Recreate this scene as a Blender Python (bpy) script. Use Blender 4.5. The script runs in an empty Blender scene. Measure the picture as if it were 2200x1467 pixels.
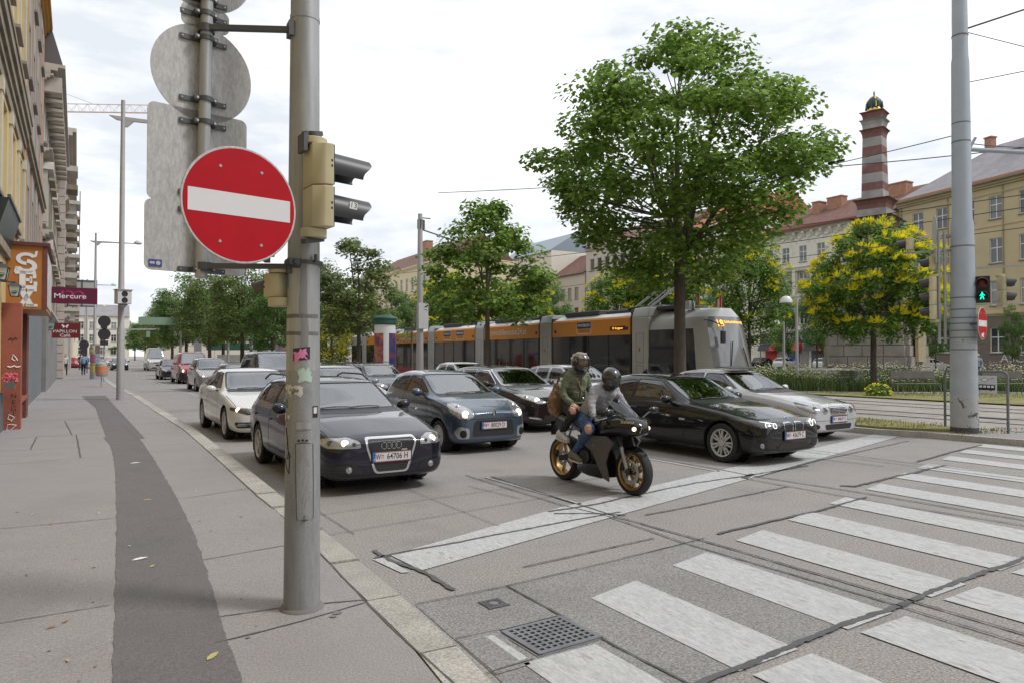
import bpy, bmesh, math, random
import numpy as np
from mathutils import Vector, Matrix, noise
from mathutils.bvhtree import BVHTree
R = math.radians; PI = math.pi; rnd = random.Random(7)
SC = bpy.context.scene
COL = SC.collection

# ---------------------------------------------------------------- camera, sky, sun, exposure
cam_d = bpy.data.cameras.new('camera'); cam = bpy.data.objects.new('camera', cam_d); COL.objects.link(cam)
cam_d.sensor_width = 36.0; cam_d.lens = 36.0 * 1530 / 2200; cam_d.clip_end = 3000; cam_d.clip_start = 0.05
cam.location = (0, 0, 1.77); cam.rotation_euler = (R(90 + 1.07), 0, R(-29.34))
SC.camera = cam
SUN_EL, SUN_AZ = R(52), R(128)          # azimuth clockwise from +Y
sun_d = bpy.data.lights.new('sun', 'SUN'); sun = bpy.data.objects.new('sun', sun_d); COL.objects.link(sun)
sun_d.energy = 1.5; sun_d.angle = R(12); sun_d.color = (1, .98, .955)
sdir = Vector((math.sin(SUN_AZ) * math.cos(SUN_EL), math.cos(SUN_AZ) * math.cos(SUN_EL), math.sin(SUN_EL)))
sun.rotation_euler = sdir.to_track_quat('Z', 'Y').to_euler(); sun.location = (20, -20, 60)
W = bpy.data.worlds.new('World'); SC.world = W; W.use_nodes = True
nt = W.node_tree; N = nt.nodes; LK = nt.links
bg = N['Background']; bg.inputs['Strength'].default_value = 0.1
sky = N.new('ShaderNodeTexSky'); sky.sky_type = 'NISHITA'; sky.sun_disc = False
sky.sun_elevation = SUN_EL; sky.sun_rotation = SUN_AZ
tc = N.new('ShaderNodeTexCoord'); mp = N.new('ShaderNodeMapping'); mp.inputs['Scale'].default_value = (1.3, 1.3, 4.5)
n1 = N.new('ShaderNodeTexNoise'); n1.inputs['Scale'].default_value = 2.2; n1.inputs['Detail'].default_value = 9; n1.inputs['Roughness'].default_value = .58
cr = N.new('ShaderNodeValToRGB')
cr.color_ramp.elements[0].position = .38; cr.color_ramp.elements[0].color = (6.5, 6.8, 7.25, 1)
cr.color_ramp.elements[1].position = .6; cr.color_ramp.elements[1].color = (10.2, 10.3, 10.4, 1)
mx = N.new('ShaderNodeMix'); mx.data_type = 'RGBA'; mx.inputs['Factor'].default_value = .93
LK.new(tc.outputs['Generated'], mp.inputs['Vector']); LK.new(mp.outputs['Vector'], n1.inputs['Vector'])
LK.new(n1.outputs['Fac'], cr.inputs['Fac']); LK.new(sky.outputs['Color'], mx.inputs[6]); LK.new(cr.outputs['Color'], mx.inputs[7])
LK.new(mx.outputs[2], bg.inputs['Color'])
SC.view_settings.view_transform = 'Standard'; SC.view_settings.look = 'None'
SC.view_settings.exposure = 0.42; SC.view_settings.gamma = 1
SC.render.engine = 'CYCLES'
SC.cycles.max_bounces = 6; SC.cycles.transparent_max_bounces = 10; SC.cycles.diffuse_bounces = 3; SC.cycles.glossy_bounces = 3

# ---------------------------------------------------------------- materials
MATS = {}
def mat(name, col=(.5, .5, .5), rough=.6, metal=0., var=0., vscale=3., bump=0., bscale=40., coat=0., spec=.5, emit=None, estr=1., island=0., trans=0., speck=0., sscale=120., stretch=None, col2=None, v2=(.45, .6)):
    if name in MATS: return MATS[name]
    m = bpy.data.materials.new(name); m.use_nodes = True; t = m.node_tree; n = t.nodes; l = t.links
    b = n['Principled BSDF']; b.inputs['Roughness'].default_value = rough; b.inputs['Metallic'].default_value = metal
    b.inputs['Specular IOR Level'].default_value = spec; b.inputs['Coat Weight'].default_value = coat; b.inputs['Coat Roughness'].default_value = .03
    col = tuple(col) + (1,) if len(col) == 3 else col
    b.inputs['Base Color'].default_value = col
    cur = None
    tcn = None
    def coords():
        nonlocal tcn
        if tcn is None:
            q = n.new('ShaderNodeTexCoord'); tcn = q.outputs['Object']
            if stretch:
                k = n.new('ShaderNodeMapping'); k.inputs['Scale'].default_value = stretch; l.new(tcn, k.inputs['Vector']); tcn = k.outputs['Vector']
        return tcn
    def noise_tex(scale, det=5, ro=.6):
        q = n.new('ShaderNodeTexNoise'); q.inputs['Scale'].default_value = scale; q.inputs['Detail'].default_value = det; q.inputs['Roughness'].default_value = ro
        l.new(coords(), q.inputs['Vector']); return q.outputs['Fac']
    def mul(fac_socket, lo, hi, a=.3, z=.7):
        nonlocal cur
        mr = n.new('ShaderNodeMapRange'); mr.inputs['From Min'].default_value = a; mr.inputs['From Max'].default_value = z
        mr.inputs['To Min'].default_value = lo; mr.inputs['To Max'].default_value = hi; l.new(fac_socket, mr.inputs['Value'])
        k = n.new('ShaderNodeVectorMath'); k.operation = 'SCALE'
        if cur is None: k.inputs[0].default_value = col[:3]
        else: l.new(cur, k.inputs[0])
        l.new(mr.outputs[0], k.inputs['Scale']); cur = k.outputs[0]
    if col2:
        mr = n.new('ShaderNodeMapRange'); mr.inputs['From Min'].default_value = v2[0]; mr.inputs['From Max'].default_value = v2[1]
        l.new(noise_tex(vscale, 7, .65), mr.inputs['Value'])
        k = n.new('ShaderNodeMix'); k.data_type = 'RGBA'; k.inputs[6].default_value = col; k.inputs[7].default_value = tuple(col2) + (1,)
        l.new(mr.outputs[0], k.inputs['Factor']); cur = k.outputs[2]
    if var: mul(noise_tex(vscale), 1 - var, 1 + var)
    if speck: mul(noise_tex(sscale, 2, .8), 1 - speck, 1 + speck, .35, .65)
    if island:
        g = n.new('ShaderNodeNewGeometry'); mul(g.outputs['Random Per Island'], 1 - island, 1 + island, 0, 1)
    if cur is not None: l.new(cur, b.inputs['Base Color'])
    if bump:
        bp = n.new('ShaderNodeBump'); bp.inputs['Strength'].default_value = bump; bp.inputs['Distance'].default_value = .01
        l.new(noise_tex(bscale, 4), bp.inputs['Height']); l.new(bp.outputs[0], b.inputs['Normal'])
    if emit:
        b.inputs['Emission Color'].default_value = tuple(emit) + (1,); b.inputs['Emission Strength'].default_value = estr
    if trans:
        tr = n.new('ShaderNodeBsdfTranslucent'); ms = n.new('ShaderNodeMixShader'); ms.inputs[0].default_value = trans
        if cur is not None: l.new(cur, tr.inputs['Color'])
        else: tr.inputs['Color'].default_value = col
        l.new(b.outputs[0], ms.inputs[1]); l.new(tr.outputs[0], ms.inputs[2]); l.new(ms.outputs[0], n['Material Output'].inputs['Surface'])
    MATS[name] = m; return m
def glass(name, tint=(.5, .55, .55), clear=.55, rough=.01, ior=1.9):
    if name in MATS: return MATS[name]
    m = bpy.data.materials.new(name); m.use_nodes = True; t = m.node_tree; n = t.nodes; l = t.links
    n.remove(n['Principled BSDF'])
    tr = n.new('ShaderNodeBsdfTransparent'); tr.inputs[0].default_value = tuple(c * clear for c in tint) + (1,)
    gl = n.new('ShaderNodeBsdfGlossy'); gl.inputs['Roughness'].default_value = rough; gl.inputs[0].default_value = (.95, .97, 1, 1)
    fr = n.new('ShaderNodeFresnel'); fr.inputs[0].default_value = ior
    ms = n.new('ShaderNodeMixShader'); l.new(fr.outputs[0], ms.inputs[0]); l.new(tr.outputs[0], ms.inputs[1]); l.new(gl.outputs[0], ms.inputs[2])
    l.new(ms.outputs[0], n['Material Output'].inputs['Surface']); MATS[name] = m; return m

# ---------------------------------------------------------------- mesh builder and object helpers
class MB:
    def __init__(s): s.v = []; s.f = []; s.m = []; s.M = Matrix()
    def add(s, vs, fs, m=0):
        o = len(s.v); s.v += [s.M @ Vector(v) for v in vs]
        s.f += [[i + o for i in f] for f in fs]; s.m += [m] * len(fs)
    def box(s, c, d, m=0, rz=0., rot=None):
        A = rot if rot is not None else Matrix.Rotation(rz, 3, 'Z')
        c = Vector(c); x, y, z = d[0] / 2, d[1] / 2, d[2] / 2
        vs = [c + A @ Vector(p) for p in ((-x, -y, -z), (x, -y, -z), (x, y, -z), (-x, y, -z), (-x, -y, z), (x, -y, z), (x, y, z), (-x, y, z))]
        s.add(vs, [(0, 3, 2, 1), (4, 5, 6, 7), (0, 1, 5, 4), (1, 2, 6, 5), (2, 3, 7, 6), (3, 0, 4, 7)], m)
    def bb(s, x0, x1, y0, y1, z0, z1, m=0): s.box(((x0 + x1) / 2, (y0 + y1) / 2, (z0 + z1) / 2), (x1 - x0, y1 - y0, z1 - z0), m)
    def bar(s, a, b, w, h, m=0):
        a, b = Vector(a), Vector(b); d = b - a; L = d.length
        if L < 1e-6: return
        q = d.to_track_quat('X', 'Z').to_matrix(); s.box((a + b) / 2, (L, w, h), m, rot=q)
    def tube(s, pts, r, n=8, m=0, caps=True):
        pts = [Vector(p) for p in pts]; k = len(pts); rs = r if isinstance(r, (list, tuple)) else [r] * k
        vs = []; fs = []; ref = None
        for i, p in enumerate(pts):
            t = (pts[min(i + 1, k - 1)] - pts[max(i - 1, 0)]).normalized()
            if ref is None: ref = t.orthogonal().normalized()
            ref = (ref - t * ref.dot(t))
            ref = ref.normalized() if ref.length > 1e-5 else t.orthogonal().normalized()
            b = t.cross(ref)
            for j in range(n):
                a = 2 * PI * j / n; vs.append(p + (ref * math.cos(a) + b * math.sin(a)) * rs[i])
        for i in range(k - 1):
            for j in range(n): fs.append((i * n + j, i * n + (j + 1) % n, (i + 1) * n + (j + 1) % n, (i + 1) * n + j))
        if caps: fs.append(tuple(range(n - 1, -1, -1))); fs.append(tuple((k - 1) * n + j for j in range(n)))
        s.add(vs, fs, m)
    def cyl(s, a, b, r0, r1=None, n=16, m=0, caps=True): s.tube([a, b], [r0, r0 if r1 is None else r1], n, m, caps)
    def lathe(s, prof, n=24, m=0, A=None, closed=False, caps=True):
        A = A or Matrix(); vs = []; fs = []; k = len(prof)
        for (r, z) in prof:
            for j in range(n): a = 2 * PI * j / n; vs.append(A @ Vector((r * math.cos(a), r * math.sin(a), z)))
        for i in range(k - 1 + (1 if closed else 0)):
            for j in range(n):
                i2 = (i + 1) % k; fs.append((i * n + j, i * n + (j + 1) % n, i2 * n + (j + 1) % n, i2 * n + j))
        if not closed and caps:
            if prof[0][0] > 1e-4: fs.append(tuple(range(n - 1, -1, -1)))
            if prof[-1][0] > 1e-4: fs.append(tuple((k - 1) * n + j for j in range(n)))
        s.add(vs, fs, m)
    def prism(s, poly, z0, z1, m=0, A=None):
        A = A or Matrix(); n = len(poly)
        vs = [A @ Vector((x, y, z0)) for x, y in poly] + [A @ Vector((x, y, z1)) for x, y in poly]
        s.add(vs, [tuple(range(n - 1, -1, -1)), tuple(range(n, 2 * n))] + [(i, (i + 1) % n, n + (i + 1) % n, n + i) for i in range(n)], m)
    def ball(s, c, r, n=12, m=0, A=None):
        r = (r, r, r) if not isinstance(r, (tuple, list)) else r; A = A or Matrix.Identity(3); c = Vector(c)
        k = max(4, n // 2); vs = []; fs = []
        for i in range(k + 1):
            th = PI * i / k
            for j in range(n):
                a = 2 * PI * j / n; vs.append(c + A @ Vector((r[0] * math.sin(th) * math.cos(a), r[1] * math.sin(th) * math.sin(a), r[2] * math.cos(th))))
        for i in range(k):
            for j in range(n): fs.append((i * n + j, (i + 1) * n + j, (i + 1) * n + (j + 1) % n, i * n + (j + 1) % n))
        s.add(vs, fs, m)
    def torus(s, c, A, Rr, r, n=28, k=8, m=0):
        pr = [(Rr + r * math.cos(2 * PI * i / k), r * math.sin(2 * PI * i / k)) for i in range(k)]
        s.lathe(pr, n, m, Matrix.Translation(c) @ A.to_4x4(), closed=True)
    def sheet(s, pts, z=None, m=0):
        s.add([(p[0], p[1], z if z is not None else p[2]) for p in pts], [tuple(range(len(pts)))], m)
    def ribbon(s, pts, w, z=0., m=0, jit=0., seg=0.):
        P = [Vector((p[0], p[1], 0)) for p in pts]
        if seg:
            Q = [P[0]]
            for a, b in zip(P, P[1:]):
                k = max(1, int((b - a).length / seg)); Q += [a.lerp(b, (i + 1) / k) for i in range(k)]
            P = Q
        vs = []; 
        for i, p in enumerate(P):
            t = (P[min(i + 1, len(P) - 1)] - P[max(i - 1, 0)]).normalized(); nn = Vector((-t.y, t.x, 0))
            k = jit and noise.noise((p.x * 2.3, p.y * 2.3, w * 50)) * .9; f1, f2 = (noise.noise((p.x * 11, p.y * 11, q_)) + .6 * noise.noise((p.x * 31, p.y * 31, q_)) for q_ in (3, 9)) if jit else (0, 0)
            a = w * (.5 + jit * (k + f1 * .8)); b = w * (.5 + jit * (-k + f2 * .8)); a, b = (a, b) if a + b > .004 else (.002, .002)
            zz = z(p.y) if callable(z) else z
            vs += [p + nn * a + Vector((0, 0, zz)), p - nn * b + Vector((0, 0, zz))]
        s.add(vs, [(2 * i, 2 * i + 1, 2 * i + 3, 2 * i + 2) for i in range(len(P) - 1)], m)
    def text(s, txt, size, A, m=0, bold=0., sx=1., ext=0.):
        key = (txt, bold)
        if key not in TXT:
            cu = bpy.data.curves.new('t', 'FONT'); cu.body = txt; cu.size = 1; cu.align_x = 'CENTER'; cu.align_y = 'CENTER'; cu.offset = bold; cu.resolution_u = 3
            o = bpy.data.objects.new('t', cu); COL.objects.link(o); dg = bpy.context.evaluated_depsgraph_get(); me = o.evaluated_get(dg).to_mesh()
            TXT[key] = ([v.co.copy() for v in me.vertices], [tuple(p.vertices) for p in me.polygons])
            o.evaluated_get(dg).to_mesh_clear(); bpy.data.objects.remove(o); bpy.data.curves.remove(cu)
        vs, fs = TXT[key]
        s.add([A @ Vector((v.x * size * sx, v.y * size, 0)) for v in vs], fs, m)
    def build(s, name, mats, parent=None, smooth=35, bevel=0., bseg=1, weld=False, flip=False):
        me = bpy.data.meshes.new(name); me.from_pydata([tuple(v) for v in s.v], [], s.f)
        mats = mats if isinstance(mats, (list, tuple)) else [mats]
        for m in mats: me.materials.append(m)
        if len(mats) > 1: me.polygons.foreach_set('material_index', s.m)
        return link_mesh(name, me, parent, smooth, bevel, bseg, weld)
TXT = {}
def link_mesh(name, me, parent=None, smooth=35, bevel=0., bseg=1, weld=False):
    if bevel or weld:
        b = bmesh.new(); b.from_mesh(me)
        if weld: bmesh.ops.remove_doubles(b, verts=b.verts, dist=1e-4)
        if bevel:
            es = [e for e in b.edges if len(e.link_faces) == 2 and e.calc_face_angle(0) > R(30)]
            bmesh.ops.bevel(b, geom=es, offset=bevel, segments=bseg, affect='EDGES', profile=.6, clamp_overlap=True)
        b.to_mesh(me); b.free()
    if smooth:
        me.shade_smooth(); me.set_sharp_from_angle(angle=R(smooth))
    o = bpy.data.objects.new(name, me); COL.objects.link(o)
    if parent is not None: o.parent = parent
    return o
def tag(o, label=None, cat=None, group=None, kind=None):
    if label: o['label'] = label
    if cat: o['category'] = cat
    if group: o['group'] = group
    if kind: o['kind'] = kind
    return o
def thing(name, label, cat, loc=(0, 0, 0), rz=0., group=None):
    o = bpy.data.objects.new(name, None); COL.objects.link(o); o.location = loc; o.rotation_euler = (0, 0, rz); o.empty_display_size = .2
    return tag(o, label, cat, group)
def copy_tree(o, parent=None):
    kids = list(o.children); c = o.copy(); COL.objects.link(c)
    if parent is not None: c.parent = parent
    for k in kids: copy_tree(k, c)
    return c
def Tm(loc, rz=0., rx=0.): return Matrix.Translation(loc) @ Matrix.Rotation(rz, 4, 'Z') @ Matrix.Rotation(rx, 4, 'X')
def smoothstep(a, b, x):
    t = min(max((x - a) / (b - a), 0), 1); return t * t * (3 - 2 * t)
def rrect(w, h, r, n=4, cx=0, cy=0):
    pts = []
    for (sx, sy, a0) in ((1, 1, 0), (-1, 1, 90), (-1, -1, 180), (1, -1, 270)):
        for i in range(n + 1):
            a = R(a0 + 90 * i / n); pts.append((cx + sx * (w / 2 - r) + r * math.cos(a), cy + sy * (h / 2 - r) + r * math.sin(a)))
    return pts
def circ(r, n=32, cx=0, cy=0): return [(cx + r * math.cos(2 * PI * i / n), cy + r * math.sin(2 * PI * i / n)) for i in range(n)]
# ---------------------------------------------------------------- ground, road, pavement, markings
M_road = mat('road_concrete', (.272, .255, .241), .85, var=.12, vscale=.5, col2=(.175, .166, .16), v2=(.52, .74), speck=.42, sscale=58, bump=.6, bscale=60)
M_slab = mat('asphalt_slab', (.225, .218, .212), .85, var=.12, vscale=1.2, speck=.4, sscale=60, bump=.5, bscale=60)
M_pave = mat('pavement_asphalt', (.275, .256, .251), .9, var=.08, vscale=.9, col2=(.235, .22, .216), v2=(.55, .72), speck=.2, sscale=75, bump=.35, bscale=80)
M_patch = mat('dark_asphalt', (.145, .135, .134), .9, var=.12, vscale=1.1, col2=(.105, .1, .1), v2=(.5, .7), speck=.24, sscale=75, bump=.4, bscale=80)
M_tar = mat('tar', (.09, .09, .094), .75, var=.25, vscale=4)
M_paint = mat('road_paint', (.43, .435, .435), .75, var=.12, vscale=11, speck=.16, sscale=60, col2=(.27, .26, .25), v2=(.585, .66), stretch=(1, .3, 1))
M_kerb = mat('granite', (.37, .35, .315), .8, var=.14, vscale=3, speck=.3, sscale=60, island=.12, bump=.2, bscale=60)
M_grass = mat('dry_grass', (.19, .18, .06), .95, var=.35, vscale=1.5, speck=.3, sscale=40, bump=.5, bscale=30)
M_soil = mat('meadow_soil', (.07, .085, .03), .95, var=.3, vscale=1.2, speck=.3, sscale=30)
M_conc = mat('track_concrete', (.30, .275, .25), .85, var=.16, vscale=.7, speck=.15, sscale=70)
M_rail = mat('rail_steel', (.10, .10, .105), .4, metal=.8)
def st(mb, name, m, **k): return tag(mb.build(name, m, smooth=0, **k), kind='structure')

b = MB(); b.sheet([(-500, -400), (900, -400), (900, 1000), (-500, 1000)], -.03); st(b, 'ground', mat('far_ground', (.2, .19, .18), .9, var=.1, vscale=.1))
b = MB(); b.sheet([(-40, -60), (90, -60), (90, 12), (40, 700), (-40, 700)], 0); st(b, 'road', M_road)
def hz(Y): return .04 + .08 * smoothstep(4, 9, Y)
KO = [(1.40, -3), (1.52, 0), (1.70, 2.2), (1.84, 4.21), (1.83, 5.13), (1.83, 6.61), (1.76, 8.77), (1.73, 12.35), (1.66, 17.44), (1.36, 23.82), (1.0, 32.4), (.2, 45.2), (-.35, 58.8), (-1.9, 100), (-4.4, 165), (-9, 300)]
KI = [(x - .26, y) for x, y in KO]
def interp(T, y):
    for (x0, y0), (x1, y1) in zip(T, T[1:]):
        if y <= y1: return x0 + (x1 - x0) * (y - y0) / (y1 - y0)
    return T[-1][0]
ys = [-3 + .5 * i for i in range(40)] + [18, 24, 32, 45, 58, 100, 165, 300]
b = MB(); vs = []; fs = []
for i, y in enumerate(ys):
    vs += [(-14, y, hz(y)), (interp(KI, y), y, hz(y))]
    if i: fs.append((2 * i - 2, 2 * i - 1, 2 * i + 1, 2 * i))
b.add(vs, fs); st(b, 'pavement', M_pave)
b = MB(); y = -3.
while y < 165:
    L = rnd.uniform(.75, 1.15) if y < 40 else 4; y2 = y + L - .012
    xo, xo2 = interp(KO, y), interp(KO, y2); g = rnd.uniform(-.006, .006)
    z, z2 = hz(y) + .004 + g * .4, hz(y2) + .004 + g * .4
    xi, xi2 = xo - .25 + g, xo2 - .25 - g
    b.add([(xi, y, -.02), (xo, y, -.02), (xo2, y2, -.02), (xi2, y2, -.02), (xi, y, z), (xo - .012, y, z), (xo2 - .012, y2, z), (xi2, y2, z), (xo, y, z - .014), (xo2, y2, z - .014)],
          [(4, 5, 6, 7), (5, 8, 9, 6), (8, 1, 2, 9), (0, 4, 7, 3), (0, 1, 8, 5, 4), (2, 3, 7, 6, 9)])
    y += L
st(b, 'kerb', M_kerb)
# dark repair strip along the pavement
PL = [(.03, -1), (.02, 2), (.02, 4.33), (.04, 6.13), (.06, 8.13), (.06, 11.68), (.04, 13.3), (-.01, 15.05), (-.13, 16.38), (-.08, 16.54), (-.23, 20.43), (-.42, 25.69), (-1.05, 33.54)]
PR = [(.55, -1), (.58, 2), (.62, 4.), (.63, 4.83), (.66, 5.69), (.69, 7.22), (.67, 9.38), (.6, 12.69), (.52, 15.32), (.48, 15.77), (.59, 15.89), (.48, 18.34), (.23, 23.85), (-.14, 31.95), (-.2, 33.54)]
b = MB(); vs = []; fs = []; y = -1.; i = 0
while y < 33.5:
    j1, j2 = (.012 * noise.noise((y * 4, q_, 0)) + .008 * noise.noise((y * 17, q_, 0)) + .005 * noise.noise((y * 41, q_, 0)) for q_ in (0, 7))
    vs += [(interp(PL, y) + j1, y, hz(y) + .004), (interp(PR, y) + j2, y, hz(y) + .004)]
    if i: fs.append((2 * i - 2, 2 * i - 1, 2 * i + 1, 2 * i))
    i += 1; y += .03
b.add(vs, fs); st(b, 'pavement_patch', M_patch)
# pavement joints, stains
b = MB(); hz5 = lambda y: hz(y) + .005
for pts, w in (([(.66, 6.4), (1.5, 6.55)], .012), ([(.55, 4.62), (1.1, 4.72), (1.55, 4.85)], .02), ([(.62, 5.05), (1.1, 5.02), (1.58, 4.9)], .016), ([(.67, 9.0), (1.5, 9.3)], .014), ([(.58, 14.4), (1.45, 14.75)], .016), ([(.5, 16.6), (1.42, 16.9)], .016), ([(.45, 19.2), (1.3, 19.5)], .016), ([(.52, 14.9), (.25, 19.1)], .02),
               ([(-2.1, 8.35), (.06, 8.3)], .012), ([(-2.1, 13.05), (-.12, 13.4)], .014), ([(-2.1, 14.9), (-.2, 15.0)], .014), ([(-1.9, 17.2), (-.1, 17.4)], .02), ([(-.42, 13.4), (-.62, 17.3)], .03), ([(-1.22, 15), (-1.3, 17.2)], .03), ([(-.7, 17.3), (-1.0, 21.0)], .03), ([(-2., 21.5), (-.3, 21.4)], .025), ([(-2, 25.4), (-.5, 25.6)], .03), ([(-2.2, 31), (.8, 31.2)], .04), ([(-2.4, 36), (.6, 36)], .06), ([(-2.1, 5.5), (.0, 5.62)], .01),
               ([(1.56, -2), (1.59, 3.4), (1.56, 4.3), (1.57, 5.32), (1.575, 7), (1.5, 8.8), (1.47, 12.3), (1.40, 17.4), (1.1, 23.8)], .016)):
    b.ribbon(pts, w * .75, hz5, jit=.5, seg=.06)
st(b, 'pavement_joints', mat('joint', (.10, .096, .094), .9))
b = MB()
for (x, y, r) in [(1.33, 4.75, .03), (1.29, 4.70, .022)] + [(rnd.uniform(-2, 1.4), rnd.uniform(3, 14), rnd.uniform(.006, .014)) for _ in range(90)]:
    b.sheet([(x + r * (1 + .3 * rnd.uniform(-1, 1)) * math.cos(a) * 1.3, y + r * math.sin(a)) for a in [k * PI / 4 for k in range(8)]], hz5(y) + .001)
st(b, 'pavement_stains', mat('stain', (.185, .172, .17), .9))
# road slab, joints and tar
b = MB(); b.sheet([(1.89, 4.76), (2.65, 4.79), (3.67, 4.91), (4.85, 5.1), (4.98, 3.04), (4.18, 3.02), (3.15, 2.91), (2.81, 2.87), (2.2, 2.75), (1.8, 2.7), (1.86, 3.5)][::-1], .004); st(b, 'road_patch', M_slab)
b = MB(); b.sheet([(1.87, 3.5), (2.1, 3.52), (2.19, 4.05), (1.88, 4.05)], .008)
for (x0, x1, y) in ((1.6, 5.2, 24.4), (1.1, 10, 38.2)): b.sheet([(x0, y), (x1, y + .3), (x1, y + 2.0), (x0, y + 1.2)], .004)
for o in (st(b, 'road_patch_small', M_road),): o.data.materials[0] = M_slab
b = MB()
def tar(pts, w, z=.012, j=.8): b.ribbon(pts, w * .8, z, jit=j * .6, seg=.03)
tar([(2.01, 6.02), (2.47, 6.08), (3.36, 6.2), (4.1, 6.3), (4.79, 6.4), (5.0, 6.4)], .045)
tar([(2.08, 6.25), (2.1, 5.9), (2.22, 5.44), (2.26, 4.9)], .05)
tar([(4.3, 6.82), (4.91, 6.86), (5.9, 7.1), (7.0, 7.34), (8.09, 7.41), (9.72, 7.63)], .055)
tar([(4.55, 9.5), (4.63, 7.02), (4.75, 6.32), (4.7, 5.05), (4.84, 3.09), (4.9, 1.2)], .022)
tar([(4.82, 9.2), (4.82, 7.04), (4.82, 6.25), (4.91, 5.1), (4.97, 3.95), (5.02, 3.04), (5.1, 1.2)], .032)
tar([(2.3, 2.8), (2.81, 2.87), (3.15, 2.91), (3.61, 2.95), (4.18, 3.02), (5.07, 3.09), (6.37, 3.2), (7.2, 3.26), (9.5, 3.5)], .06)
tar([(5.22, 5.16), (6.11, 5.27), (7.0, 5.36), (8.2, 5.58)], .05); tar([(8.6, 6.25), (8.71, 6.11), (9.59, 6.26), (11.64, 6.56)], .07); tar([(11.6, 7.0), (13.3, 7.4), (14.9, 7.7)], .06)
tar([(5.15, 6.16), (5.99, 6.25), (7.92, 6.55)], .03); tar([(8.1, 9.6), (8.19, 8.13), (8.16, 7.47), (8.4, 5.77), (8.51, 3.98), (8.6, 2.5)], .035)
tar([(7.91, 7.3), (8.01, 5.39), (8.25, 3.86), (8.4, 2.4)], .028); tar([(3.0, 5.15), (4.57, 5.34)], .022); tar([(11.3, 9.5), (11.4, 7), (11.6, 4), (11.7, 3)], .03); tar([(11.0, 9.5), (11.12, 7), (11.3, 4)], .025)
tar([(8.2, 7.3), (10.3, 7.9), (14.3, 8.8)], .03); tar([(9.9, 8.6), (10.5, 8.0), (10.7, 7.0)], .03)
tar([(1.9, 4.76), (2.65, 4.79), (3.67, 4.91), (5.0, 5.1)], .018); tar([(2.65, 4.79), (2.67, 4.09), (2.68, 3.5), (2.72, 2.85)], .02); tar([(1.88, 4.06), (2.2, 4.05)], .012); tar([(1.83, 3.54), (2.15, 3.57)], .012)
tar([(1.85, 7.0), (3.0, 7.2), (4.6, 7.5), (6.2, 7.75)], .012, j=.5); tar([(1.85, 7.9), (4.6, 8.3)], .012); tar([(3.4, 9.2), (3.5, 6.5)], .01); tar([(4.2, 8.7), (4.4, 7.6)], .014); tar([(2.05, 8.3), (2.1, 6.9)], .012); tar([(5.3, 8.2), (6.6, 8.4)], .02); tar([(6.2, 8.8), (6.25, 7.8)], .012); tar([(1.9, 13.5), (14, 15)], .015)
tar([(4.3, 6.7), (4.7, 6.5), (4.95, 6.25)], .05); tar([(7.9, 7.25), (8.3, 7.5)], .1)
st(b, 'tar_joints', M_tar)
b = MB()
ZL = [(1.0, 3.2), (2.07, 3.55), (3.05, 4.26), (4.12, 4.58), (5.2, 4.9), (6.33, 5.23), (7.46, 5.57), (8.67, 5.92), (9.85, 6.3), (11.0, 6.64), (12.25, 6.98), (13.4, 7.32), (14.55, 7.62)]
for x, y in ZL[1:]:
    x2 = x + .52; y2 = y + (.02 if x < 2.5 else .155); e = .13
    yc = 2.98 + (x - 3.6) * .085
    if x > 2.5: b.sheet([(x + .03 * (y - yc) / 2, yc - .06), (x2 + .04, yc - .02), (x2 + e * .2, y2), (x, y)][::1], .008)
    if x > 2.5: b.sheet([(x + .1, .2), (x2 + .12, .2), (x2 + .06, yc - .10), (x + .05, yc - .13)], .008)
    else: b.sheet([(x + .1, .2), (x2 + .1, .2), (x2, y2), (x, y)], .008)
b.sheet([(2.06, 4.0), (2.11, 4.0), (2.13, 3.6), (2.07, 3.59)][::-1], .0085)
b.sheet([(1.98, 5.98), (2.06, 5.5), (2.13, 5.48), (2.09, 5.99)][::-1], .008)
b.sheet([(2.23, 5.48), (14.92, 9.38), (14.79, 9.9), (4.55, 6.95), (2.16, 6.03)], .008)
b.sheet([(4.70, 9.18), (4.83, 6.98), (4.885, 6.98), (4.755, 9.18)], .008); b.sheet([(7.95, 9.6), (8.02, 7.9), (8.08, 7.9), (8.01, 9.6)], .008); b.sheet([(11.15, 11.5), (11.2, 9.0), (11.27, 9.0), (11.22, 11.5)], .008)
for k in range(14):
    for x0 in (4.55, 7.8, 11.1):
        y = 14 + k * 9; x = x0 - .036 * (y - 9); b.sheet([(x, y), (x + .1, y), (x, y + 3), (x - .1, y + 3)], .008)
for k in range(6): y = 33 + k * 7; x = 3.2 - .036 * (y - 33); b.sheet([(x, y), (x + .1, y), (x - .05, y + 3), (x - .15, y + 3)], .012)
st(b, 'road_markings', M_paint)
# traffic island, tram track, grass
isl = [(14.91, 10.73), (14.9, 10.3), (14.94, 9.7), (15.26, 9.06), (15.4, 7.93), (15.54, 7.25), (15.9, 3), (16, -20), (24, -20), (22.5, 3), (21, 9), (20.6, 14), (20.4, 700), (-6, 700), (10.9, 120), (14.3, 25)]
b = MB(); b.prism(isl[:16], -.02, .12); st(b, 'traffic_island', mat('island_asphalt', (.27, .255, .245), .9, var=.1, vscale=1, speck=.15, sscale=80))
b = MB(); ko = [(14.3, 25), (14.86, 10.75), (14.85, 10.3), (14.89, 9.68), (15.21, 9.03), (15.35, 7.9), (15.49, 7.22), (15.85, 3), (15.95, -20)]
b.ribbon(ko, .14, .126); b.add([v for p in ko for v in ((p[0] - .07, p[1], -.02), (p[0] - .07, p[1], .126))], [(2 * i, 2 * i + 1, 2 * i + 3, 2 * i + 2) for i in range(len(ko) - 1)]); st(b, 'island_kerb', M_kerb)
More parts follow.
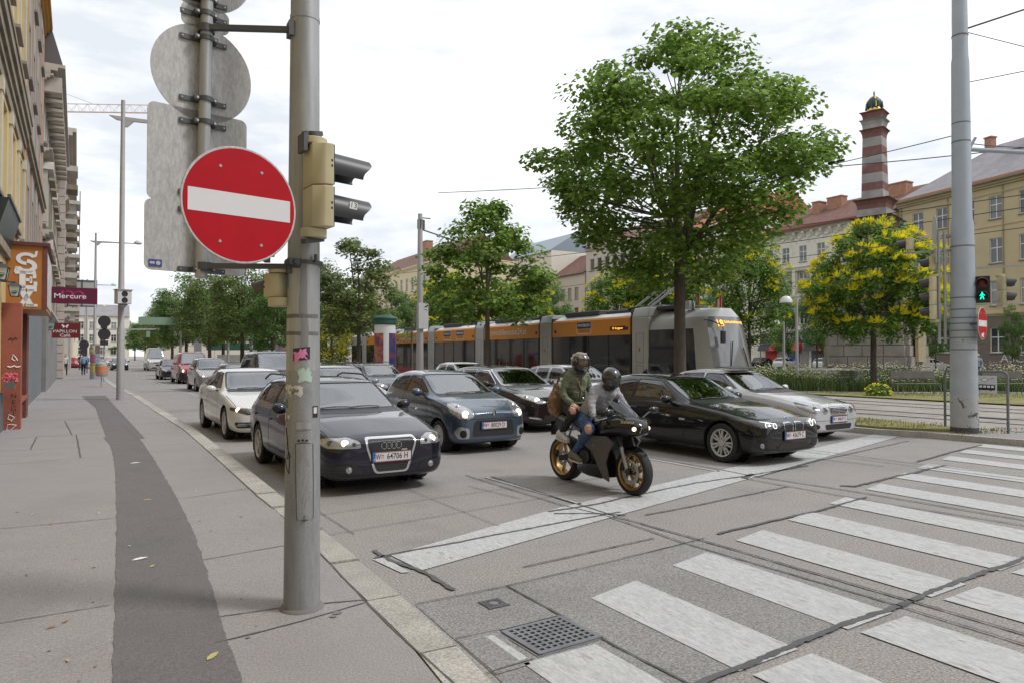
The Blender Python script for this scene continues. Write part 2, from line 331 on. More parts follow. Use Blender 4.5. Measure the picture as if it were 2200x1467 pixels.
b = MB(); g = [(15.0, 10.7), (15.0, 9.9), (15.25, 9.4), (15.7, 8.75), (16.4, 8.6), (16.9, 12), (16.8, 25), (12.0, 120), (11.2, 120), (14.45, 25)]
b.prism(g, .1, .17); st(b, 'island_grass', M_grass)
b = MB(); b.sheet([(16.9, 8.6), (17.4, 2), (18.0, -20), (30, -20), (26.5, 4), (25.5, 12), (25.2, 17), (24.6, 30), (24, 700), (12, 700), (16.3, 60), (16.9, 25)], .128); st(b, 'tram_track_bed', M_conc)
b = MB()
for k in range(70):
    y = -4 + k * 1.5; dx = .1 * rnd.random(); b.ribbon([(16.9, y), (25.2, y + .4)], .02, .131)
st(b, 'track_slab_joints', mat('joint2', (.16, .15, .14), .9))
b = MB()
for x0 in (18.0, 19.44, 21.8, 23.24):
    pts = [(x0 + 3.2, -12), (x0 + 1.7, 0), (x0 + .85, 7), (x0 + .25, 14), (x0, 22), (x0 - .3, 60), (x0 - 3.5, 300)]
    b.ribbon(pts, .16, .134, m=0); b.ribbon([(x, y) for x, y in pts], .06, .14, m=1)
st(b, 'tram_rails', [M_tar, M_rail])
b = MB(); g2 = [(25.3, 18), (25.6, 12), (26.6, 4), (30, -20), (60, -20), (52, 3), (36, 13.6), (30.3, 17.0), (28.2, 18.2), (26, 20.8), (24.9, 30), (24.2, 120), (23.9, 120), (24.6, 30)]
b.prism(g2, .1, .17); st(b, 'verge_grass', M_grass)
b = MB(); b.ribbon([(23.7, 120), (24.55, 30), (25.25, 17), (25.55, 12), (26.55, 4), (29.9, -20)], .14, .18); st(b, 'verge_kerb', mat('dark_kerb', (.12, .11, .1), .9))
b = MB(); b.prism([(26.0, 20.8), (28.2, 18.2), (30.3, 17.0), (36, 13.6), (52, 3), (53, 4), (36.6, 14.8), (30.9, 18.4), (28.7, 19.6), (26.6, 22)], .1, .16); st(b, 'bench_path', mat('path', (.3, .28, .25), .9, var=.1))
b = MB(); b.prism([(24.9, 30), (26.6, 22), (28.7, 19.6), (30.9, 18.4), (36.6, 14.8), (53, 4), (76, -6), (76, 120), (24.6, 120)], .1, .14); st(b, 'meadow_ground', M_soil)
# small iron covers
def drain():
    t = thing('drain_grate', 'square cast iron drain grate set in the road by the crossing', 'drain', (2.43, 3.83, 0), R(4))
    b = MB(); b.bb(-.26, .26, -.235, .235, -.02, .009); b.build('grate_frame', mat('cast_iron_edge', (.23, .235, .245), .5, metal=.3, var=.15, vscale=8), t)
    b = MB(); n = 9
    for i in range(n + 1): x = -.215 + .43 * i / n; b.bb(x - .009, x + .009, -.21, .185, .009, .019)
    for i in range(8 + 1): y = -.20 + .38 * i / 8; b.bb(-.224, .224, y - .0085, y + .0085, .0088, .0187)
    b.bb(-.24, .24, -.225, -.19, .009, .0195); b.bb(-.245, -.215, -.225, .19, .009, .0193); b.bb(.215, .245, -.225, .19, .009, .0193); b.bb(-.24, .24, .175, .2, .009, .0191)
    b.build('grating', mat('cast_iron', (.20, .205, .22), .45, metal=.4, var=.2, vscale=6), t)
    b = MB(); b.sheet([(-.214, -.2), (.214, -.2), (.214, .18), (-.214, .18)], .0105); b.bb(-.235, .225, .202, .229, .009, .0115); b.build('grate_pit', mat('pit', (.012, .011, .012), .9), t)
drain()
t = thing('valve_cover', 'small square iron valve cover with studs in the grey slab', 'manhole cover', (2.38, 4.5, 0), R(3))
b = MB(); b.bb(-.085, .085, -.085, .085, -.02, .008); b.build('cover_plate', mat('iron_dark', (.06, .06, .065), .6), t)
b = MB()
for i in range(8):
    for j in range(8):
        if 2 <= i <= 5 and 2 <= j <= 5: continue
        b.box((-.07 + .02 * i, -.07 + .02 * j, .011), (.011, .011, .006))
b.box((0, -.075, .011), (.17, .006, .006)); b.cyl((0, 0, .008), (0, 0, .013), .035, n=16); b.build('studs', mat('cast_iron', (.2, .2, .21), .45), t)
# litter and leaves on the pavement
Lm = [mat('leaf_litter_a', (.45, .38, .16), .8), mat('leaf_litter_b', (.30, .17, .08), .8), mat('paper', (.75, .74, .72), .8), mat('red_print', (.6, .08, .06), .7)]
def leaf(x, y, L, a, m, lab):
    b = MB(); c, s_ = math.cos(a), math.sin(a); z = hz(y) + .008
    pts = [(-1, 0, .0), (-.5, .28, .12), (.2, .3, .18), (1, 0, .05), (.2, -.28, .05), (-.5, -.26, 0)]
    b.add([((p[0] * c - p[1] * s_) * L / 2, (p[0] * s_ + p[1] * c) * L / 2, p[2] * L * .3 + .001) for p in pts] + [(p[0] * c * L / 2, p[0] * s_ * L / 2, .002 + L * .02) for p in ((0, 0),)],
          [(0, 1, 6), (1, 2, 6), (2, 3, 6), (3, 4, 6), (4, 5, 6), (5, 0, 6)])
    o = b.build('leaf' if m < 2 else 'paper_scrap', Lm[m], smooth=0); o.location = (x, y, z); tag(o, lab, 'leaf' if m < 2 else 'litter', 'fallen leaves on the pavement' if m < 2 else 'paper scraps on the pavement')
leaf(.52, 4.42, .12, .9, 0, 'large pale leaf at the right edge of the dark strip nearest the camera')
leaf(.30, 6.4, .07, 1.0, 0, 'slim pale leaf on the dark strip beside the red and white paper')
leaf(.22, 6.65, .13, .3, 2, 'torn white and red paper scrap on the dark strip')
leaf(.37, 9.1, .1, -.2, 0, 'yellow leaf on the dark strip further up the pavement')
leaf(.33, 12.3, .15, 0, 2, 'white paper square flat on the dark strip')
leaf(-.31, 5.35, .07, .2, 1, 'crumpled brown leaf beside another on the grey pavement left of the strip'); leaf(-.24, 5.42, .06, .8, 1, 'darker brown curled leaf touching the crumpled one on the pavement')
for k, (x, y) in enumerate([(-.06, 4.6), (-.42, 4.55), (-.2, 4.75), (-.55, 6.6), (-.9, 7.4), (-.05, 9.0), (-.5, 8.3), (-.3, 7.4), (-.75, 5.6)]):
    leaf(x, y, rnd.uniform(.035, .06), rnd.uniform(0, 6), 0 if k % 3 else 1, 'small dry leaf lying on the grey pavement left of the dark strip')
for k, (x, y) in enumerate([(-.1, 8.6), (-.7, 8.9), (.15, 7.1), (.9, 9.4)]):
    leaf(x, y, .05, rnd.uniform(0, 6), 2, 'tiny white paper scrap lying flat on the pavement')
# ---------------------------------------------------------------- poles, signs, signals, lamps
M_galv = mat('galvanised_steel', (.365, .373, .38), .42, metal=.35, var=.16, vscale=3.5, stretch=(6, 6, .5), speck=.06, sscale=60)
M_polegrime = mat('grimy_pole', (.33, .343, .352), .45, metal=.3, var=.25, vscale=2.2, stretch=(5, 5, .8), col2=(.19, .18, .175), v2=(.48, .72), speck=.1, sscale=60)
M_dsteel = mat('dark_steel', (.10, .105, .11), .5, metal=.5, var=.15, vscale=9)
M_alu = mat('sign_back_aluminium', (.47, .47, .475), .55, metal=.05, var=.05, vscale=8, stretch=(1, 1, .3), speck=.15, sscale=62)
M_red = mat('sign_red', (.43, .004, .013), .45, var=.08, vscale=5, spec=.2)
M_white = mat('sign_white', (.68, .68, .70), .4)
M_cream = mat('signal_cream', (.53, .475, .30), .5, var=.07, vscale=5)
M_black = mat('black_plastic', (.018, .018, .02), .45)
M_visor = mat('visor_grey', (.045, .045, .05), .42)
M_txtk = mat('print_black', (.02, .02, .02), .6); M_txtw = mat('print_white', (.78, .78, .78), .6)
M_bolt = mat('bolt', (.4, .4, .4), .35, metal=.8)
PX, PY = 1.15, 4.98
def plr(z): return .122 - (.122 - .096) * min(z, 6.5) / 4.2
sp = thing('signal_pole', 'thick grey steel traffic light pole nearest the camera, covered in stickers and grime', 'pole', (PX, PY, hz(PY)))
b = MB(); b.tube([(0, 0, z) for z in (-.05, .6, 1.2, 1.62)], [plr(z) for z in (0, .6, 1.2, 1.62)], 48); b.build('lower_shaft', M_polegrime, sp)
b = MB(); b.tube([(0, 0, z) for z in (1.62, 2.4, 4.03)], [plr(z) for z in (1.62, 2.4, 4.03)], 48); b.tube([(0, 0, 4.03), (0, 0, 4.06)], .1005, 48); b.tube([(0, 0, 4.06), (0, 0, 6.8)], [plr(4.06), plr(6.5)], 48); b.build('upper_shaft', M_galv, sp)
PH0 = math.atan2(-PY, -PX)
def cpatch(b, d0, d1, z0, z1, eps=.0015, n=10, m=0, wob=0., zr=0.):
    vs = []; fs = []; k = 6
    for j in range(k + 1):
        for i in range(n + 1):
            a = d0 + (d1 - d0) * i / n; z = z0 + (z1 - z0) * j / k + zr * i / n
            if wob and (i in (0, n) or j in (0, k)): a += wob * rnd.uniform(-1, 1); z += wob * .12 * rnd.uniform(-1, 1)
            r = plr(z) + eps; vs.append((r * math.cos(PH0 + a), r * math.sin(PH0 + a), z))
    for j in range(k):
        for i in range(n): o = j * (n + 1) + i; fs.append((o, o + 1, o + n + 2, o + n + 1))
    b.add(vs, fs, m)
def zz(y): return 1.77 + (762 - y) / 1530 * 4.8 - hz(PY)
def dd(x): return math.asin(max(-1, min(1, (x - 648) / 36.)))
def cline(pts, w, eps=.002):
    b = MB(); P = []
    for x, y in pts:
        a = dd(x); z = zz(y); r = plr(z) + eps; P.append((r * math.cos(PH0 + a), r * math.sin(PH0 + a), z))
    b.tube(P, w, 5); return b
b = MB(); cpatch(b, dd(634), dd(669), zz(1114), zz(952), .003); b.build('access_door', M_polegrime, sp)
b = cline([(634, 952), (650, 949), (668, 953), (669, 1035), (669, 1112), (652, 1116), (637, 1112), (635, 1030), (634, 952)], .0028, .003); b.build('door_seam', mat('seam', (.05, .048, .045), .8), sp)
b = MB(); cpatch(b, dd(635), dd(664), zz(921), zz(905), .006); b.build('name_plate', M_galv, sp)
b = MB(); a = PH0 + dd(655); r = plr(.6); b.cyl((r * math.cos(a), r * math.sin(a), zz(1107)), ((r + .018) * math.cos(a), (r + .018) * math.sin(a), zz(1107)), .012); b.build('door_lock', M_bolt, sp)
def sticker(name, x0, x1, y0, y1, m, wob=.04, zr=0., eps=.0025): b = MB(); cpatch(b, dd(x0), dd(x1), zz(y1), zz(y0), eps, wob=wob, zr=zr); return b.build(name, m, sp, smooth=0)
sticker('band', 609, 679, 683, 675, mat('grime_band', (.15, .145, .14), .8), .02)
sticker('band', 609, 680, 720, 712, MATS['grime_band'], .02)
sticker('tape', 640, 656, 675, 570, mat('grey_tape', (.22, .22, .225), .7), .05)
sticker('tape', 645, 658, 745, 684, MATS['grey_tape'], .05)
sticker('sticker', 627, 662, 748, 775, mat('sticker_dark', (.03, .03, .045), .5), .0, .012)
sticker('sticker', 629, 655, 756, 774, mat('sticker_pink', (.72, .22, .42), .5), .12, .02, .0035)
sticker('sticker', 639, 664, 792, 819, mat('sticker_mint', (.45, .58, .5), .5), .1)
sticker('sticker', 607, 648, 824, 845, mat('sticker_torn', (.62, .6, .56), .7, col2=(.2, .19, .18), vscale=30, v2=(.5, .55)), .1, -.02)
sticker('sticker', 610, 617, 857, 876, mat('sticker_green', (.03, .2, .14), .5), .05)
sticker('sticker', 668, 678, 872, 897, mat('sticker_black', (.02, .02, .02), .5), 0)
sticker('sticker', 669.5, 676, 875, 888, mat('sticker_paper', (.6, .6, .58), .6), 0, 0, .0035)
sticker('sticker', 608, 622, 888, 902, MATS['sticker_torn'], .15)
sticker('sticker', 609, 615, 592, 616, mat('sticker_blue', (.03, .25, .5), .5), .1)
for (x, y) in ((640, 945), (648, 944), (656, 945)): sticker('rivet', x - 2.5, x + 2.5, y - 2, y + 2, M_black, 0)
cline([(614, 918), (617, 940), (619, 965), (612, 960), (618, 985), (624, 980), (621, 970), (613, 990), (616, 1005), (621, 1016), (622, 990), (617, 950)], .003).build('graffiti_scrawl', M_txtk, sp)
cline([(640, 960), (650, 975), (642, 990), (655, 985), (660, 1000), (648, 1015), (640, 1010), (652, 990)], .002).build('graffiti_scrawl', mat('scratch', (.17, .16, .155), .8), sp)
cline([(652, 1020), (648, 1040), (656, 1045), (650, 1062), (648, 1080), (655, 1070), (652, 1090)], .002).build('graffiti_scrawl', MATS['scratch'], sp)
b = MB(); b.lathe([(.124, -.02), (.15, .0), (.142, .012), (.123, .02)], 32); b.build('base_grout', mat('grout', (.17, .16, .155), .9), sp)
# clamp rings and arms
b = MB(); zc = zz(562); b.lathe([(plr(zc), zc - .012), (plr(zc) + .022, zc - .012), (plr(zc) + .022, zc + .012), (plr(zc), zc + .012)], 32)
b.bar((-.06, -.08, zc - .03), (-.11, -.13, zc), .05, .03); b.cyl((.05, -.13, zc), (.05, -.13, zc + .05), .012); b.bar((-.05, -.1, zc), (-.13, -.13, zc - .005), .03, .04); b.build('clamp_ring', M_dsteel, sp)
MX, MY = .545, 5.24
mast = thing('sign_mast', 'thin grey steel tube braced to the thick pole, carrying traffic signs seen from behind', 'sign post', (MX, MY, 0))
b = MB(); b.cyl((-.02, .0, 2.29), (.02, 0, 5.6), .0405, n=24); b.build('tube', M_galv, mast)
z1 = 1.77 + (762 - 573) / 1530 * 4.85; z2 = 1.77 + (762 - 60) / 1530 * 4.85
for nm, z in (('brace', z1), ('brace', z2)):
    b = MB(); b.bar((0, -.03, z), (PX - MX - .09, PY - MY - .02, z), .035, .035); b.lathe([(.041, z - .025), (.055, z - .025), (.055, z + .025), (.041, z + .025)], 20); b.bb(PX - MX - .12, PX - MX - .085, PY - MY - .06, PY - MY + .03, z - .05, z + .05); b.build(nm, M_dsteel, mast)
S1 = Vector((.975, .22, 0)).normalized(); RZ1 = math.atan2(S1.y, S1.x)
def back_sign(label, kind, w, h, u, z, clamps):
    # local: x along the plate, y away from the camera (the printed side faces +y)
    t = thing('traffic_sign', label, 'traffic sign', (MX, MY, z), RZ1, 'traffic signs seen from behind on the thin mast')
    b = MB(); A = Matrix.Translation((u, .062, 0)) @ Matrix.Rotation(R(90), 4, 'X')
    poly = circ(w, 56) if kind == 'round' else rrect(w, h, .045, 5)
    b.prism(poly, -.004, .004, A=A); b.build('sign_plate', M_alu, t, smooth=20)
    for cz in clamps:
        b = MB(); b.bb(-.155, .155, .045, .057, cz - .017, cz + .017); b.bb(-.075, -.036, -.012, .05, cz - .016, cz + .016); b.bb(.036, .075, -.012, .05, cz - .016, cz + .016)
        b.lathe([(.041, cz - .016), (.049, cz - .016), (.049, cz + .016), (.041, cz + .016)], 20); c = b.build('clamp', M_dsteel, t)
        for sx in (-.058, .058): b = MB(); b.cyl((sx, -.02, cz), (sx, -.008, cz), .009, n=8); b.build('bolt', M_bolt, c)
        for sx in (-.14, .14): b = MB(); b.cyl((sx, .04, cz), (sx, .05, cz), .006, n=8); b.build('bolt', M_bolt, c)
    return t
def zm(y): return 1.77 + (762 - y) / 1530 * 4.9
back_sign('round sign cut by the top of the picture, seen from behind', 'round', .335, 0, 0, zm(20) + .33, (-.27,))
back_sign('small rounded oblong plate seen from behind between two round signs', 'rect', .32, .16, .015, zm(36), (0.005,))
back_sign('large grey round sign seen from behind, above the rectangular plates', 'round', .335, 0, 0, zm(158), (.225, -.195))
back_sign('square grey sign plate seen from behind, under the large round one', 'rect', .655, .645, -.022, zm(341), (.235, -.25))
t = back_sign('lowest grey plate behind the red disc, with a blue sticker in its corner', 'rect', .665, .47, -.03, zm(515), (.19, -.215))
b = MB(); b.bb(-.335, -.255, .052, .0575, -.21, -.165); b.build('sticker', mat('sticker_navy', (.06, .08, .28), .5), t)
b = MB(); b.bb(-.33, -.30, .0512, .0516, -.195, -.18); b.cyl((-.278, .0512, -.188), (-.278, .0516, -.188), .014, n=12); b.build('sticker_print', mat('sticker_pale', (.5, .52, .6), .5), t)
def no_entry(label, loc, rz, r, stickers=()):
    t = thing('no_entry_sign', label, 'traffic sign', loc, rz)
    A = Matrix.Rotation(R(90), 4, 'X')
    b = MB(); b.lathe([(r - .01, -.004), (r, -.004), (r + .004, 0), (r, .006), (r - .012, .006)], 64, A=A); b.prism(circ(r - .008, 64), -.003, .0035, A=A); b.build('sign_plate', M_alu, t)
    b = MB(); b.prism(circ(r * .972, 64), .0035, .0066, A=A); b.build('red_face', M_red, t)
    b = MB(); b.prism(rrect(r * 1.78, r * .385, .003, 2), .0066, .0082, A=A); b.build('white_bar', M_white, t)
    for sx, sy in ((-.36, .62), (.36, .62), (-.36, -.66), (.36, -.66)): b = MB(); b.cyl((sx * r, -.006, sy * r), (sx * r, -.011, sy * r), .011, .007, 10); b.build('rivet', M_bolt, t)
    return t
ne = no_entry('large red no entry disc with a white bar on the thick pole nearest the camera', (.65, 4.39, 2.64), RZ1 + R(1), .338)
b = MB(); b.bb(-.17, .17, .01, .03, .19, .225); b.bb(-.17, .17, .01, .03, -.235, -.2); b.bar((0, .03, .2), (.42, .5, -.2), .035, .035); b.bar((0, .03, -.21), (.38, .48, -.24), .035, .035); b.build('mount_rails', M_dsteel, ne)

def lens_mat(c, on): return mat('lens_' + c + ('_on' if on else ''), dict(red=(.12, .01, .01), green=(.005, .05, .03), amber=(.12, .06, .005))[c], .25, emit=(dict(red=(1, .05, .03), green=(.0, .9, .42), amber=(1, .5, .05))[c] if on else None), estr=2.2)
def signal(label, loc, rz, lights, s=.28, body=None, plan='hex', on=None, man=False, group=None, visor=.2, back=True):
    """local: faces -y; x is its width; origin at its bottom"""
    t = thing('traffic_signal', label, 'traffic light', loc, rz, group); body = body or M_cream
    n = len(lights); w = s * .5
    for i in range(n):
        b = MB()
        poly = [(-w, 0), (w, 0), (w, .06), (w * .62, .13), (-w * .62, .13), (-w, .06)] if plan == 'hex' else rrect(s, .12, .02, 3, 0, .06)
        b.prism(poly, i * s + .003, (i + 1) * s - .003); h = b.build('housing', body, t, bevel=.006)
        z = i * s + s / 2; c = lights[n - 1 - i]
        b = MB(); b.bb(-w * .96, w * .96, -.006, -.001, i * s + .008, (i + 1) * s - .008); b.build('front_panel', M_black, h)
        A = Matrix.Translation((0, -.006, z)) @ Matrix.Rotation(R(90), 4, 'X')
        b = MB(); r = s * .37; b.lathe([(r, 0), (r * .8, .012), (r * .4, .022), (0, .026)], 24, A=A); ln = b.build('lens', lens_mat(c, False), h)
        b = MB(); vs = []; fs = []; k = 20; r = s * .40
        for j in range(k + 1):
            a = R(-28) + R(236) * j / k; q = visor * (.78 + .22 * min(1, max(0, math.sin(a) * 1.6 + .25)))
            ca, sa = math.cos(a), math.sin(a)
            vs += [(r * ca, -.004, z + r * sa), (r * .93 * ca, -q, z + r * .93 * sa - .015), ((r - .006) * ca, -.004, z + (r - .006) * sa), ((r * .93 - .006) * ca, -q, z + (r * .93 - .006) * sa - .015)]
            if j: o = 4 * j; fs += [(o - 4, o, o + 1, o - 3), (o - 2, o - 1, o + 3, o + 2), (o - 3, o + 1, o + 3, o - 1)]
        b.add(vs, fs); b.build('visor', M_visor, h)
        if on == c and not man:
            b = MB(); b.lathe([(s * .33, .027), (0, .03)], 24, A=A); b.build('lit_lens', lens_mat(c, True), h)
        if on == c and man:
            b = MB(); A2 = A @ Matrix.Translation((0, 0, .03)); q = s / .28
            def cap(p, w_): b.prism([((x) * q, y * q) for x, y in w_], 0, .003, A=A2)
            b.prism(circ(.013 * q, 12, 0, .068 * q), 0, .003, A=A2)
            for poly in ([(-.016, .05), (.014, .05), (.016, -.005), (-.014, -.005)], [(-.016, .05), (-.012, .035), (-.038, .0), (-.046, .006)], [(.012, .05), (.02, .045), (.05, .012), (.042, .006)], [(-.014, -.002), (.0, -.002), (-.026, -.07), (-.042, -.066)], [(.0, -.002), (.015, -.002), (.034, -.066), (.02, -.072)]): cap(0, poly)
            b.build('walking_figure', lens_mat('green', True), h)
        if plan == 'hex':
            b = MB()
            for sgn in (-1, 1):
                for dz in (.0, .035): b.bb(sgn * w - .0015 * sgn - .001, sgn * w + .0025 * sgn + .001, .008, .02, z + dz - .018, z + dz - .004)
            b.build('vents', M_black, h)
    if back:
        for z0, z1 in ((n * s, n * s + .045), (-.06, 0)):
            b = MB(); b.lathe([(.085, z0), (.085, z1)], 24, A=Matrix.Translation((0, .085, 0))); b.build('end_cap', body, t, bevel=.005)
    return t
FACE = lambda dx, dy: math.atan2(dy, dx) + PI / 2
ts = signal('cream two lamp signal numbered 13 beside the red disc on the nearest pole', (1.245, 4.76, 2.60), FACE(1, .12), ['red', 'green'], .278, visor=.29)
b = MB(); A = Matrix.Translation((-.072, -.15, .168)) @ Matrix.Rotation(R(-90), 4, 'Z') @ Matrix.Rotation(R(90), 4, 'X') @ Matrix.Rotation(R(-6), 4, 'Z')
A = A @ Matrix.Translation((0, 0, .034)); b.prism(rrect(.054, .048, .004, 2), -.002, .001, A=A); b.text('13', .052, A @ Matrix.Translation((0, 0, .0018)), 1); b.build('number_sticker', [M_txtw, M_txtk], ts, smooth=0)
b = MB(); b.bar((-.02, .16, .62), (.05, .02, .66), .04, .03); b.build('bracket', M_dsteel, ts); b = MB(); b.bar((-.02, .16, -.09), (.02, .02, -.06), .05, .03); b.build('bracket', M_dsteel, ts); b = MB(); b.cyl((.0, .085, .6), (.0, .085, .64), .05); b.bb(-.06, .06, .15, .175, .5, .62); b.build('bracket', M_dsteel, ts)
signal('plain cream signal box peeping out behind the nearest pole, below the red disc', (.985, 5.14, 2.16), FACE(-.35, .93), ['amber'], .17)

# the pale blue pole on the traffic island
QX, QY = 15.89, 8.55
rp = thing('tram_pole', 'tall thick pale blue steel pole standing on the traffic island at right', 'pole', (QX, QY, .12))
M_blue = mat('pale_blue_paint', (.36, .41, .47), .5, var=.07, vscale=2)
M_bluew = mat('pale_blue_worn', (.36, .39, .42), .6, var=.12, vscale=3, col2=(.14, .14, .14), v2=(.64, .7))
b = MB(); b.tube([(0, 0, -.05), (0, 0, .12), ], .265, 40); b.build('base_collar', mat('base_tar', (.07, .065, .07), .8), rp)
b = MB(); b.tube([(0, 0, .12), (0, 0, .75)], [.262, .26], 40); b.build('scuffed_foot', mat('pale_blue_peeling', (.37, .38, .38), .7, var=.1, col2=(.05, .05, .05), vscale=5, v2=(.57, .62)), rp)
b = MB(); b.tube([(0, 0, .75), (0, 0, 2.2)], [.26, .245], 40); b.build('lower_shaft', M_bluew, rp)
b = MB(); b.tube([(0, 0, 2.2), (0, 0, 4.45), (0, 0, 4.56), (0, 0, 7.95), (0, 0, 8.05), (0, 0, 11.5)], [.245, .215, .19, .17, .155, .13], 40); b.build('upper_shaft', M_blue, rp)
for z in (1.75, 2.0, 2.15, 2.3, 2.42, 2.6, 2.85, 3.95, 6.2, 6.6, 8.5): b = MB(); r = .262 - .0105 * (z - .1) - (.0 if z < 4.5 else .02); b.lathe([(r - .03, z), (r + .006, z), (r + .006, z + .025), (r - .03, z + .025)], 32); b.build('strap', mat('strap_dull', (.16, .16, .16), .6), rp)
b = MB(); b.tube([(.12, -.1, 6.05), (1.0, -.9, 5.9), (3.6, -3.2, 5.4)], .045, 10); b.bar((.1, -.08, 6.0), (.22, -.18, 6.3), .05, .05); b.bar((1.4, -1.25, 5.8), (1.5, -1.2, 5.5), .05, .06); b.build('bracket_arm', M_blue, rp)
b = MB(); b.tube([(-.28, .22, 1.9), (-.28, .22, 4.3)], .03); b.tube([(-.36, .3, 1.9), (-.36, .3, 4.3)], .03)
for z in (2.0, 2.7, 3.4, 3.9, 4.2): b.bar((0, .1, z), (-.38, .3, z), .03, .04)
b.build('side_pipes', M_galv, rp)
nb = no_entry('small red no entry disc hung on the pale blue pole at right', (15.86, 8.15, 2.42), math.atan2(-.25, .97) + R(28), .335)
b = MB(); b.bar((0, .01, 0), (-.05, .3, 0), .04, .04); b.build('mount_rails', M_dsteel, nb)
b = MB(); b.prism([(-.05, -.03), (.05, -.03), (.05, .03), (-.05, .03)], .008, .0095, A=Tm((0, 0, 0), 0, R(90))); b.prism([(-.09, -.28), (-.01, -.28), (-.01, -.21), (-.09, -.21)], .008, .0095, A=Tm((0, 0, 0), 0, R(90))); b.prism([(.01, -.29), (.06, -.29), (.06, -.19), (.01, -.19)], .008, .0095, A=Tm((0, 0, 0), 0, R(90))); b.build('sticker', M_txtw, nb)
gp_ = 'pedestrian and traffic signals on the pale blue pole'
dcam = Vector((-QX, -QY, 0)).normalized()
pg = signal('black pedestrian signal showing a lit green walking figure', (16.02, 8.23, 2.86), FACE(dcam.x + .1, dcam.y + .05), ['red', 'green'], .285, M_black, 'box', 'green', True, gp_, .13, False)
signal('cream signal at the far right edge, visors pointing right, beside the green walking figure', (16.66, 8.10, 2.84), FACE(.6, -.83), ['red', 'green'], .3, group=gp_)
signal('tall cream three lamp signal facing left, left of the pale blue pole', (15.42, 8.98, 2.52), FACE(-.4, .92), ['red', 'amber', 'green'], .31, group=gp_)
signal('cream single lamp box just above the tall three lamp signal', (15.55, 9.05, 3.6), FACE(-.4, .92), ['amber'], .3, group=gp_, back=False)
signal('topmost small cream lamp box left of the pale blue pole, by the yellow blossom', (15.2, 9.35, 4.05), FACE(-.4, .92), ['amber'], .27, group=gp_, back=False)
b = MB(); b.bar((0, 0, 3.48), (1.15, -.95, 3.55), .04, .03); b.bar((-.0, .1, 3.9), (-.75, .85, 3.88), .04, .04); b.bar((0, 0, 2.72), (1.15, -.95, 2.72), .02, .02); b.build('signal_brackets', M_galv, rp)
b = MB(); b.prism(circ(.31, 24), -.005, .005, A=Tm((-.36, .38, 4.35), R(38), R(90))); b.prism(rrect(.5, .34, .04), -.005, .005, A=Tm((-.36, .38, 3.78), R(38), R(90))); tag(b.build('edge_on_sign', M_alu, smooth=20), 'round grey sign seen edge on behind the pale blue pole', 'traffic sign').location = (QX, QY, .12)
# railing with tram plaque
rl = thing('railing', 'grey tubular railing with a tram plaque on the traffic island', 'railing', (16.42, 8.6, .12), math.atan2(-1.16, .11))
b = MB(); h = 1.3; b.tube([(-.62, 0, -.1), (-.62, 0, h - .1), (-.6, 0, h - .03), (-.53, 0, h), (.53, 0, h), (.6, 0, h - .03), (.62, 0, h - .1), (.62, 0, -.1)], .027, 12)
for z in (.3, .86): b.tube([(-.62, 0, z), (.62, 0, z)], .02)
b.build('tube_frame', mat('railing_grey', (.17, .18, .185), .5, metal=.3), rl)
b = MB(); b.box((.2, -.03, 1.02), (.46, .012, .38)); b.build('plaque', mat('plaque_white', (.6, .6, .6), .5), rl, bevel=.004)
b = MB(); A = Matrix.Translation((.2, -.037, 1.02)) @ Matrix.Rotation(R(90), 4, 'X')
b.prism(rrect(.40, .12, .02, 3, 0, -.06), 0, .002, m=0, A=A)
for k in range(5): b.prism(rrect(.055, .045, .004, 1, -.15 + .075 * k, -.045), .002, .003, m=1, A=A)
b.add([A @ Vector(p) for p in ((-.09, .1, .001), (0, .15, .001), (.09, .1, .001), (0, .05, .001), (-.07, .1, .002), (0, .138, .002), (.07, .1, .002), (0, .062, .002))], [(0, 1, 2, 3)], 0); b.add([A @ Vector(p) for p in ((-.075, .1, .0015), (0, .14, .0015), (.075, .1, .0015), (0, .06, .0015))], [(0, 1, 2, 3)], 1)
for k in (-.12, .12): b.prism(circ(.016, 10, k, -.12), 0, .002, A=A)
b.tube([A @ Vector(p) for p in ((.1, .12, .002), (.12, .15, .002), (.13, .11, .002), (.15, .15, .002), (.17, .12, .002), (.19, .15, .002))], .003, 4)
b.build('tram_pictogram', [M_txtk, M_txtw], rl, smooth=0)
# overhead wires
def A_(u, v, d):
    X = (u - 1100) / 1530 * d; ca, sa = .8717, .49; return (X * ca + d * sa, d * ca - X * sa, 1.77 + (762 - v) / 1530 * d)
def wire(label, pts, r=.012, sag=.0, ins=None):
    b = MB(); P = []
    for a, c in zip(pts, pts[1:]):
        a, c = Vector(a), Vector(c)
        for i in range(9): p = a.lerp(c, i / 8); p.z -= sag * 4 * (i / 8) * (1 - i / 8); P.append(p)
    b.tube(P, r, 5)
    if ins is not None:
        a, c = Vector(pts[0]), Vector(pts[1]); p = a.lerp(c, ins); d = (c - a).normalized(); b.cyl(p - d * .35, p - d * .05, .035, n=6); b.cyl(p + d * .05, p + d * .35, .035, n=6)
    o = b.build('overhead_wire', M_black); tag(o, label, 'wire', 'overhead tram wires'); return o
T9 = (QX, QY, 6.35)
wire('wire with black insulators running from the pale blue pole past the striped column', [(18.6, 16, 7.55), (QX + .1, QY + .12, 6.55)], .011, .05, .45)
wire('knotted span wire crossing in front of the striped column below the insulators', [(13.2, 30.5, 9.3), (22, 13.2, 7.9), (27, 3, 7.9)], .016, .12)
wire('lower wire crossing the roofs of the cream house and passing behind the pole', [(15, 40, 6.6), (21.5, 18, 6.45), (24, 2, 6.3)], .013, .05)
wire('lowest contact wire over the near rail, above the tram', [(16.4, 60, 5.5), (18.7, 22, 5.45), (19.6, 9, 5.4), (20.6, 0, 5.4)], .012, .02)
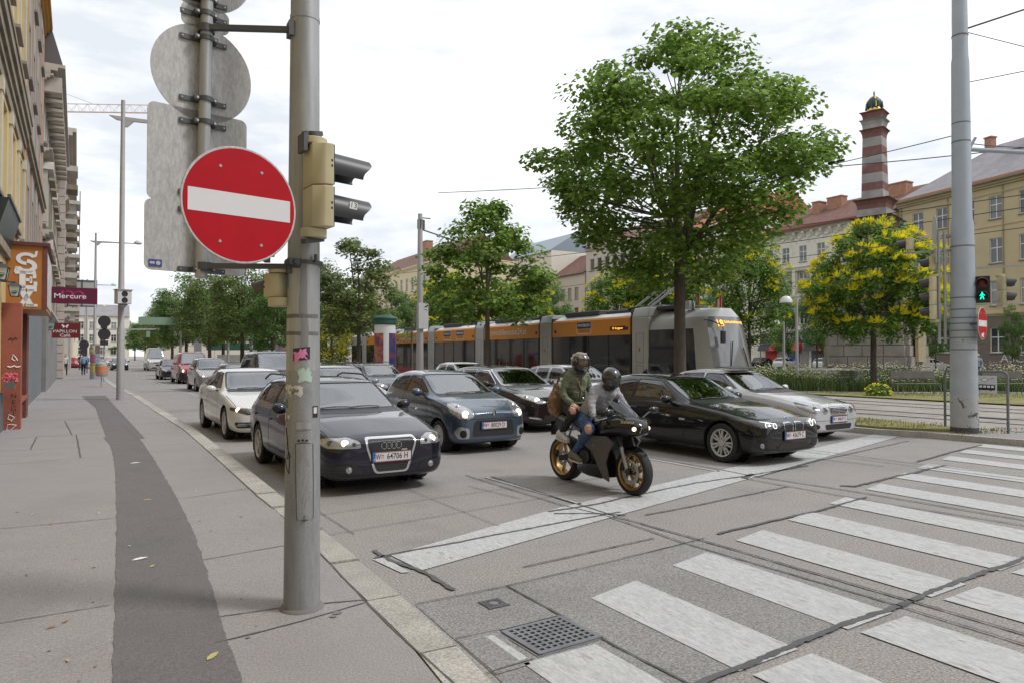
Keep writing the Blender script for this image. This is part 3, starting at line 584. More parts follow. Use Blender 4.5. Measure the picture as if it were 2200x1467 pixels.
wire('contact wire over the far rail, behind the signals', [(20, 60, 5.6), (22.5, 22, 5.5), (23.4, 9, 5.5), (24.6, 0, 5.5)], .012, .02)
wire('thick wire leaving the pole top to the upper right corner', [(QX, QY, 8.75), (19.5, 6.1, 10.1)], .02)
wire('thin wire from the pole top curving down to the right edge', [(QX + .1, QY - .1, 8.7), (18.4, 5.0, 6.6)], .009)
wire('faint thin wire high in the upper right corner', [(17.5, 8.2, 10.8), (21.5, 5.2, 7.2)], .008)
wire('dark cable from the bracket arm to the right edge', [(QX + .15, QY - .1, 6.3), (17.6, 7.0, 6.1), (18.9, 5.4, 6.35)], .012, .06)
wire('wire from the pole at mid height to the right edge', [(QX, QY, 7.6), (18.6, 5.7, 8.05)], .01)
# street lamps on the left pavement
M_lamp = mat('lamp_grey', (.40, .39, .39), .5, metal=.2, var=.06)
def street_lamp(label, x, y, h=11.1):
    t = thing('street_lamp', label, 'street lamp', (x, y, .12), R(-2), 'tall grey street lamps along the left kerb')
    b = MB(); b.tube([(0, 0, -.1), (0, 0, 2.6), (0, 0, 2.65), (0, 0, h)], [.135, .13, .11, .07], 20); b.build('lamp_post', M_lamp, t)
    b = MB(); b.prism([(-.45, h - .62), (-.2, h - .76), (.35, h - .76), (.15, h - .98), (.0, h - .98), (.0, h - .76), (3.0, h - .66), (3.0, h - .6)][::1], -.05, .05, A=Matrix.Rotation(R(90), 4, 'X')); b.build('lamp_arm', M_lamp, t, smooth=0)
    b = MB(); b.lathe([(.0, .26), (.16, .22), (.28, .1), (.3, 0), (.24, -.06), (0, -.08)], 20, A=Matrix.Translation((2.9, 0, h - .62))); b.build('lamp_head', mat('lamp_dome', (.5, .5, .5), .4), t)
    return t
street_lamp('tall grey street lamp carrying the speed camera box', .29, 30.05)
street_lamp('second grey street lamp along the left kerb, behind the litter bin', -1.15, 64)
street_lamp('third grey street lamp along the left kerb, in front of the hotel billboard', -2.75, 104)
street_lamp('fourth grey street lamp, far down the left pavement', -4.2, 150)
street_lamp('farthest grey street lamp, small above the traffic', -5.9, 205)
sc_ = thing('speed_camera', 'white speed camera box with two round dark lenses on the lamp post', 'speed camera', (.35, 29.72, 3.62), R(18))
b = MB(); b.bb(-.24, .24, -.16, .2, 0, .5); b.build('camera_box', mat('camera_white', (.6, .6, .6), .5), sc_, bevel=.012); b = MB(); b.bb(-.27, .27, -.2, .22, .5, .53); b.build('roof_lid', M_lamp, sc_)
for z in (.36, .13): b = MB(); b.lathe([(.105, 0), (.085, .02), (.06, -.02), (0, -.03)], 20, A=Tm((.0, -.165, z), 0, R(90))); b.build('lens', mat('dark_lens', (.02, .018, .02), .15), sc_)
b = MB(); b.tube([(0, .0, 0), (0, .05, -.14)], [.16, .06], 12); b.bar((.02, .02, -.1), (-.1, .22, -1.1), .05, .05); b.build('mount', M_lamp, sc_)
# small pavement furniture
bn = thing('litter_bin', 'grey and orange litter bin on a thin post at the kerb', 'litter bin', (-.45, 42.9, .12))
b = MB(); b.lathe([(.24, .55), (.27, .6), (.27, 1.05), (.24, 1.2), (.1, 1.3), (0, 1.32)], 20); b.build('bin_body', mat('bin_grey', (.32, .32, .31), .6), bn); b = MB(); b.lathe([(.274, .72), (.274, .84)], 20); b.lathe([(.274, .9), (.274, 1.06)], 20); b.build('orange_band', mat('bin_orange', (.62, .2, .06), .5), bn); b = MB(); b.cyl((0, 0, -.1), (0, 0, .6), .03); b.build('bin_post', M_lamp, bn)
po = thing('poster_column', 'slim post wrapped in small coloured posters on the left pavement', 'poster post', (-1.0, 57, .12))
b = MB(); b.cyl((0, 0, 0), (0, 0, 2.4), .3, n=16); b.build('drum', M_galv, po)
for k, c in enumerate([(.5, .4, .1), (.12, .2, .14), (.45, .12, .2), (.2, .25, .3), (.55, .5, .3), (.15, .1, .1)]):
    b = MB(); z0 = .5 + .62 * (k // 2); a0 = R(200 + 75 * (k % 2)); vs = [(.31 * math.cos(a0 + R(70) * i / 5), .31 * math.sin(a0 + R(70) * i / 5), z) for i in range(6) for z in (z0, z0 + .56)]; b.add(vs, [(2 * i, 2 * i + 2, 2 * i + 3, 2 * i + 1) for i in range(5)]); b.build('poster', mat('poster%d' % k, c, .6, var=.5, vscale=7), po, smooth=0)
def dark_sign_post(label, x, y, discs, boxes, h):
    t = thing('sign_post', label, 'sign post', (x, y, .12), 0, 'sign posts far down the left pavement'); b = MB(); b.cyl((0, 0, 0), (0, 0, h), .035); b.build('post', M_lamp, t)
    for z, r in discs: b = MB(); b.prism(circ(r, 20), -.01, .01, A=Tm((0, -.05, z), 0, R(90))); b.build('disc', mat('sign_dark', (.035, .03, .035), .6), t)
    for z, w, hh in boxes: b = MB(); b.bb(-w / 2, w / 2, -.1, .05, z, z + hh); b.build('signal_box', MATS['sign_dark'], t)
    return t
dark_sign_post('post with two dark round signs and signal boxes by the litter bin', -.42, 52, [(3.75, .36), (2.95, .36)], [(2.25, .45, .3), (2.62, .5, .22), (3.3, .35, .12)], 4.1)
dark_sign_post('lower post with one dark round sign further down the pavement', -2.1, 72, [(2.55, .38)], [(1.7, .5, .6)], 3)
# overhead gantries across the road
def gantry(label, x0, x1, y, h, plates):
    t = thing('gantry', label, 'gantry', (0, 0, 0), 0, 'gantries far down the road'); b = MB(); b.bar((x0, y, h), (x1, y, h + .3), .15, .18); b.build('beam', M_lamp, t)
    b = MB(); b.cyl((x1 - .4, y, 0), (x1 - .4, y, h + .4), .15); b.build('post', M_lamp, t)
    for (xa, xb, za, zb) in plates: b = MB(); b.bb(xa, xb, y - .16, y - .08, za, zb); b.build('sign_panel', mat('gantry_green', (.20, .30, .21), .5), t)
gantry('gantry beam with a pale green direction panel over the road', 2.6, 14, 84, 5.2, [(2.4, 6.0, 4.9, 5.7)])
gantry('thinner farther gantry beam over the road with a small green box', -2.9, 9.5, 120, 5.4, [(4.5, 5.0, 4.4, 5.3)])
# tower crane beyond the houses
cr_ = thing('tower_crane', 'pale red lattice crane jib high above the left house roofs', 'crane', (0, 0, 0))
b = MB(); a, c = Vector(A_(-120, 216, 160)), Vector(A_(480, 226, 175)); n = 26
top = [a.lerp(c, i / n) for i in range(n + 1)]; sd = Vector((.4, -.5, 0)); up = Vector((0, 0, -1.9))
b.tube(top, .11, 5); b.tube([p + up + sd for p in top], .09, 5); b.tube([p + up - sd for p in top], .09, 5)
for i in range(n): m_ = top[i].lerp(top[i + 1], .5); b.tube([top[i] + up + sd, m_, top[i + 1] + up + sd], .05, 4); b.tube([top[i] + up - sd, m_, top[i + 1] + up - sd], .05, 4)
b.build('jib', mat('crane_paint', (.55, .42, .36), .6), cr_)
b = MB(); m0 = a.lerp(c, .12); b.tube([m0 + Vector((0, 0, 9)), a.lerp(c, .5) + Vector((0, 0, .1))], .06, 4); b.tube([m0 + Vector((0, 0, 9)), m0 - Vector((0, 0, m0.z))], .8, 4); b.build('crane_mast', MATS['crane_paint'], cr_)
# ---------------------------------------------------------------- buildings
M_pane = mat('window_glass', (.03, .035, .04), .05, spec=.9); M_frame = mat('window_white', (.62, .62, .6), .5); M_reveal = mat('reveal', (.3, .28, .24), .8)
M_sill = mat('sill', (.24, .22, .2), .8); M_roofred = mat('roof_tile_brown', (.15, .075, .055), .8, var=.3, vscale=1.5, speck=.25, sscale=9); M_slate = mat('roof_slate', (.24, .225, .235), .8, var=.15, vscale=1, speck=.2, sscale=8)
M_brick = mat('chimney_brick', (.33, .17, .11), .85, var=.2, vscale=3, speck=.2, sscale=12)
WIN = {}
def window(par, x0, x1, z0, z1, dep, fm=None, bars=True, curtain=None):
    fm = fm or M_frame; w, h = round(x1 - x0, 3), round(z1 - z0, 3); key = (w, h, fm.name, bars)
    if key not in WIN:
        b = MB(); t = .075
        b.bb(0, t, 0, .07, 0, h); b.bb(w - t, w, 0, .07, 0, h); b.bb(t, w - t, 0, .07, 0, t); b.bb(t, w - t, 0, .07, h - t, h)
        if bars: b.bb(w / 2 - .05, w / 2 + .05, .01, .06, t, h - t); b.bb(t, w - t, .012, .058, h * .60, h * .60 + .09)
        f = b.build('window', fm, None, smooth=0); fm_ = f.data; bpy.data.objects.remove(f)
        b = MB(); b.sheet([(0, 0, 0)] * 0 or [(t, .05, t), (w - t, .05, t), (w - t, .05, h - t), (t, .05, h - t)]); p = b.build('pane', curtain or M_pane, None, smooth=0); pm = p.data; bpy.data.objects.remove(p)
        WIN[key] = (fm_, pm)
    f = bpy.data.objects.new('window', WIN[key][0]); COL.objects.link(f); f.parent = par; f.location = (x0, dep, z0)
    p = bpy.data.objects.new('pane', WIN[key][1]); COL.objects.link(p); p.parent = f
    if rnd.random() < .4: p.material_slots[0].link = 'OBJECT'; p.material_slots[0].material = rnd.choice((mat('curtained_glass', (.22, .215, .2), .15, var=.3, vscale=4, spec=.8), mat('blind_glass', (.10, .10, .10), .08, spec=.9)))
    return f
def wall_mesh(L, D, H, wins, m, rec=.18, arch=()):
    b = MB(); xs = sorted({0, L} | {v for w in wins for v in w[:2]}); zs = sorted({-.3, H} | {v for w in wins for v in w[2:4]})
    for i in range(len(xs) - 1):
        for j in range(len(zs) - 1):
            cx, cz = (xs[i] + xs[i + 1]) / 2, (zs[j] + zs[j + 1]) / 2
            if any(w[0] < cx < w[1] and w[2] < cz < w[3] for w in wins): continue
            b.add([(xs[i], 0, zs[j]), (xs[i + 1], 0, zs[j]), (xs[i + 1], 0, zs[j + 1]), (xs[i], 0, zs[j + 1])], [(0, 1, 2, 3)])
    for (x0, x1, z0, z1) in [w[:4] for w in wins]:
        c = [(x0, z0), (x1, z0), (x1, z1), (x0, z1)]
        for (p, q) in zip(c, c[1:] + c[:1]): b.add([(p[0], 0, p[1]), (q[0], 0, q[1]), (q[0], rec, q[1]), (p[0], rec, p[1])], [(0, 1, 2, 3)])
    b.add([(0, 0, -.3), (0, D, -.3), (0, D, H), (0, 0, H), (L, 0, -.3), (L, D, -.3), (L, D, H), (L, 0, H)], [(0, 3, 2, 1), (4, 5, 6, 7), (1, 2, 6, 5), (3, 7, 6, 2)])
    return b
def gable(L, D, H, rh, over=.4, hip=(0, 0)):
    b = MB(); o = over
    b.add([(-o * 0, -o, H), (L, -o, H), (L - hip[1], D / 2, H + rh), (hip[0], D / 2, H + rh), (L, D, H), (0, D, H), (0, -o, H - .15), (L, -o, H - .15)],
          [(0, 1, 2, 3), (3, 2, 4, 5), (0, 3, 5), (1, 4, 2), (6, 7, 1, 0)]); return b
def grid_windows(cols, rows): return [(x - w / 2, x + w / 2, z - h / 2, z + h / 2) for (z, w, h) in rows for x in cols]
def house(name, label, loc, rz, L, D, H, wins, wm, roofm=None, rh=3, hip=(0, 0), chims=(), fm=None, sills=True, cornice=(), over=.4, cm=None, bars=True, rec=.18):
    t = thing(name, label, 'building', loc, rz); wall_mesh(L, D, H, wins, wm, rec).build('wall', wm, t, smooth=0)
    for w in wins:
        f = window(t, w[0], w[1], w[2], w[3], rec - .07, fm, bars)
        if sills: b = MB(); b.bb(-.08, w[1] - w[0] + .08, -.26, .0, -.1, -.02); b.build('sill', M_sill, f, smooth=0)
    if roofm:
        r = gable(L, D, H, rh, over, hip).build('roof', roofm, t, smooth=0)
        for (x, y, w, d, z0, h) in chims:
            b = MB(); b.bb(x, x + w, y, y + d, z0, z0 + h); b.bb(x - .08, x + w + .08, y - .08, y + d + .08, z0 + h, z0 + h + .15); b.build('chimney', M_brick, r, smooth=0)
    for (z0, z1, pr) in cornice:
        b = MB(); n = 3
        for i in range(n): b.bb(-.02 + .003 * i, L + .02 - .003 * i, -pr * (i + 1) / n, .02, z0 + (z1 - z0) * i / n, z0 + (z1 - z0) * (i + 1) / n)
        b.build('cornice', cm or wm, t, smooth=0)
    return t
M_cream1 = mat('weathered_cream', (.66, .62, .54), .9, var=.08, vscale=.8, col2=(.36, .31, .26), v2=(.52, .68))
M_beige = mat('beige_render', (.47, .385, .235), .9, var=.08, vscale=.6)
M_brown = mat('brown_base_render', (.155, .125, .10), .9, var=.1, vscale=1)
# cream weathered house with shops behind the striped column
cols = [1.6 + 2.75 * i for i in range(7)]
W1 = grid_windows(cols, [(15.1, 1.15, 2.1), (11.4, 1.25, 2.5), (7.0, 1.25, 2.6)])
B1 = house('apartment_house', 'weathered cream house with dark shops and a swagged cornice behind the striped column', (80, 70.5, .1), R(-90), 20, 14, 18.4, W1, M_cream1, M_roofred, 4.2, (3.2, 0), [(5.5, 4, 1.1, 1.6, 19.5, 3.0), (7.4, 4.6, 2.2, 1.2, 20.2, 2.6), (15.5, 4.5, 3.0, 1.4, 20.5, 2.3)], cornice=[(18.0, 18.5, .75), (13.2, 13.4, .2), (9.3, 9.5, .22), (4.6, 5.0, .35)], over=.8)
b = MB(); b.bb(0, 20, -.83, -.78, 18.38, 18.62); b.build('gutter', mat('gutter_red', (.25, .06, .045), .6), B1, smooth=0)
for i in range(15): b = MB(); x = .4 + 1.37 * i; b.prism([(0, 0), (-.55, 0), (-.5, -.25), (-.1, -.75), (0, -.8)], x, x + .28, A=Matrix(((0, 0, 1, 0), (1, 0, 0, 0), (0, 1, 0, 17.98), (0, 0, 0, 1)))); b.build('bracket', M_cream1, B1, smooth=0)
for i in range(14):
    b = MB(); x0 = .75 + 1.37 * i; b.tube([(x0 + .9 * k / 6, -.05, 17.5 - .32 * math.sin(PI * k / 6)) for k in range(7)], [.06, .1, .13, .15, .13, .1, .06], 6); b.build('swag', M_cream1, B1)
for i, x in enumerate(cols):
    b = MB(); b.bb(x - .95, x + .95, -.32, .0, 12.75, 12.95); b.bb(x - .9, x - .68, -.16, 0, 10.1, 12.75); b.bb(x + .68, x + .9, -.16, 0, 10.1, 12.75); b.bb(x - .95, x + .95, -.25, 0, 9.9, 10.08); b.build('window_surround', mat('surround', (.34, .30, .24), .9, var=.1), B1, smooth=0)
    b = MB(); b.prism([(x - 1, 8.45), (x + 1, 8.45), (x, 9.2)], 0, .3, A=Matrix.Rotation(R(90), 4, 'X')); b.bb(x - .85, x - .68, -.12, 0, 5.7, 8.45); b.bb(x + .68, x + .85, -.12, 0, 5.7, 8.45); b.build('pediment', MATS['surround'], B1, smooth=0)
    if i < 6: b = MB(); b.bb(x + 1.15, x + 1.6, -.14, 0, 9.55, 13.1); b.build('pilaster', M_cream1, B1, smooth=0)
b = MB(); b.bb(0, 11.8, -.12, .01, 3.3, 4.6); b.build('shop_fascia', mat('fascia_black', (.035, .033, .036), .6), B1, smooth=0)
b = MB(); b.text('NATAN CU', 1.0, Tm((5.2, -.14, 3.95), 0, R(90)), sx=1.25); b.build('shop_lettering', mat('letter_grey', (.4, .4, .4), .6), B1, smooth=0)
for k, (x, c) in enumerate(((.8, (.45, .02, .02)), (4.5, (.05, .07, .35)), (8.3, (.1, .09, .09)))):
    b = MB(); b.bb(x, x + 2.0, -.02, .02, .0, 2.7); b.build('shop_door', mat('shop_door%d' % k, c, .5), B1, smooth=0)
    b = MB(); pr = [(0, 3.2), (-.6, 3.1), (-1.05, 2.7), (-1.2, 2.2)]; vs = [(x - .4 + 2.8 * s_, y, z) for y, z in pr for s_ in (0, 1)]; b.add(vs, [(2 * i, 2 * i + 1, 2 * i + 3, 2 * i + 2) for i in range(3)]); aw = b.build('awning', MATS['fascia_black'], B1)
    b = MB(); b.add([(x + 2.41, y, z) for y, z in pr] + [(x + 2.41, -.05, 2.2)], [(0, 1, 2, 3, 4)]); b.add([(x + 1.6 + .8 * s_, y - .03, z + .02) for y, z in pr for s_ in (0, 1)], [(2 * i, 2 * i + 1, 2 * i + 3, 2 * i + 2) for i in range(3)]); b.build('awning_red', mat('awning_red', (.5, .02, .02), .6), aw)
    b = MB(); b.bb(x + 2.1, x + 3.4, -.06, 0, 0, 3.2); b.build('shop_pier', mat('pier_stone', (.27, .25, .22), .9, var=.2), B1, smooth=0)
b = MB(); arc = [(15.0, 0), (15.0, 2.4)] + [(16.6 - 1.6 * math.cos(PI * i / 12), 2.4 + 1.6 * math.sin(PI * i / 12)) for i in range(1, 12)] + [(18.2, 2.4), (18.2, 0)]
b.prism(arc, .0, .25, A=Matrix.Rotation(R(90), 4, 'X')); b.build('arch_frame', mat('arch_stone', (.36, .33, .28), .9, var=.1), B1, smooth=0)
b = MB(); arc2 = [(16.6 + (x - 16.6) * .8, z * .92) for x, z in arc]; b.prism(arc2, .25, .28, A=Matrix.Rotation(R(90), 4, 'X')); b.build('arch_door', mat('arch_green', (.03, .075, .075), .5), B1, smooth=0)
b = MB(); b.bb(12, 20, -.05, 0, 0, 4.6); b.build('ground_floor_cladding', mat('dark_stucco', (.16, .145, .13), .9, var=.2), B1, smooth=0)
# beige corner house
cols = [2.6 + 3.1 * i for i in range(14)]
W2 = grid_windows(cols, [(16.6, 1.45, 2.3), (12.2, 1.45, 2.5), (7.9, 1.45, 2.5)]) + [(x - .8, x + .8, 1.9, 4.4) for x in cols]
B2 = house('corner_house', 'beige rendered corner house with white windows and a brown ground floor at right', (80.3, 50.3, .1), R(-101.5), 44, 16, 19.3, W2, M_beige, M_slate, 6.0, (6, 0), [(11, 6.5, 3.4, 1.8, 23.4, 3.4), (5.2, 7, .8, .8, 22.5, 3.6)], cornice=[(18.7, 19.3, .7), (5.55, 5.9, .3), (14.6, 14.75, .08), (17.9, 18.1, .12)], over=.9)
b = MB(); b.bb(0, 44, -.93, -.86, 19.26, 19.5); b.build('gutter', mat('gutter_copper', (.36, .17, .09), .6), B2, smooth=0)
for k, x in enumerate([.0] + [c + .8 for c in cols]):
    x1 = (cols + [44.8])[k] - .8
    b = MB()
    for z0, z1 in ((.0, .9), (.93, 1.85), (1.88, 2.75), (2.78, 3.65), (3.68, 4.55), (4.58, 5.54)): b.bb(x + .003, x1 - .003, -.05, .0, z0, z1)
    b.build('base_cladding', M_brown, B2, smooth=0)
for x in cols:
    b = MB(); b.bb(x - .797, x + .797, -.05, .0, 0, 1.88); b.build('base_cladding', M_brown, B2, smooth=0); b = MB(); b.bb(x - .797, x + .797, -.05, 0, 4.42, 5.54); b.build('base_cladding', M_brown, B2, smooth=0)
for x in (.35, 6.4, 12.6, 18.8): b = MB(); b.bb(x, x + .12, -.1, 0, 5.9, 18.7); b.build('downpipe', mat('pipe_beige', (.30, .24, .14), .7), B2, smooth=0)
b = MB(); b.text('ASCLI  ZOO', 1.15, Tm((15.8, -.06, 1.3), 0, R(90)), sx=1.15, bold=-.008); b.build('graffiti', mat('spray_white', (.6, .6, .6), .8), B2, smooth=0)
# row behind the trees, going left
M_w = mat('pale_cream', (.64, .60, .51), .9, var=.06); M_g = mat('grey_beige', (.50, .44, .37), .9, var=.06); M_y = mat('pale_yellow', (.62, .53, .35), .9, var=.05); M_dw = mat('dark_frame', (.25, .24, .23), .6)
cl = lambda L, s, o=1.5: [o + s * i for i in range(int((L - 1) / s))]
house('apartment_house', 'cream house with a red tile roof directly behind the big maple', (80, 84.5, .1), R(-90), 13.8, 14, 21.5, grid_windows(cl(14, 2.9), [(18.6, 1.2, 2.2), (14.6, 1.2, 2.3), (10.6, 1.2, 2.3), (6.6, 1.2, 2.3)]), M_w, mat('roof_red', (.36, .12, .06), .8, var=.15), 4.5, fm=M_dw, cornice=[(20.9, 21.5, .5)])
house('apartment_house', 'grey beige plain house left of the big maple crown, with twin windows', (80, 113, .1), R(-90), 27, 14, 22.2, grid_windows([2 + 2.3 * i for i in range(11)], [(18.8, 1.4, 2.3), (14.4, 1.4, 2.3), (10.4, 1.4, 2.3), (6.3, 1.4, 2.3)]), M_g, M_roofred, 4, cornice=[(21.6, 22.2, .5)], bars=False)
house('apartment_house', 'lower house with a brown roof between taller cream ones', (80, 125, .1), R(-90), 11.5, 14, 17.6, grid_windows(cl(12, 2.4), [(13.8, 1.3, 2.3), (9.8, 1.3, 2.3), (6, 1.3, 2.3)]), M_g, M_roofred, 5, fm=M_dw, bars=False)
house('apartment_house', 'cream house with a blue grey metal roof above the trees', (80, 147, .1), R(-90), 21.5, 14, 23.5, grid_windows(cl(21, 3), [(19.6, 1.3, 2.2), (15.6, 1.3, 2.2), (11.6, 1.3, 2.2)]), M_w, mat('metal_roof', (.22, .26, .30), .5), 4.5)
B7 = house('apartment_house', 'pale yellow house with a brown hipped roof left of the tram pole', (54, 172, .1), R(-90), 52, 14, 19.8, grid_windows([2 + 3.2 * i for i in range(16)], [(16.4, 1.35, 2.4), (12, 1.35, 2.4), (7.6, 1.35, 2.4)]), M_y, M_roofred, 5.0, (6, 0), [(24, 6, 3, 1.5, 23, 3.6)], fm=M_frame, cornice=[(19.2, 19.8, .5), (14, 14.15, .15)])
house('apartment_house', 'very distant pale block at the end of the street', (-13, 262, .1), R(0), 18, 14, 14, grid_windows(cl(18, 3), [(11, 1.5, 2.2), (7, 1.5, 2.2), (3, 1.5, 2.2)]), M_w, M_slate, 4)
house('apartment_house', 'distant cream block closing the street beyond the trees', (14, 330, .1), R(0), 90, 14, 16, grid_windows(cl(90, 5), [(12.5, 2, 2.6), (7, 2, 2.6)]), M_g, M_slate, 4)

# ---- left side of the street
RL = R(90 + 2.06)
def lx(Y): return -2.12 - .036 * (Y - 19)
M_ya = mat('cream_yellow', (.58, .45, .22), .85, var=.08, vscale=.8); M_oc = mat('ochre', (.50, .28, .09), .85, var=.1); M_st = mat('grey_stripe', (.33, .30, .28), .8, var=.08); M_sal = mat('salmon', (.47, .29, .19), .85, var=.06)
M_dkc = mat('dirty_cornice', (.25, .21, .155), .9, var=.3, vscale=2); M_wh = mat('stucco_white', (.46, .43, .39), .9, var=.14, vscale=1.2); M_pk = mat('rusticated_pink', (.47, .41, .365), .9, var=.08)
LA = house('town_house', 'yellow town house with a heavy dark cornice at the left edge', (lx(-8), -8, 0), RL, 33.4, 12, 19, grid_windows([1.4 + 2.6 * i for i in range(13)], [(16, 1.2, 2.2), (11.3, 1.2, 2.6), (6.2, 1.3, 2.4)]), M_ya, cornice=[(18.4, 19, .2)])
b = MB()
for i, (p, z0, z1) in enumerate(((.05, 7.55, 7.85), (.10, 7.85, 8.05), (.16, 8.05, 8.3), (.22, 8.3, 8.55), (.25, 8.55, 8.68))): b.bb(-.1, 33.43 + .002 * i, -p, 0, z0, z1)
b.build('main_cornice', M_dkc, LA, smooth=0)
for i in range(13): b = MB(); x = 2.55 + 2.6 * i - (.3 if i == 12 else 0); b.bb(x, x + .32, -.06, 0, 4.2, 7.55); b.bb(x - .05, x + .37, -.08, 0, 7.25, 7.55); b.bb(x, x + .3, -.05, 0, 8.7, 18.4); b.build('pilaster', mat('pilaster_cream', (.54, .49, .38), .85, var=.08), LA, smooth=0)
b = MB(); b.bb(-.1, 33.38, -.09, 0, 4.0, 4.2); b.bb(-.1, 33.35, -.07, 0, 4.9, 5.0); b.build('string_course', M_dkc, LA, smooth=0)
b = MB(); b.bb(0, 33.3, -.06, 0, -.1, .95); b.build('plinth', mat('plinth_grey', (.13, .13, .14), .8, var=.1), LA, smooth=0)
LB = house('town_house', 'tall ochre house with grey vertical stripes beyond the yellow one', (lx(25.45), 25.45, 0), RL, 12.6, 12, 16.6, grid_windows([1.9, 4.6, 7.3, 10.2], [(14.6, 1.1, 1.7), (11.4, 1.1, 1.8), (8.2 + 1.3, 1.1, .01)][:2] + [(6.2, 1.1, 1.8)]), M_oc, cornice=[(16.1, 16.6, .35)])
for x0, x1, m in ((0, .9, M_oc), (1.15, 2.7, M_st), (3.9, 5.4, M_st), (6.6, 8.1, M_st), (9.4, 10.9, M_st), (11.2, 12.6, M_sal)):
    b = MB()
    for z0, z1 in ((3.6, 5.25), (7.15, 10.45), (12.35, 13.7), (15.5, 16.1)): b.bb(x0, x1, -.04, 0, z0, z1)
    for xx in (x0, x1 - .25): b.bb(xx + .003, xx + .247, -.05, 0, 3.61, 16.09)
    b.build('stripe_panel', m, LB, smooth=0)
b = MB(); b.bb(0.0, 12.6, -.14, 0, 8.1, 8.3); b.bb(0, 12.6, -.2, 0, 8.3, 8.42); b.build('string_course', M_dkc, LB, smooth=0)
b = MB(); b.bb(0, 12.6, -.08, 0, 0, 3.4); b.build('shop_front_band', mat('grey_blue_front', (.17, .185, .20), .7, var=.15), LB, smooth=0)
LC = house('town_house', 'white stucco house with a deep bracketed cornice and dark mansard', (lx(38.1), 38.1, 0), RL, 20, 12, 15, grid_windows([1.5 + 2.5 * i for i in range(8)], [(12.7, 1.2, 2.2), (9, 1.2, 2.4), (5.4, 1.2, 2.2)]), M_wh, cornice=[(14.2, 14.5, .4), (14.5, 14.95, .85), (10.9, 11.1, .4), (7.1, 7.4, .45), (3.7, 4.0, .35)])
b = MB(); b.add([(0, -.75, 14.96), (20, -.75, 14.96), (20, -.2, 16.9), (0, -.2, 16.9), (20, 6, 17.3), (0, 6, 17.3), (0, 6, 14.96)], [(0, 1, 2, 3), (3, 2, 4, 5), (0, 3, 5, 6)]); b.build('mansard_roof', mat('mansard', (.10, .10, .105), .6), LC, smooth=0)
for i in range(26): b = MB(); x = .3 + .76 * i; b.bb(x, x + .3, -.72, -.02, 13.75, 14.45); b.build('bracket', M_dkc if i % 2 else M_wh, LC, smooth=0)
for i in range(8):
    b = MB(); x = 1.5 + 2.5 * i
    for z in (10.25, 6.6): b.prism([(x - .95, z), (x + .95, z), (x + .8, z + .3), (x, z + .55), (x - .8, z + .3)], 0, .42, A=Matrix.Rotation(R(90), 4, 'X')); b.bb(x - .85, x - .62, -.2, 0, z - 2.4, z); b.bb(x + .62, x + .85, -.2, 0, z - 2.4, z)
    b.build('window_hood', M_dkc if i % 3 else M_wh, LC, smooth=0)
b = MB(); b.bb(0, 20, -.25, 0, 0, 3.5); b.build('shop_front_band', mat('stone_front', (.22, .215, .21), .8, var=.2, vscale=1), LC, smooth=0)
LD = house('town_house', 'pinkish rusticated house with stacked balcony bays further down the left side', (lx(58.2) + .55, 58.2, 0), RL, 36, 12, 17.6, grid_windows([2 + 3 * i for i in range(11)], [(14.6, 1.3, 2.2), (10.6, 1.3, 2.2), (6.6, 1.3, 2.2)]), M_pk, cornice=[(16.8, 17.6, .7), (12.4, 12.7, .3), (8.4, 8.7, .3), (4.2, 4.6, .4)])
for k in range(30): b = MB(); z = .2 + .57 * k; b.bb(-.06, 1.3, -.08, .6, z, z + .52); b.build('quoin', M_pk, LD, smooth=0)
for i, x in enumerate((4, 11, 18, 26)):
    for z in (5.0, 9.0, 13.0):
        b = MB(); b.bb(x, x + 3, -1.0, 0, z, z + .25); b.bb(x + .2, x + 2.8, -.8, 0, z + 2.5, z + 2.9); b.bb(x + .3, x + .55, -.7, 0, z - .7, z); b.bb(x + 2.4, x + 2.65, -.7, 0, z - .7, z); b.bb(x, x + 3, -1.0, -.92, z + .25, z + 1.0); b.build('balcony', M_dkc if i % 2 else M_wh, LD, smooth=0)
LE = house('town_house', 'grey corner house with a railed roof terrace beyond the rusticated one', (lx(96) + .8, 95, 0), RL, 34, 12, 12.6, grid_windows([2 + 3 * i for i in range(10)], [(9.6, 1.3, 2.0), (6.2, 1.3, 2.0)]), M_wh, cornice=[(12, 12.6, .6), (8.0, 8.2, .25)])
b = MB()
for i in range(12): b.tube([(.2 + 1.0 * i, -.4, 12.6), (.2 + 1.0 * i, -.4, 14.0)], .04, 5)
for z in (13.3, 14.0): b.tube([(.2, -.4, z), (11.3, -.4, z)], .04, 5)
b.build('terrace_railing', M_lamp, LE)
house('town_house', 'pale yellow row far down the left side of the street', (lx(130) + .8, 130, 0), RL, 110, 12, 13.5, grid_windows([2 + 3.4 * i for i in range(31)], [(10.5, 1.4, 2.2), (6.6, 1.4, 2.2)]), M_y, cornice=[(12.9, 13.5, .6)])
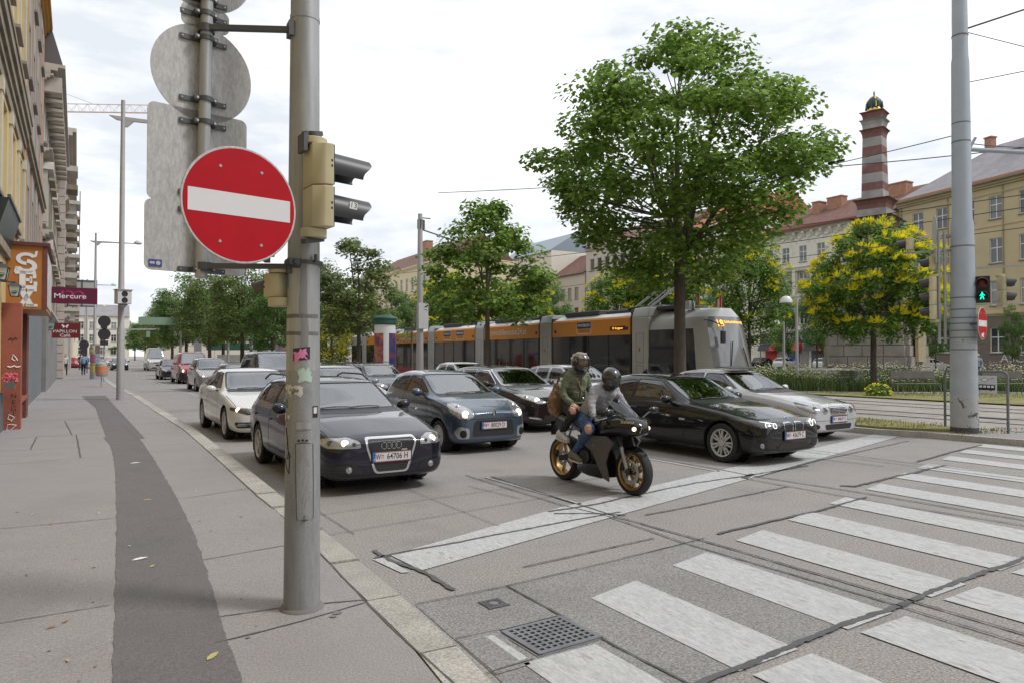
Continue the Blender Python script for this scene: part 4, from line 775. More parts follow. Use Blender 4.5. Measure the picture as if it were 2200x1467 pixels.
# shop front with tall sign
sf = thing('shop', 'brick red shop front with a scribbled pier under the orange sign', 'shop front', (lx(19.2), 19.2, .1), RL)
M_brk = mat('brick_red_paint', (.30, .088, .055), .6, var=.15, vscale=2); M_brk2 = mat('brick_red_dark', (.16, .05, .035), .6, var=.2)
b = MB(); b.bb(0, .35, -.37, 0, 0, 2.82); b.build('pier', M_brk, sf, bevel=.01)
b = MB(); b.bb(.35, 4.2, -.22, 0, 0, .55); b.build('stall_riser', mat('stone_riser', (.25, .16, .12), .8, var=.1), sf); b = MB(); b.bb(.35, 4.2, -.34, .0, .55, .62); b.build('window_ledge', M_brk, sf)
b = MB(); b.bb(.4, 4.1, -.12, 0, .62, 2.6); b.build('display_window', mat('shop_glass', (.05, .03, .028), .15, spec=.8), sf)
for x in (.42, 1.6, 2.8, 4.0): b = MB(); b.bb(x, x + .09, -.2, -.12, .62, 2.6); b.build('mullion', M_brk, sf)
b = MB(); b.bb(3.4, 4.3, -.3, 0, 0, 2.7); b.build('side_pier', M_brk2, sf)
b = MB(); A = Matrix(((0, -1, 0, -.003), (-1, 0, 0, 0), (0, 0, 1, 0), (0, 0, 0, 1)))
def pscr(pts, w, m, nm):
    b = MB(); b.tube([(-.006, -y, z) for y, z in pts], w, 5); return b.build(nm, m, sf)
pscr([(.30, 2.02), (.26, 2.05), (.22, 2.0), (.18, 2.04), (.14, 2.0)], .012, M_txtk, 'scrawl')
pscr([(.3, 1.55), (.28, 1.6), (.22, 1.68), (.2, 1.58), (.26, 1.54)], .012, M_txtw, 'scrawl'); pscr([(.36, 1.42), (.3, 1.4), (.24, 1.43), (.18, 1.4), (.12, 1.42)], .016, M_txtw, 'scrawl')
for k, (z, s) in enumerate([(1.22, 'Z'), (1.08, 'N'), (.95, 'F'), (.76, 'N'), (.62, 'E'), (.48, 'G'), (.36, 'I')]):
    b = MB(); b.text(s, .15, Matrix(((0, 0, -1, -.004), (-1, 0, 0, -.24), (0, 1, 0, z), (0, 0, 0, 1))), bold=-.01); b.build('graffiti_letter', M_txtk, sf, smooth=0)
pscr([(.25, .3), (.16, .36), (.14, .26), (.22, .22), (.27, .3), (.2, .2)], .009, M_txtw, 'scrawl'); pscr([(.30, .12), (.14, .14), (.12, .02), (.28, 0), (.3, .12), (.16, -.02), (.12, -.08)], .009, M_txtw, 'scrawl')
for k in range(4): pscr([(.14 + .04 * k, .0), (.13 + .04 * k, -.02)], .004, M_txtw, 'scrawl')
sg = thing('shop_sign', 'tall orange box sign reading SEX in white slab letters', 'sign', (lx(20.2), 20.2, 2.84), RL)
b = MB(); b.bb(0, 3.6, -.78, 0, 0, 1.5); b.build('sign_box', mat('sign_orange', (.43, .165, .035), .5, var=.1, vscale=2), sg); b = MB(); b.bb(-.06, 3.66, -.86, 0, 1.5, 1.58); b.build('sign_cap', mat('rust_red', (.13, .035, .03), .6), sg)
b = MB(); b.bb(.06, 3.55, -.8, -.78, .1, 1.4); b.build('side_panel', mat('sign_side', (.5, .5, .48), .5, var=.2), sg); b = MB(); b.bb(-.02, .05, -.81, -.72, .0, 1.5); b.build('corner_strip', M_brk2, sg)
def slab(polys, z, nm):
    b = MB()
    for p in polys: b.prism(p, 0, .012, A=Matrix(((0, 0, -1, -.001), (-1, 0, 0, -.39), (0, 1, 0, z), (0, 0, 0, 1))))
    b.build(nm, M_txtw, sg, smooth=0)
# x is mirrored because local x of the face runs towards the wall
def rc(x0, x1, y0, y1): return [(x0, y0), (x1, y0), (x1, y1), (x0, y1)]
slab([rc(.17, .25, .14, .27) and [(.155, .15), (.2, .12), (.225, .26), (.18, .26)]] + [[(.06 * 0 + .115 * math.cos(a0) + 0, .065 + .075 * math.sin(a0)), (.23 * math.cos(a0) * .9, .065 + .15 * math.sin(a0)), (.23 * math.cos(a1) * .9, .065 + .15 * math.sin(a1)), (.115 * math.cos(a1), .065 + .075 * math.sin(a1))] for a0, a1 in [(R(20 + 25 * i), R(46 + 25 * i)) for i in range(10)]] + [[(.115 * math.cos(a0), -.105 + .075 * math.sin(a0)), (.23 * math.cos(a0) * .95, -.105 + .165 * math.sin(a0)), (.23 * math.cos(a1) * .95, -.105 + .165 * math.sin(a1)), (.115 * math.cos(a1), -.105 + .075 * math.sin(a1))] for a0, a1 in [(R(-165 + 25 * i), R(-139 + 25 * i)) for i in range(10)]] + [[(-.24, -.26), (-.2, -.27), (-.165, -.12), (-.21, -.13)]], 1.12, 'letter')
slab([rc(-.13, -.01, -.2, .2), rc(-.22, .19, .13, .21), rc(-.22, .21, -.21, -.13), rc(-.02, .1, -.035, .035), rc(.13, .2, .04, .14), rc(.15, .22, -.14, -.04), rc(.07, .12, -.08, .08)], .69, 'letter')
slab([[(-.17, .2), (-.03, .2), (.17, -.2), (.03, -.2)], [(.17, .2), (.06, .2), (-.15, -.2), (-.05, -.2)], rc(-.22, -.01, .15, .21), rc(.03, .21, .15, .21), rc(-.23, -.04, -.21, -.15), rc(.0, .23, -.21, -.15)], .27, 'letter')
pf = thing('fascia_board', 'sloping dark glossy pub fascia at the left edge above the lanterns', 'sign', (lx(18.6), 17.0, 3.9), RL)
b = MB(); b.add([(0, -.05, 0), (3.1, -.05, 0), (3.1, -.32, .95), (0, -.32, .95), (0, 0, 0), (3.1, 0, 0), (3.1, 0, 1.0), (0, 0, 1.0)], [(0, 1, 2, 3), (1, 5, 6, 2), (0, 3, 7, 4), (3, 2, 6, 7), (0, 4, 5, 1)]); b.build('board', mat('fascia_glossy', (.03, .04, .038), .4, var=.3, vscale=2), pf, smooth=0); b = MB(); b.bb(-.02, 3.12, -.35, -.29, .95, 1.02); b.build('fascia_edge', M_dsteel, pf)
def lantern(label, x, y, z, s=1., txt=True):
    t = thing('lantern', label, 'lantern', (x, y, z), R(90), 'beer lanterns on the left house fronts')
    b = MB(); lo, hi, h = .115 * s, .18 * s, .36 * s; vs = [(sx * lo, sy * lo, 0) for sx, sy in ((-1, -1), (1, -1), (1, 1), (-1, 1))] + [(sx * hi, sy * hi, h) for sx, sy in ((-1, -1), (1, -1), (1, 1), (-1, 1))]
    b.add(vs, [(0, 1, 5, 4), (1, 2, 6, 5), (2, 3, 7, 6), (3, 0, 4, 7), (0, 3, 2, 1)]); b.build('glass_body', mat('lantern_glass', (.58, .6, .58), .3), t, smooth=0)
    b = MB()
    for i in range(4): b.bar(vs[i], vs[4 + i], .022 * s, .022 * s); b.bar(vs[i], vs[(i + 1) % 4], .022 * s, .022 * s)
    b.build('lantern_frame', M_black, t, smooth=0)
    b = MB(); r = .22 * s; b.add([(-r, -r, h), (r, -r, h), (r, r, h), (-r, r, h), (-.07, -.07, h + .12 * s), (.07, -.07, h + .12 * s), (.07, .07, h + .12 * s), (-.07, .07, h + .12 * s)], [(0, 3, 2, 1), (0, 1, 5, 4), (1, 2, 6, 5), (2, 3, 7, 6), (3, 0, 4, 7), (4, 5, 6, 7)]); b.cyl((0, 0, h + .1 * s), (0, 0, h + .18 * s), .03); b.bar((0, 0, h + .15 * s), (0, .5, h + .2 * s), .03, .03); b.build('lantern_roof', M_dsteel, t, smooth=0)
    b = MB(); A = Matrix(((0, 0, -1, -.153 * s), (-1, 0, 0, 0), (0, 1, 0, h * .5), (0, 0, 0, 1))) @ Matrix.Rotation(R(-10), 4, 'X') ; b.prism(circ(.095 * s, 24), 0, .004, A=A); b.text('Gösser', .062 * s, A @ Matrix.Translation((0, 0, .006)), 1); b.build('green_emblem', [mat('emblem_green', (.01, .09, .03), .4), M_txtw], t, smooth=0)
    return t
lantern('white beer lantern cut by the left edge of the picture, higher of the pair', -2.07, 18.6, 3.36, .72); lantern('white beer lantern lower right of its pair, under the dark fascia', -1.86, 18.9, 3.04, .6); lantern('small beer lantern by the butterfly cafe sign', -2.55, 40.6, 2.95, 1.0)
hs = thing('hotel_sign', 'maroon projecting sign reading Mercure over the left pavement', 'sign', (lx(38.6) + .02, 38.6, 4.12), 0)
M_mar = mat('maroon', (.115, .006, .038), .45); AX = lambda x, y, z: Tm((x, y, z), 0, R(90))
b = MB(); b.bb(.0, 2.2, -.09, .09, 0, .74); b.build('sign_panel', M_mar, hs, bevel=.01); b = MB(); b.text('m', .95, AX(1.22, -.093, .45), sx=1.5, bold=-.015); b.build('emblem', mat('magenta', (.42, .03, .16), .5), hs, smooth=0); b = MB(); b.text('Mercure', .31, AX(1.12, -.096, .33), sx=1.2, bold=.006); b.build('lettering', M_txtw, hs, smooth=0)
cs = thing('cafe_sign', 'dark red cafe sign with a white butterfly under the maroon hotel sign', 'sign', (lx(46) + .15, 46, 2.68), 0)
b = MB(); b.bb(0, 1.42, -.06, .06, 0, .82); b.build('sign_panel', mat('dark_red', (.16, .012, .014), .45), cs, bevel=.01); b = MB(); b.text('PAPILLON', .225, AX(.71, -.063, .36), sx=1.1); b.text('Café', .23, AX(.71, -.063, .14), sx=1.15, bold=.005)
for sx in (-1, 1): b.add([AX(.71, -.063, .64) @ Vector((sx * x, y, 0)) for x, y in ((.01, 0), (.12, .1), (.17, .07), (.14, 0), (.1, -.03), (.11, -.09), (.04, -.07))], [(0, 1, 2, 3, 4, 5, 6)])
b.build('lettering', M_txtw, cs, smooth=0)
bb_ = thing('billboard', 'framed billboard standing out over the far left pavement', 'billboard', (-2.9, 78, 6.3), 0)
b = MB(); b.bb(-1.9, 1.6, -.05, .05, 0, 2.4); b.build('board', mat('billboard_face', (.42, .43, .42), .6), bb_); b = MB()
for x in (-1.9, -.73, .43, 1.6): b.bb(x - .05, x + .05, -.1, -.05, -.1, 2.5)
for z in (0, 1.2, 2.4): b.bb(-1.95, 1.65, -.104, -.05, z - .06, z + .06)
b.build('board_frame', M_dsteel, bb_)
fl = thing('flower_pot', 'pink flowers in a window box at the left edge of the picture', 'plant', (-1.97, 18.72, 1.18), RL); b = MB(); b.bb(-.35, .1, -.16, .03, -.12, .04); b.build('box', mat('pot', (.12, .11, .1), .8), fl); b = MB()
for i in range(120): p = Vector((rnd.uniform(-.35, .12), rnd.uniform(-.2, .05), rnd.uniform(.02, .2))); b.ball(p, rnd.uniform(.012, .03), 5)
b.build('blossom', mat('pink_flower', (.6, .12, .16), .6, island=.5), fl)
# memorial column with crown
M_rs = mat('red_porphyry', (.165, .072, .062), .7, var=.25, vscale=1.4, col2=(.21, .15, .13), v2=(.58, .75)); M_gs = mat('grey_stone', (.29, .275, .265), .85, var=.25, vscale=1.2); M_ru = mat('rough_ashlar', (.25, .225, .195), .95, var=.25, vscale=.7, bump=.4, bscale=6)
mo = thing('memorial_column', 'red and grey striped stone memorial column topped with a crown', 'monument', (48.7, 32.3, .1), R(18))
def zy(y): return 1.77 + (762 - y) / 1530 * 52 - .1
def frus(w0, w1, z0, z1, m, nm, flare=0):
    b = MB(); st_ = [(w0, z0), (w1, z1)] if not flare else [(w0, z0), (w0 + flare * .12, z0 + (z1 - z0) * .45), (w0 + flare * .45, z0 + (z1 - z0) * .8), (w0 + flare, z1)]
    vs = [(sx * w, sy * w, z) for w, z in st_ for sx, sy in ((-1, -1), (1, -1), (1, 1), (-1, 1))]; k = len(st_)
    b.add(vs, [(4 * i + j, 4 * i + (j + 1) % 4, 4 * i + 4 + (j + 1) % 4, 4 * i + 4 + j) for i in range(k - 1) for j in range(4)] + [(3, 2, 1, 0), tuple(4 * (k - 1) + j for j in range(4))]); return b.build(nm, m, mo, smooth=0)
ys_ = [431, 411, 394, 374, 355, 336, 316, 296]; w_ = lambda y: .60 + (y - 239) / 200 * .14
for i in range(7): frus(w_(ys_[i]), w_(ys_[i + 1]), zy(ys_[i]), zy(ys_[i + 1]), M_gs if i % 2 == 0 else M_rs, 'stone_band')
for (ya, yb, m) in ((297, 279, M_rs), (279, 258, M_gs), (258, 241, M_rs)): frus(w_(ya), w_(yb), zy(ya), zy(yb), m, 'flared_band', .22)
for (ya, yb, m, w, f) in ((452, 431, M_rs, .95, .3), (471, 452, M_gs, 1.0, .02), (495, 470, M_rs, 1.15, .35), (530, 495, M_gs, 1.3, .0), (565, 530, M_rs, 1.5, .1)): frus(w, w, zy(ya), zy(yb), m, 'flared_band', f or .001)
pl = MB()
for k in range(9):
    z0 = .02 + k * .78; w = 2.75 - .1 * k
    x = -w
    while x < w - .2:
        L = min(rnd.uniform(.9, 1.6), w - x); 
        for sy in (-1, 1): pl.bb(x + .02, x + L - .02, sy * w - .25, sy * w + .25 + rnd.uniform(0, .07), z0, z0 + .74); pl.bb(sy * w - .25, sy * w + .25 + rnd.uniform(0, .07), x + .02, x + L - .02, z0 + .002, z0 + .738)
        x += L
    pl.bb(-w + .1, w - .1, -w + .1, w - .1, z0 + .005, z0 + .775)
pl.build('ashlar_plinth', M_ru, mo, smooth=0)
b = MB(); b.bb(-1.6, .4, -3.1, -2.9, 1.2, 5.6); b.build('inscribed_panel', mat('inscription', (.36, .30, .19), .9, var=.3, vscale=5, stretch=(.6, 1, 6)), mo); b = MB(); b.bb(-3.6, 3.6, -3.6, 3.6, 0, .5); b.bb(-4.4, 4.4, -4.4, 4.4, 0, .25); b.build('steps', M_gs, mo, smooth=0)
b = MB(); zc = zy(239); b.lathe([(.42, 0), (.5, .08), (.5, .2), (.46, .26)], 20, A=Matrix.Translation((0, 0, zc))); cw = b.build('crown', mat('gilded', (.62, .42, .12), .35, metal=.8), mo); b = MB(); b.lathe([(.46, .26), (.54, .5), (.47, .85), (.25, 1.08), (0, 1.15)], 20, A=Matrix.Translation((0, 0, zc))); b.build('crown_cap', mat('bronze_green', (.03, .055, .055), .5, metal=.4), cw)
b = MB()
for a in (0, 90): b.tube([Matrix.Rotation(R(a + 30), 3, 'Z') @ Vector((.5 * math.cos(t_), 0, zc + .3 + .88 * math.sin(t_))) for t_ in [PI * i / 12 for i in range(13)]], .06, 6)
b.build('crown_arch', MATS['gilded'], cw); b = MB(); b.cyl((0, 0, zc + 1.1), (0, 0, zc + 1.55), .04); b.bb(-.13, .13, -.03, .03, zc + 1.34, zc + 1.42); b.ball((0, 0, zc + 1.2), .09, 8); b.build('crown_cross', MATS['bronze_green'], cw)
for a in range(8): b = MB(); p = Matrix.Rotation(R(45 * a), 3, 'Z') @ Vector((.55, 0, zc + .5)); b.cyl(p - Vector((0, 0, .25)), p + Vector((0, 0, .25)), .09, .02, 6); b.build('crown_point', MATS['bronze_green'], cw)
ea = thing('statue', 'small dark bronze eagle right of the striped column shaft', 'statue', tuple(A_(1941, 500, 50)), R(20)); b = MB(); b.lathe([(.28, -2.0), (.2, -1.0), (.3, -.3), (.34, .1), (.2, .5), (.1, .62)], 10); b.ball((-.06, -.1, .78), (.14, .17, .13), 8); b.cyl((-.08, -.2, .78), (-.1, -.38, .72), .05, .01, 6)
for s_ in (-1, 1): b.add([(0, 0, .4), (s_ * .45, .05, .75), (s_ * .62, .1, .2), (s_ * .5, .12, -.5), (s_ * .2, .08, -.4), (0, .12, .4), (s_ * .45, .15, .7), (s_ * .6, .18, .2), (s_ * .48, .2, -.5), (s_ * .2, .18, -.4)], [(0, 1, 2, 3, 4), (9, 8, 7, 6, 5), (0, 5, 6, 1), (1, 6, 7, 2), (2, 7, 8, 3), (3, 8, 9, 4)])
b.build('bronze_body', MATS['bronze_green'], ea)

# unseen houses added behind the photographer to darken reflections and shape the light
house('apartment_house', 'unseen house added on the corner behind the photographer for reflections', (14, -24, .1), R(180), 50, 12, 20, grid_windows(cl(50, 3), [(17, 1.3, 2.2), (13, 1.3, 2.3), (9, 1.3, 2.3), (5, 1.3, 2.3)]), M_g, M_roofred, 4, sills=False)
house('apartment_house', 'unseen house added across the boulevard behind the photographer for reflections', (76, 2, .1), R(-98), 60, 12, 20, grid_windows(cl(60, 3.2), [(17, 1.3, 2.2), (13, 1.3, 2.3), (9, 1.3, 2.3), (5, 1.3, 2.3)]), M_y, M_slate, 4, sills=False)
# ---------------------------------------------------------------- trees and planting
M_bark = mat('bark', (.085, .07, .058), .9, var=.3, vscale=6, stretch=(3, 3, .6), bump=.5, bscale=14)
M_barkp = mat('bark_pale', (.15, .115, .09), .9, var=.25, vscale=6, stretch=(3, 3, .6), bump=.4, bscale=14)
LG = lambda n, c, i=.5: mat(n, c, .5, island=i, trans=.42, spec=.3)
M_l1 = LG('leaf_maple', (.185, .295, .052)); M_l2 = LG('leaf_dark', (.125, .215, .055)); M_l3 = LG('leaf_olive', (.165, .225, .06)); M_l4 = LG('leaf_koel', (.15, .26, .045)); M_yel = LG('blossom_yellow', (.84, .77, .05), .2); M_yg = LG('leaf_yellow_green', (.28, .29, .03), .4); M_l5 = LG('leaf_brownish', (.15, .195, .06))
def leafset(b, c, n_, size, kind):
    vs = []; fs = []
    nx = n_.orthogonal().normalized(); a = rnd.random() * 6.28; ny = n_.cross(nx); u = nx * math.cos(a) + ny * math.sin(a); v = n_.cross(u)
    if kind == 'maple':
        P = [(0, -.5), (.22, -.28), (.5, -.1), (.27, .08), (.3, .38), (.0, .55), (-.3, .38), (-.27, .08), (-.5, -.1), (-.22, -.28)]
        vs = [c + u * (x * size) + v * (y * size) - n_ * (abs(x) * size * .25) for x, y in P]; fs = [(0, 1, 9), (1, 2, 3), (9, 7, 8), (1, 3, 7, 9), (3, 4, 5), (7, 5, 6), (3, 5, 7)]
    else:
        P = [(0, -.5), (.26, 0), (0, .5), (-.26, 0)]; vs = [c + u * (x * size) + v * (y * size) - n_ * (abs(x) * size * .3) for x, y in P]; fs = [(0, 1, 2, 3)]
    b.add(vs, fs)
def clumps(env, z0, z1, n, r, sd, hollow=.35):
    q = random.Random(sd); out = []; tries = 0
    while len(out) < n and tries < n * 60:
        tries += 1; t = q.random(); z = z0 + (z1 - z0) * t
        e = interp([(a, b_) for b_, a in [(k, v) for k, v in env]], t) if False else None
        R_ = 0
        for (t0, r0), (t1, r1) in zip(env, env[1:]):
            if t0 <= t <= t1: R_ = r0 + (r1 - r0) * (t - t0) / (t1 - t0); break
        if q.random() > R_ / max(k[1] for k in env): continue
        a = q.random() * 2 * PI; wob = 1 + .22 * noise.noise((math.cos(a) * 1.3 + sd, math.sin(a) * 1.3, t * 3))
        rr = R_ * wob * (hollow + (1 - hollow) * math.sqrt(q.random())); p = Vector((rr * math.cos(a), rr * math.sin(a), z))
        if any((p - o).length < r * .62 for o in out): continue
        out.append(p)
    return out
CR = {}
def crown(key, env, z0, z1, n, r, per, size, kind, sd, extra=None, flat=.5):
    """crown mesh (and limb mesh) at unit placement"""
    if key in CR: return CR[key]
    cl_ = clumps(env, z0, z1, n, r, sd); q = random.Random(sd + 1); b = MB(); zb = z0
    for c in cl_:
        rr = r * q.uniform(.7, 1.25)
        for k in range(int(per * q.uniform(.7, 1.2))):
            d = Vector((q.gauss(0, 1), q.gauss(0, 1), q.gauss(0, 1))).normalized(); m = q.random() ** .45
            p = c + Vector((d.x * rr, d.y * rr, d.z * rr * flat)) * m
            n_ = (Vector((d.x * .5, d.y * .5, .8 + .3 * d.z)) + Vector((q.uniform(-.6, .6), q.uniform(-.6, .6), q.uniform(-.3, .3)))).normalized()
            leafset(b, p, n_, size * q.uniform(.7, 1.25), kind)
    CR[key] = (b, cl_); return CR[key]
def limbs(b, cl_, zf, r0, sd, frac=.45, lean=0):
    q = random.Random(sd); mains = []
    for i in range(6):
        a = 2 * PI * i / 6 + q.uniform(-.4, .4); tgt = min(cl_, key=lambda c: abs(math.atan2(math.sin(math.atan2(c.y, c.x) - a), math.cos(math.atan2(c.y, c.x) - a))) * 2 - c.length * .12)
        s = Vector((0, 0, zf + q.uniform(-.1, .5))); mid = s.lerp(tgt, .45) + Vector((0, 0, q.uniform(-.1, .35))); pts = [s, s.lerp(mid, .5) + Vector((q.uniform(-.1, .1), q.uniform(-.1, .1), -.1)), mid, mid.lerp(tgt, .55), tgt]
        b.tube(pts, [r0 * .55, r0 * .42, r0 * .3, r0 * .18, r0 * .06], 7); mains += [(pts[2], r0 * .26), (pts[3], r0 * .16), (pts[1], r0 * .3)]
    top = max(cl_, key=lambda c: c.z - .6 * math.hypot(c.x, c.y)); lead = [Vector((0, 0, zf)).lerp(Vector((top.x * .4, top.y * .4, top.z - .3)), t) + Vector((.12 * math.sin(5 * t), .1 * math.cos(4 * t) - .1, 0)) * r0 * 4 * (t > 0) for t in (0, .25, .5, .75, 1)]
    b.tube(lead, [r0 * .8, r0 * .55, r0 * .4, r0 * .22, r0 * .06], 8); mains += [(p, r0 * .3 * (1 - i * .15)) for i, p in enumerate(lead[1:4])]
    for c in cl_:
        if q.random() > frac: continue
        s, r = min(mains, key=lambda m: (m[0] - c).length + (1.5 if m[0].z > c.z else 0)); m = s.lerp(c, .5) + Vector((q.uniform(-.15, .15), q.uniform(-.15, .15), q.uniform(-.2, .1)))
        b.tube([s, m, c], [min(r * .6, .06), min(r * .4, .04), .012], 5)
TM = {}
def tree(name, label, loc, H, kind, rz=0., wscale=1., group=None, ref=None):
    """kind: (key, env, crown base, top, clumps, clump radius, leaves, leaf size, leaf kind, seed, leaf mat, bark, trunk radius, blossom)"""
    key, env, z0, z1, n, r, per, size, lk, sd, lm, bm, tr_, bl = kind
    if key not in TM:
        b, cl_ = crown(key, env, z0, z1, n, r, per, size, lk, sd, flat=.8 if bl else .55); o = b.build('crown', lm, None, smooth=0); cm = o.data; bpy.data.objects.remove(o)
        t = MB(); zf = z0 + (z1 - z0) * .08; t.tube([(0, 0, -.1), (.0, 0, .1), (.02, .01, zf * .5), (0, 0, zf + .05)], [tr_ * 1.35, tr_ * 1.08, tr_ * .92, tr_ * .86], 12); limbs(t, cl_, zf, tr_, sd, .2 if bl else .45)
        o = t.build('trunk', bm, None, smooth=60); tm = o.data; bpy.data.objects.remove(o); ym = None
        if bl:
            y = MB(); q = random.Random(sd)
            for c in cl_:
                t_ = (c.z - z0) / (z1 - z0); out = Vector((c.x, c.y, 0)).length
                if q.random() > bl[0] * (.35 + .9 * t_): continue
                for k in range(q.randint(6, 10)):
                    d = Vector((c.x * .6 + q.uniform(-1, 1), c.y * .6 + q.uniform(-1, 1), q.uniform(.2, 1.4))).normalized(); s = c + Vector((d.x * r * .8, d.y * r * .8, d.z * r * .5))
                    for j in range(q.randint(6, 9)):
                        dd_ = (d + Vector((q.uniform(-.9, .9), q.uniform(-.9, .9), q.uniform(-.3, .8)))).normalized(); L = bl[1] * q.uniform(.5, 1.1); e = s + dd_ * L; w = dd_.orthogonal().normalized() * bl[1] * .055; w2 = dd_.cross(w)
                        y.add([s - w, s + w, e, s - w2, s + w2, e, s.lerp(e, .35) + w * 1.3, s.lerp(e, .35) - w * 1.3], [(0, 1, 6, 2, 7), (3, 4, 5)])
            o = y.build('blossom', M_yel, None, smooth=0); ym = o.data; bpy.data.objects.remove(o)
        TM[key] = (cm, tm, ym, z1)
    cm, tm, ym, zt = TM[key]; t = thing(name, label, 'tree', loc, rz, group); s = H / zt; t.scale = (s * wscale, s * wscale, s)
    for nm, me in (('trunk', tm), ('crown', cm)) + ((('blossom', ym),) if ym else ()):
        o = bpy.data.objects.new(nm, me); COL.objects.link(o); o.parent = t
    return t
BIG = ('big', [(0, 1.4), (.04, 1.8), (.13, 2.7), (.24, 3.4), (.385, 4.15), (.49, 4.45), (.6, 4.15), (.76, 2.9), (.9, 1.5), (1, .4)], 3.9, 12.1, 200, .84, 165, .158, 'maple', 11, M_l1, M_bark, .2, None)
MAP2 = ('map2', [(0, 1.2), (.12, 2.4), (.35, 2.7), (.6, 2.2), (.8, 1.3), (1, .3)], 3.0, 8.8, 80, .72, 110, .19, 'maple', 23, M_l1, M_barkp, .12, None)
MAP3 = ('map3', [(0, 1.4), (.15, 2.4), (.45, 2.6), (.75, 1.7), (1, .3)], 3.0, 9.4, 80, .78, 85, .2, 'maple', 31, M_l5, M_bark, .14, None)
AVE = ('ave', [(0, 1.8), (.15, 3.2), (.4, 3.5), (.7, 2.6), (1, .5)], 3.0, 10.5, 95, 1.05, 130, .28, 'plain', 41, M_l3, M_bark, .2, None)
AVE2 = ('ave2', [(0, 1.8), (.2, 3.0), (.5, 3.3), (.75, 2.4), (1, .5)], 2.6, 10.0, 95, 1.0, 130, .28, 'plain', 47, M_l2, M_bark, .18, None)
KOE = ('koe', [(0, 1.3), (.12, 2.6), (.35, 3.0), (.65, 2.7), (.85, 1.8), (1, .6)], 2.3, 7.4, 150, .62, 190, .19, 'plain', 53, M_l4, M_bark, .15, (2.1, .33))
KOE2 = ('koe2', [(0, 1.2), (.2, 2.2), (.5, 2.6), (.8, 1.8), (1, .5)], 2.2, 8.6, 110, .75, 150, .22, 'plain', 59, M_l4, M_bark, .13, (.75, .32))
YEL = ('yel', [(0, 1.2), (.2, 2.0), (.5, 2.3), (.8, 1.7), (1, .5)], .8, 5.0, 70, .7, 140, .2, 'plain', 61, M_yg, M_bark, .12, (.9, .3))
tree('maple_tree', 'large spreading green maple, the biggest tree, in front of the tram cab', (16.05, 17.45, .15), 12.2, BIG, R(200))
tree('maple_tree', 'young slender maple in front of the middle of the tram', (14.75, 28.5, .15), 8.75, MAP2, R(40))
tree('maple_tree', 'thin brownish maple right of the nearest pole, left of the advertising column', (13.7, 44.3, .15), 9.5, MAP3, R(10))
tree('young_tree', 'spindly sapling trunk beside the tram mast', (14.3, 36.6, .15), 5.2, ('sap', [(0, .5), (.5, .7), (1, .2)], 2.3, 4.6, 9, .4, 22, .12, 'maple', 71, M_l1, M_barkp, .045, None))
def tp(u, d): return tuple(A_(u, 762, d)[:2])
def put(kindname, label, u, d, top, kind, ws=1., rz=None, group=None):
    x, y = tp(u, d); H = 1.65 + (762 - top) / 1530 * d; return tree(kindname, label, (x, y, .12), H, kind, rz if rz is not None else rnd.uniform(0, 6), ws, group)
put('blossom_tree', 'yellow blossoming tree in front of the striped column plinth', 1877, 33, 487, KOE, .92, R(70))
put('blossom_tree', 'tall green tree with yellow sprays above the tram nose', 1610, 45, 505, KOE2, .82)
put('blossom_tree', 'yellow flecked tree hidden behind the big maple trunk, over the tram roof', 1430, 50, 545, KOE2, 1.1)
put('blossom_tree', 'low yellow flecked tree above the third tram section', 1325, 52, 580, KOE2, 1.0)
put('blossom_tree', 'yellow flecked tree between the young maple and the grey beige house', 1120, 56, 600, KOE2, 1.15)
put('blossom_tree', 'yellow green tree behind the tram mast', 965, 62, 590, KOE2, 1.1)
put('blossom_tree', 'bright yellow bushy tree between the nearest pole and the advertising column', 713, 60, 668, YEL, .82)
put('green_tree', 'small green tree before the awnings of the cream house', 1755, 62, 590, AVE2, .5); put('green_tree', 'dark green young tree right of the tram nose', 1685, 58, 620, AVE2, .5)
put('green_tree', 'green tree before the lower house with the brown roof', 1185, 70, 610, AVE2, .72); put('green_tree', 'tall green tree behind the young maple, left side', 1000, 74, 600, AVE, .7)
put('green_tree', 'green tree behind the advertising column', 840, 72, 615, AVE2, .8); put('green_tree', 'green tree left of the pale yellow house', 700, 85, 560, AVE, .8)
put('green_tree', 'green tree half hidden behind the pale blue pole', 2010, 60, 640, AVE2, .5); put('green_tree', 'green tree against the beige corner house at right', 2175, 58, 655, AVE2, .45)
put('green_tree', 'green tree showing between the tram nose and the cream house', 1535, 66, 620, AVE2, .7); put('green_tree', 'green tree low behind the tram roof boxes', 1270, 80, 650, AVE, .7)
put('green_tree', 'leafy tree filling the gap behind the tram tail', 770, 100, 590, AVE, .8); put('green_tree', 'leafy tree in the distance right of the tram mast', 905, 105, 600, AVE2, .8)
g_ = 'avenue trees left of the nearest pole'
for k, (u, d, top, kd, ws, nm) in enumerate([(520, 62, 560, AVE, 1.0, 'avenue tree with a leaning dark trunk just left of the nearest pole'), (585, 58, 585, AVE2, .85, 'avenue tree partly hidden by the nearest pole'), (450, 78, 585, AVE, 1.0, 'avenue tree above the red van'), (400, 92, 590, AVE2, 1.0, 'avenue tree left of the one above the red van'), (480, 100, 600, AVE2, 1.1, 'avenue tree behind the black van'), (370, 120, 625, AVE, 1.0, 'avenue tree at the left edge of the tall foliage'), (335, 150, 660, AVE, .9, 'avenue tree behind the gantry panel'), (312, 185, 685, AVE2, 1.0, 'distant avenue tree above the white van'), (290, 220, 695, AVE, .9, 'distant avenue tree right of the camera post'), (272, 260, 690, AVE2, 1., 'farthest avenue tree at the camera post'), (345, 185, 690, AVE, 1., 'distant avenue tree low behind the gantry'), (640, 95, 600, AVE2, .9, 'avenue tree behind the upper part of the nearest pole'), (560, 120, 610, AVE, .9, 'avenue tree far behind the black van')]):
    put('avenue_tree', nm, u, d, top, kd, ws, None, g_)
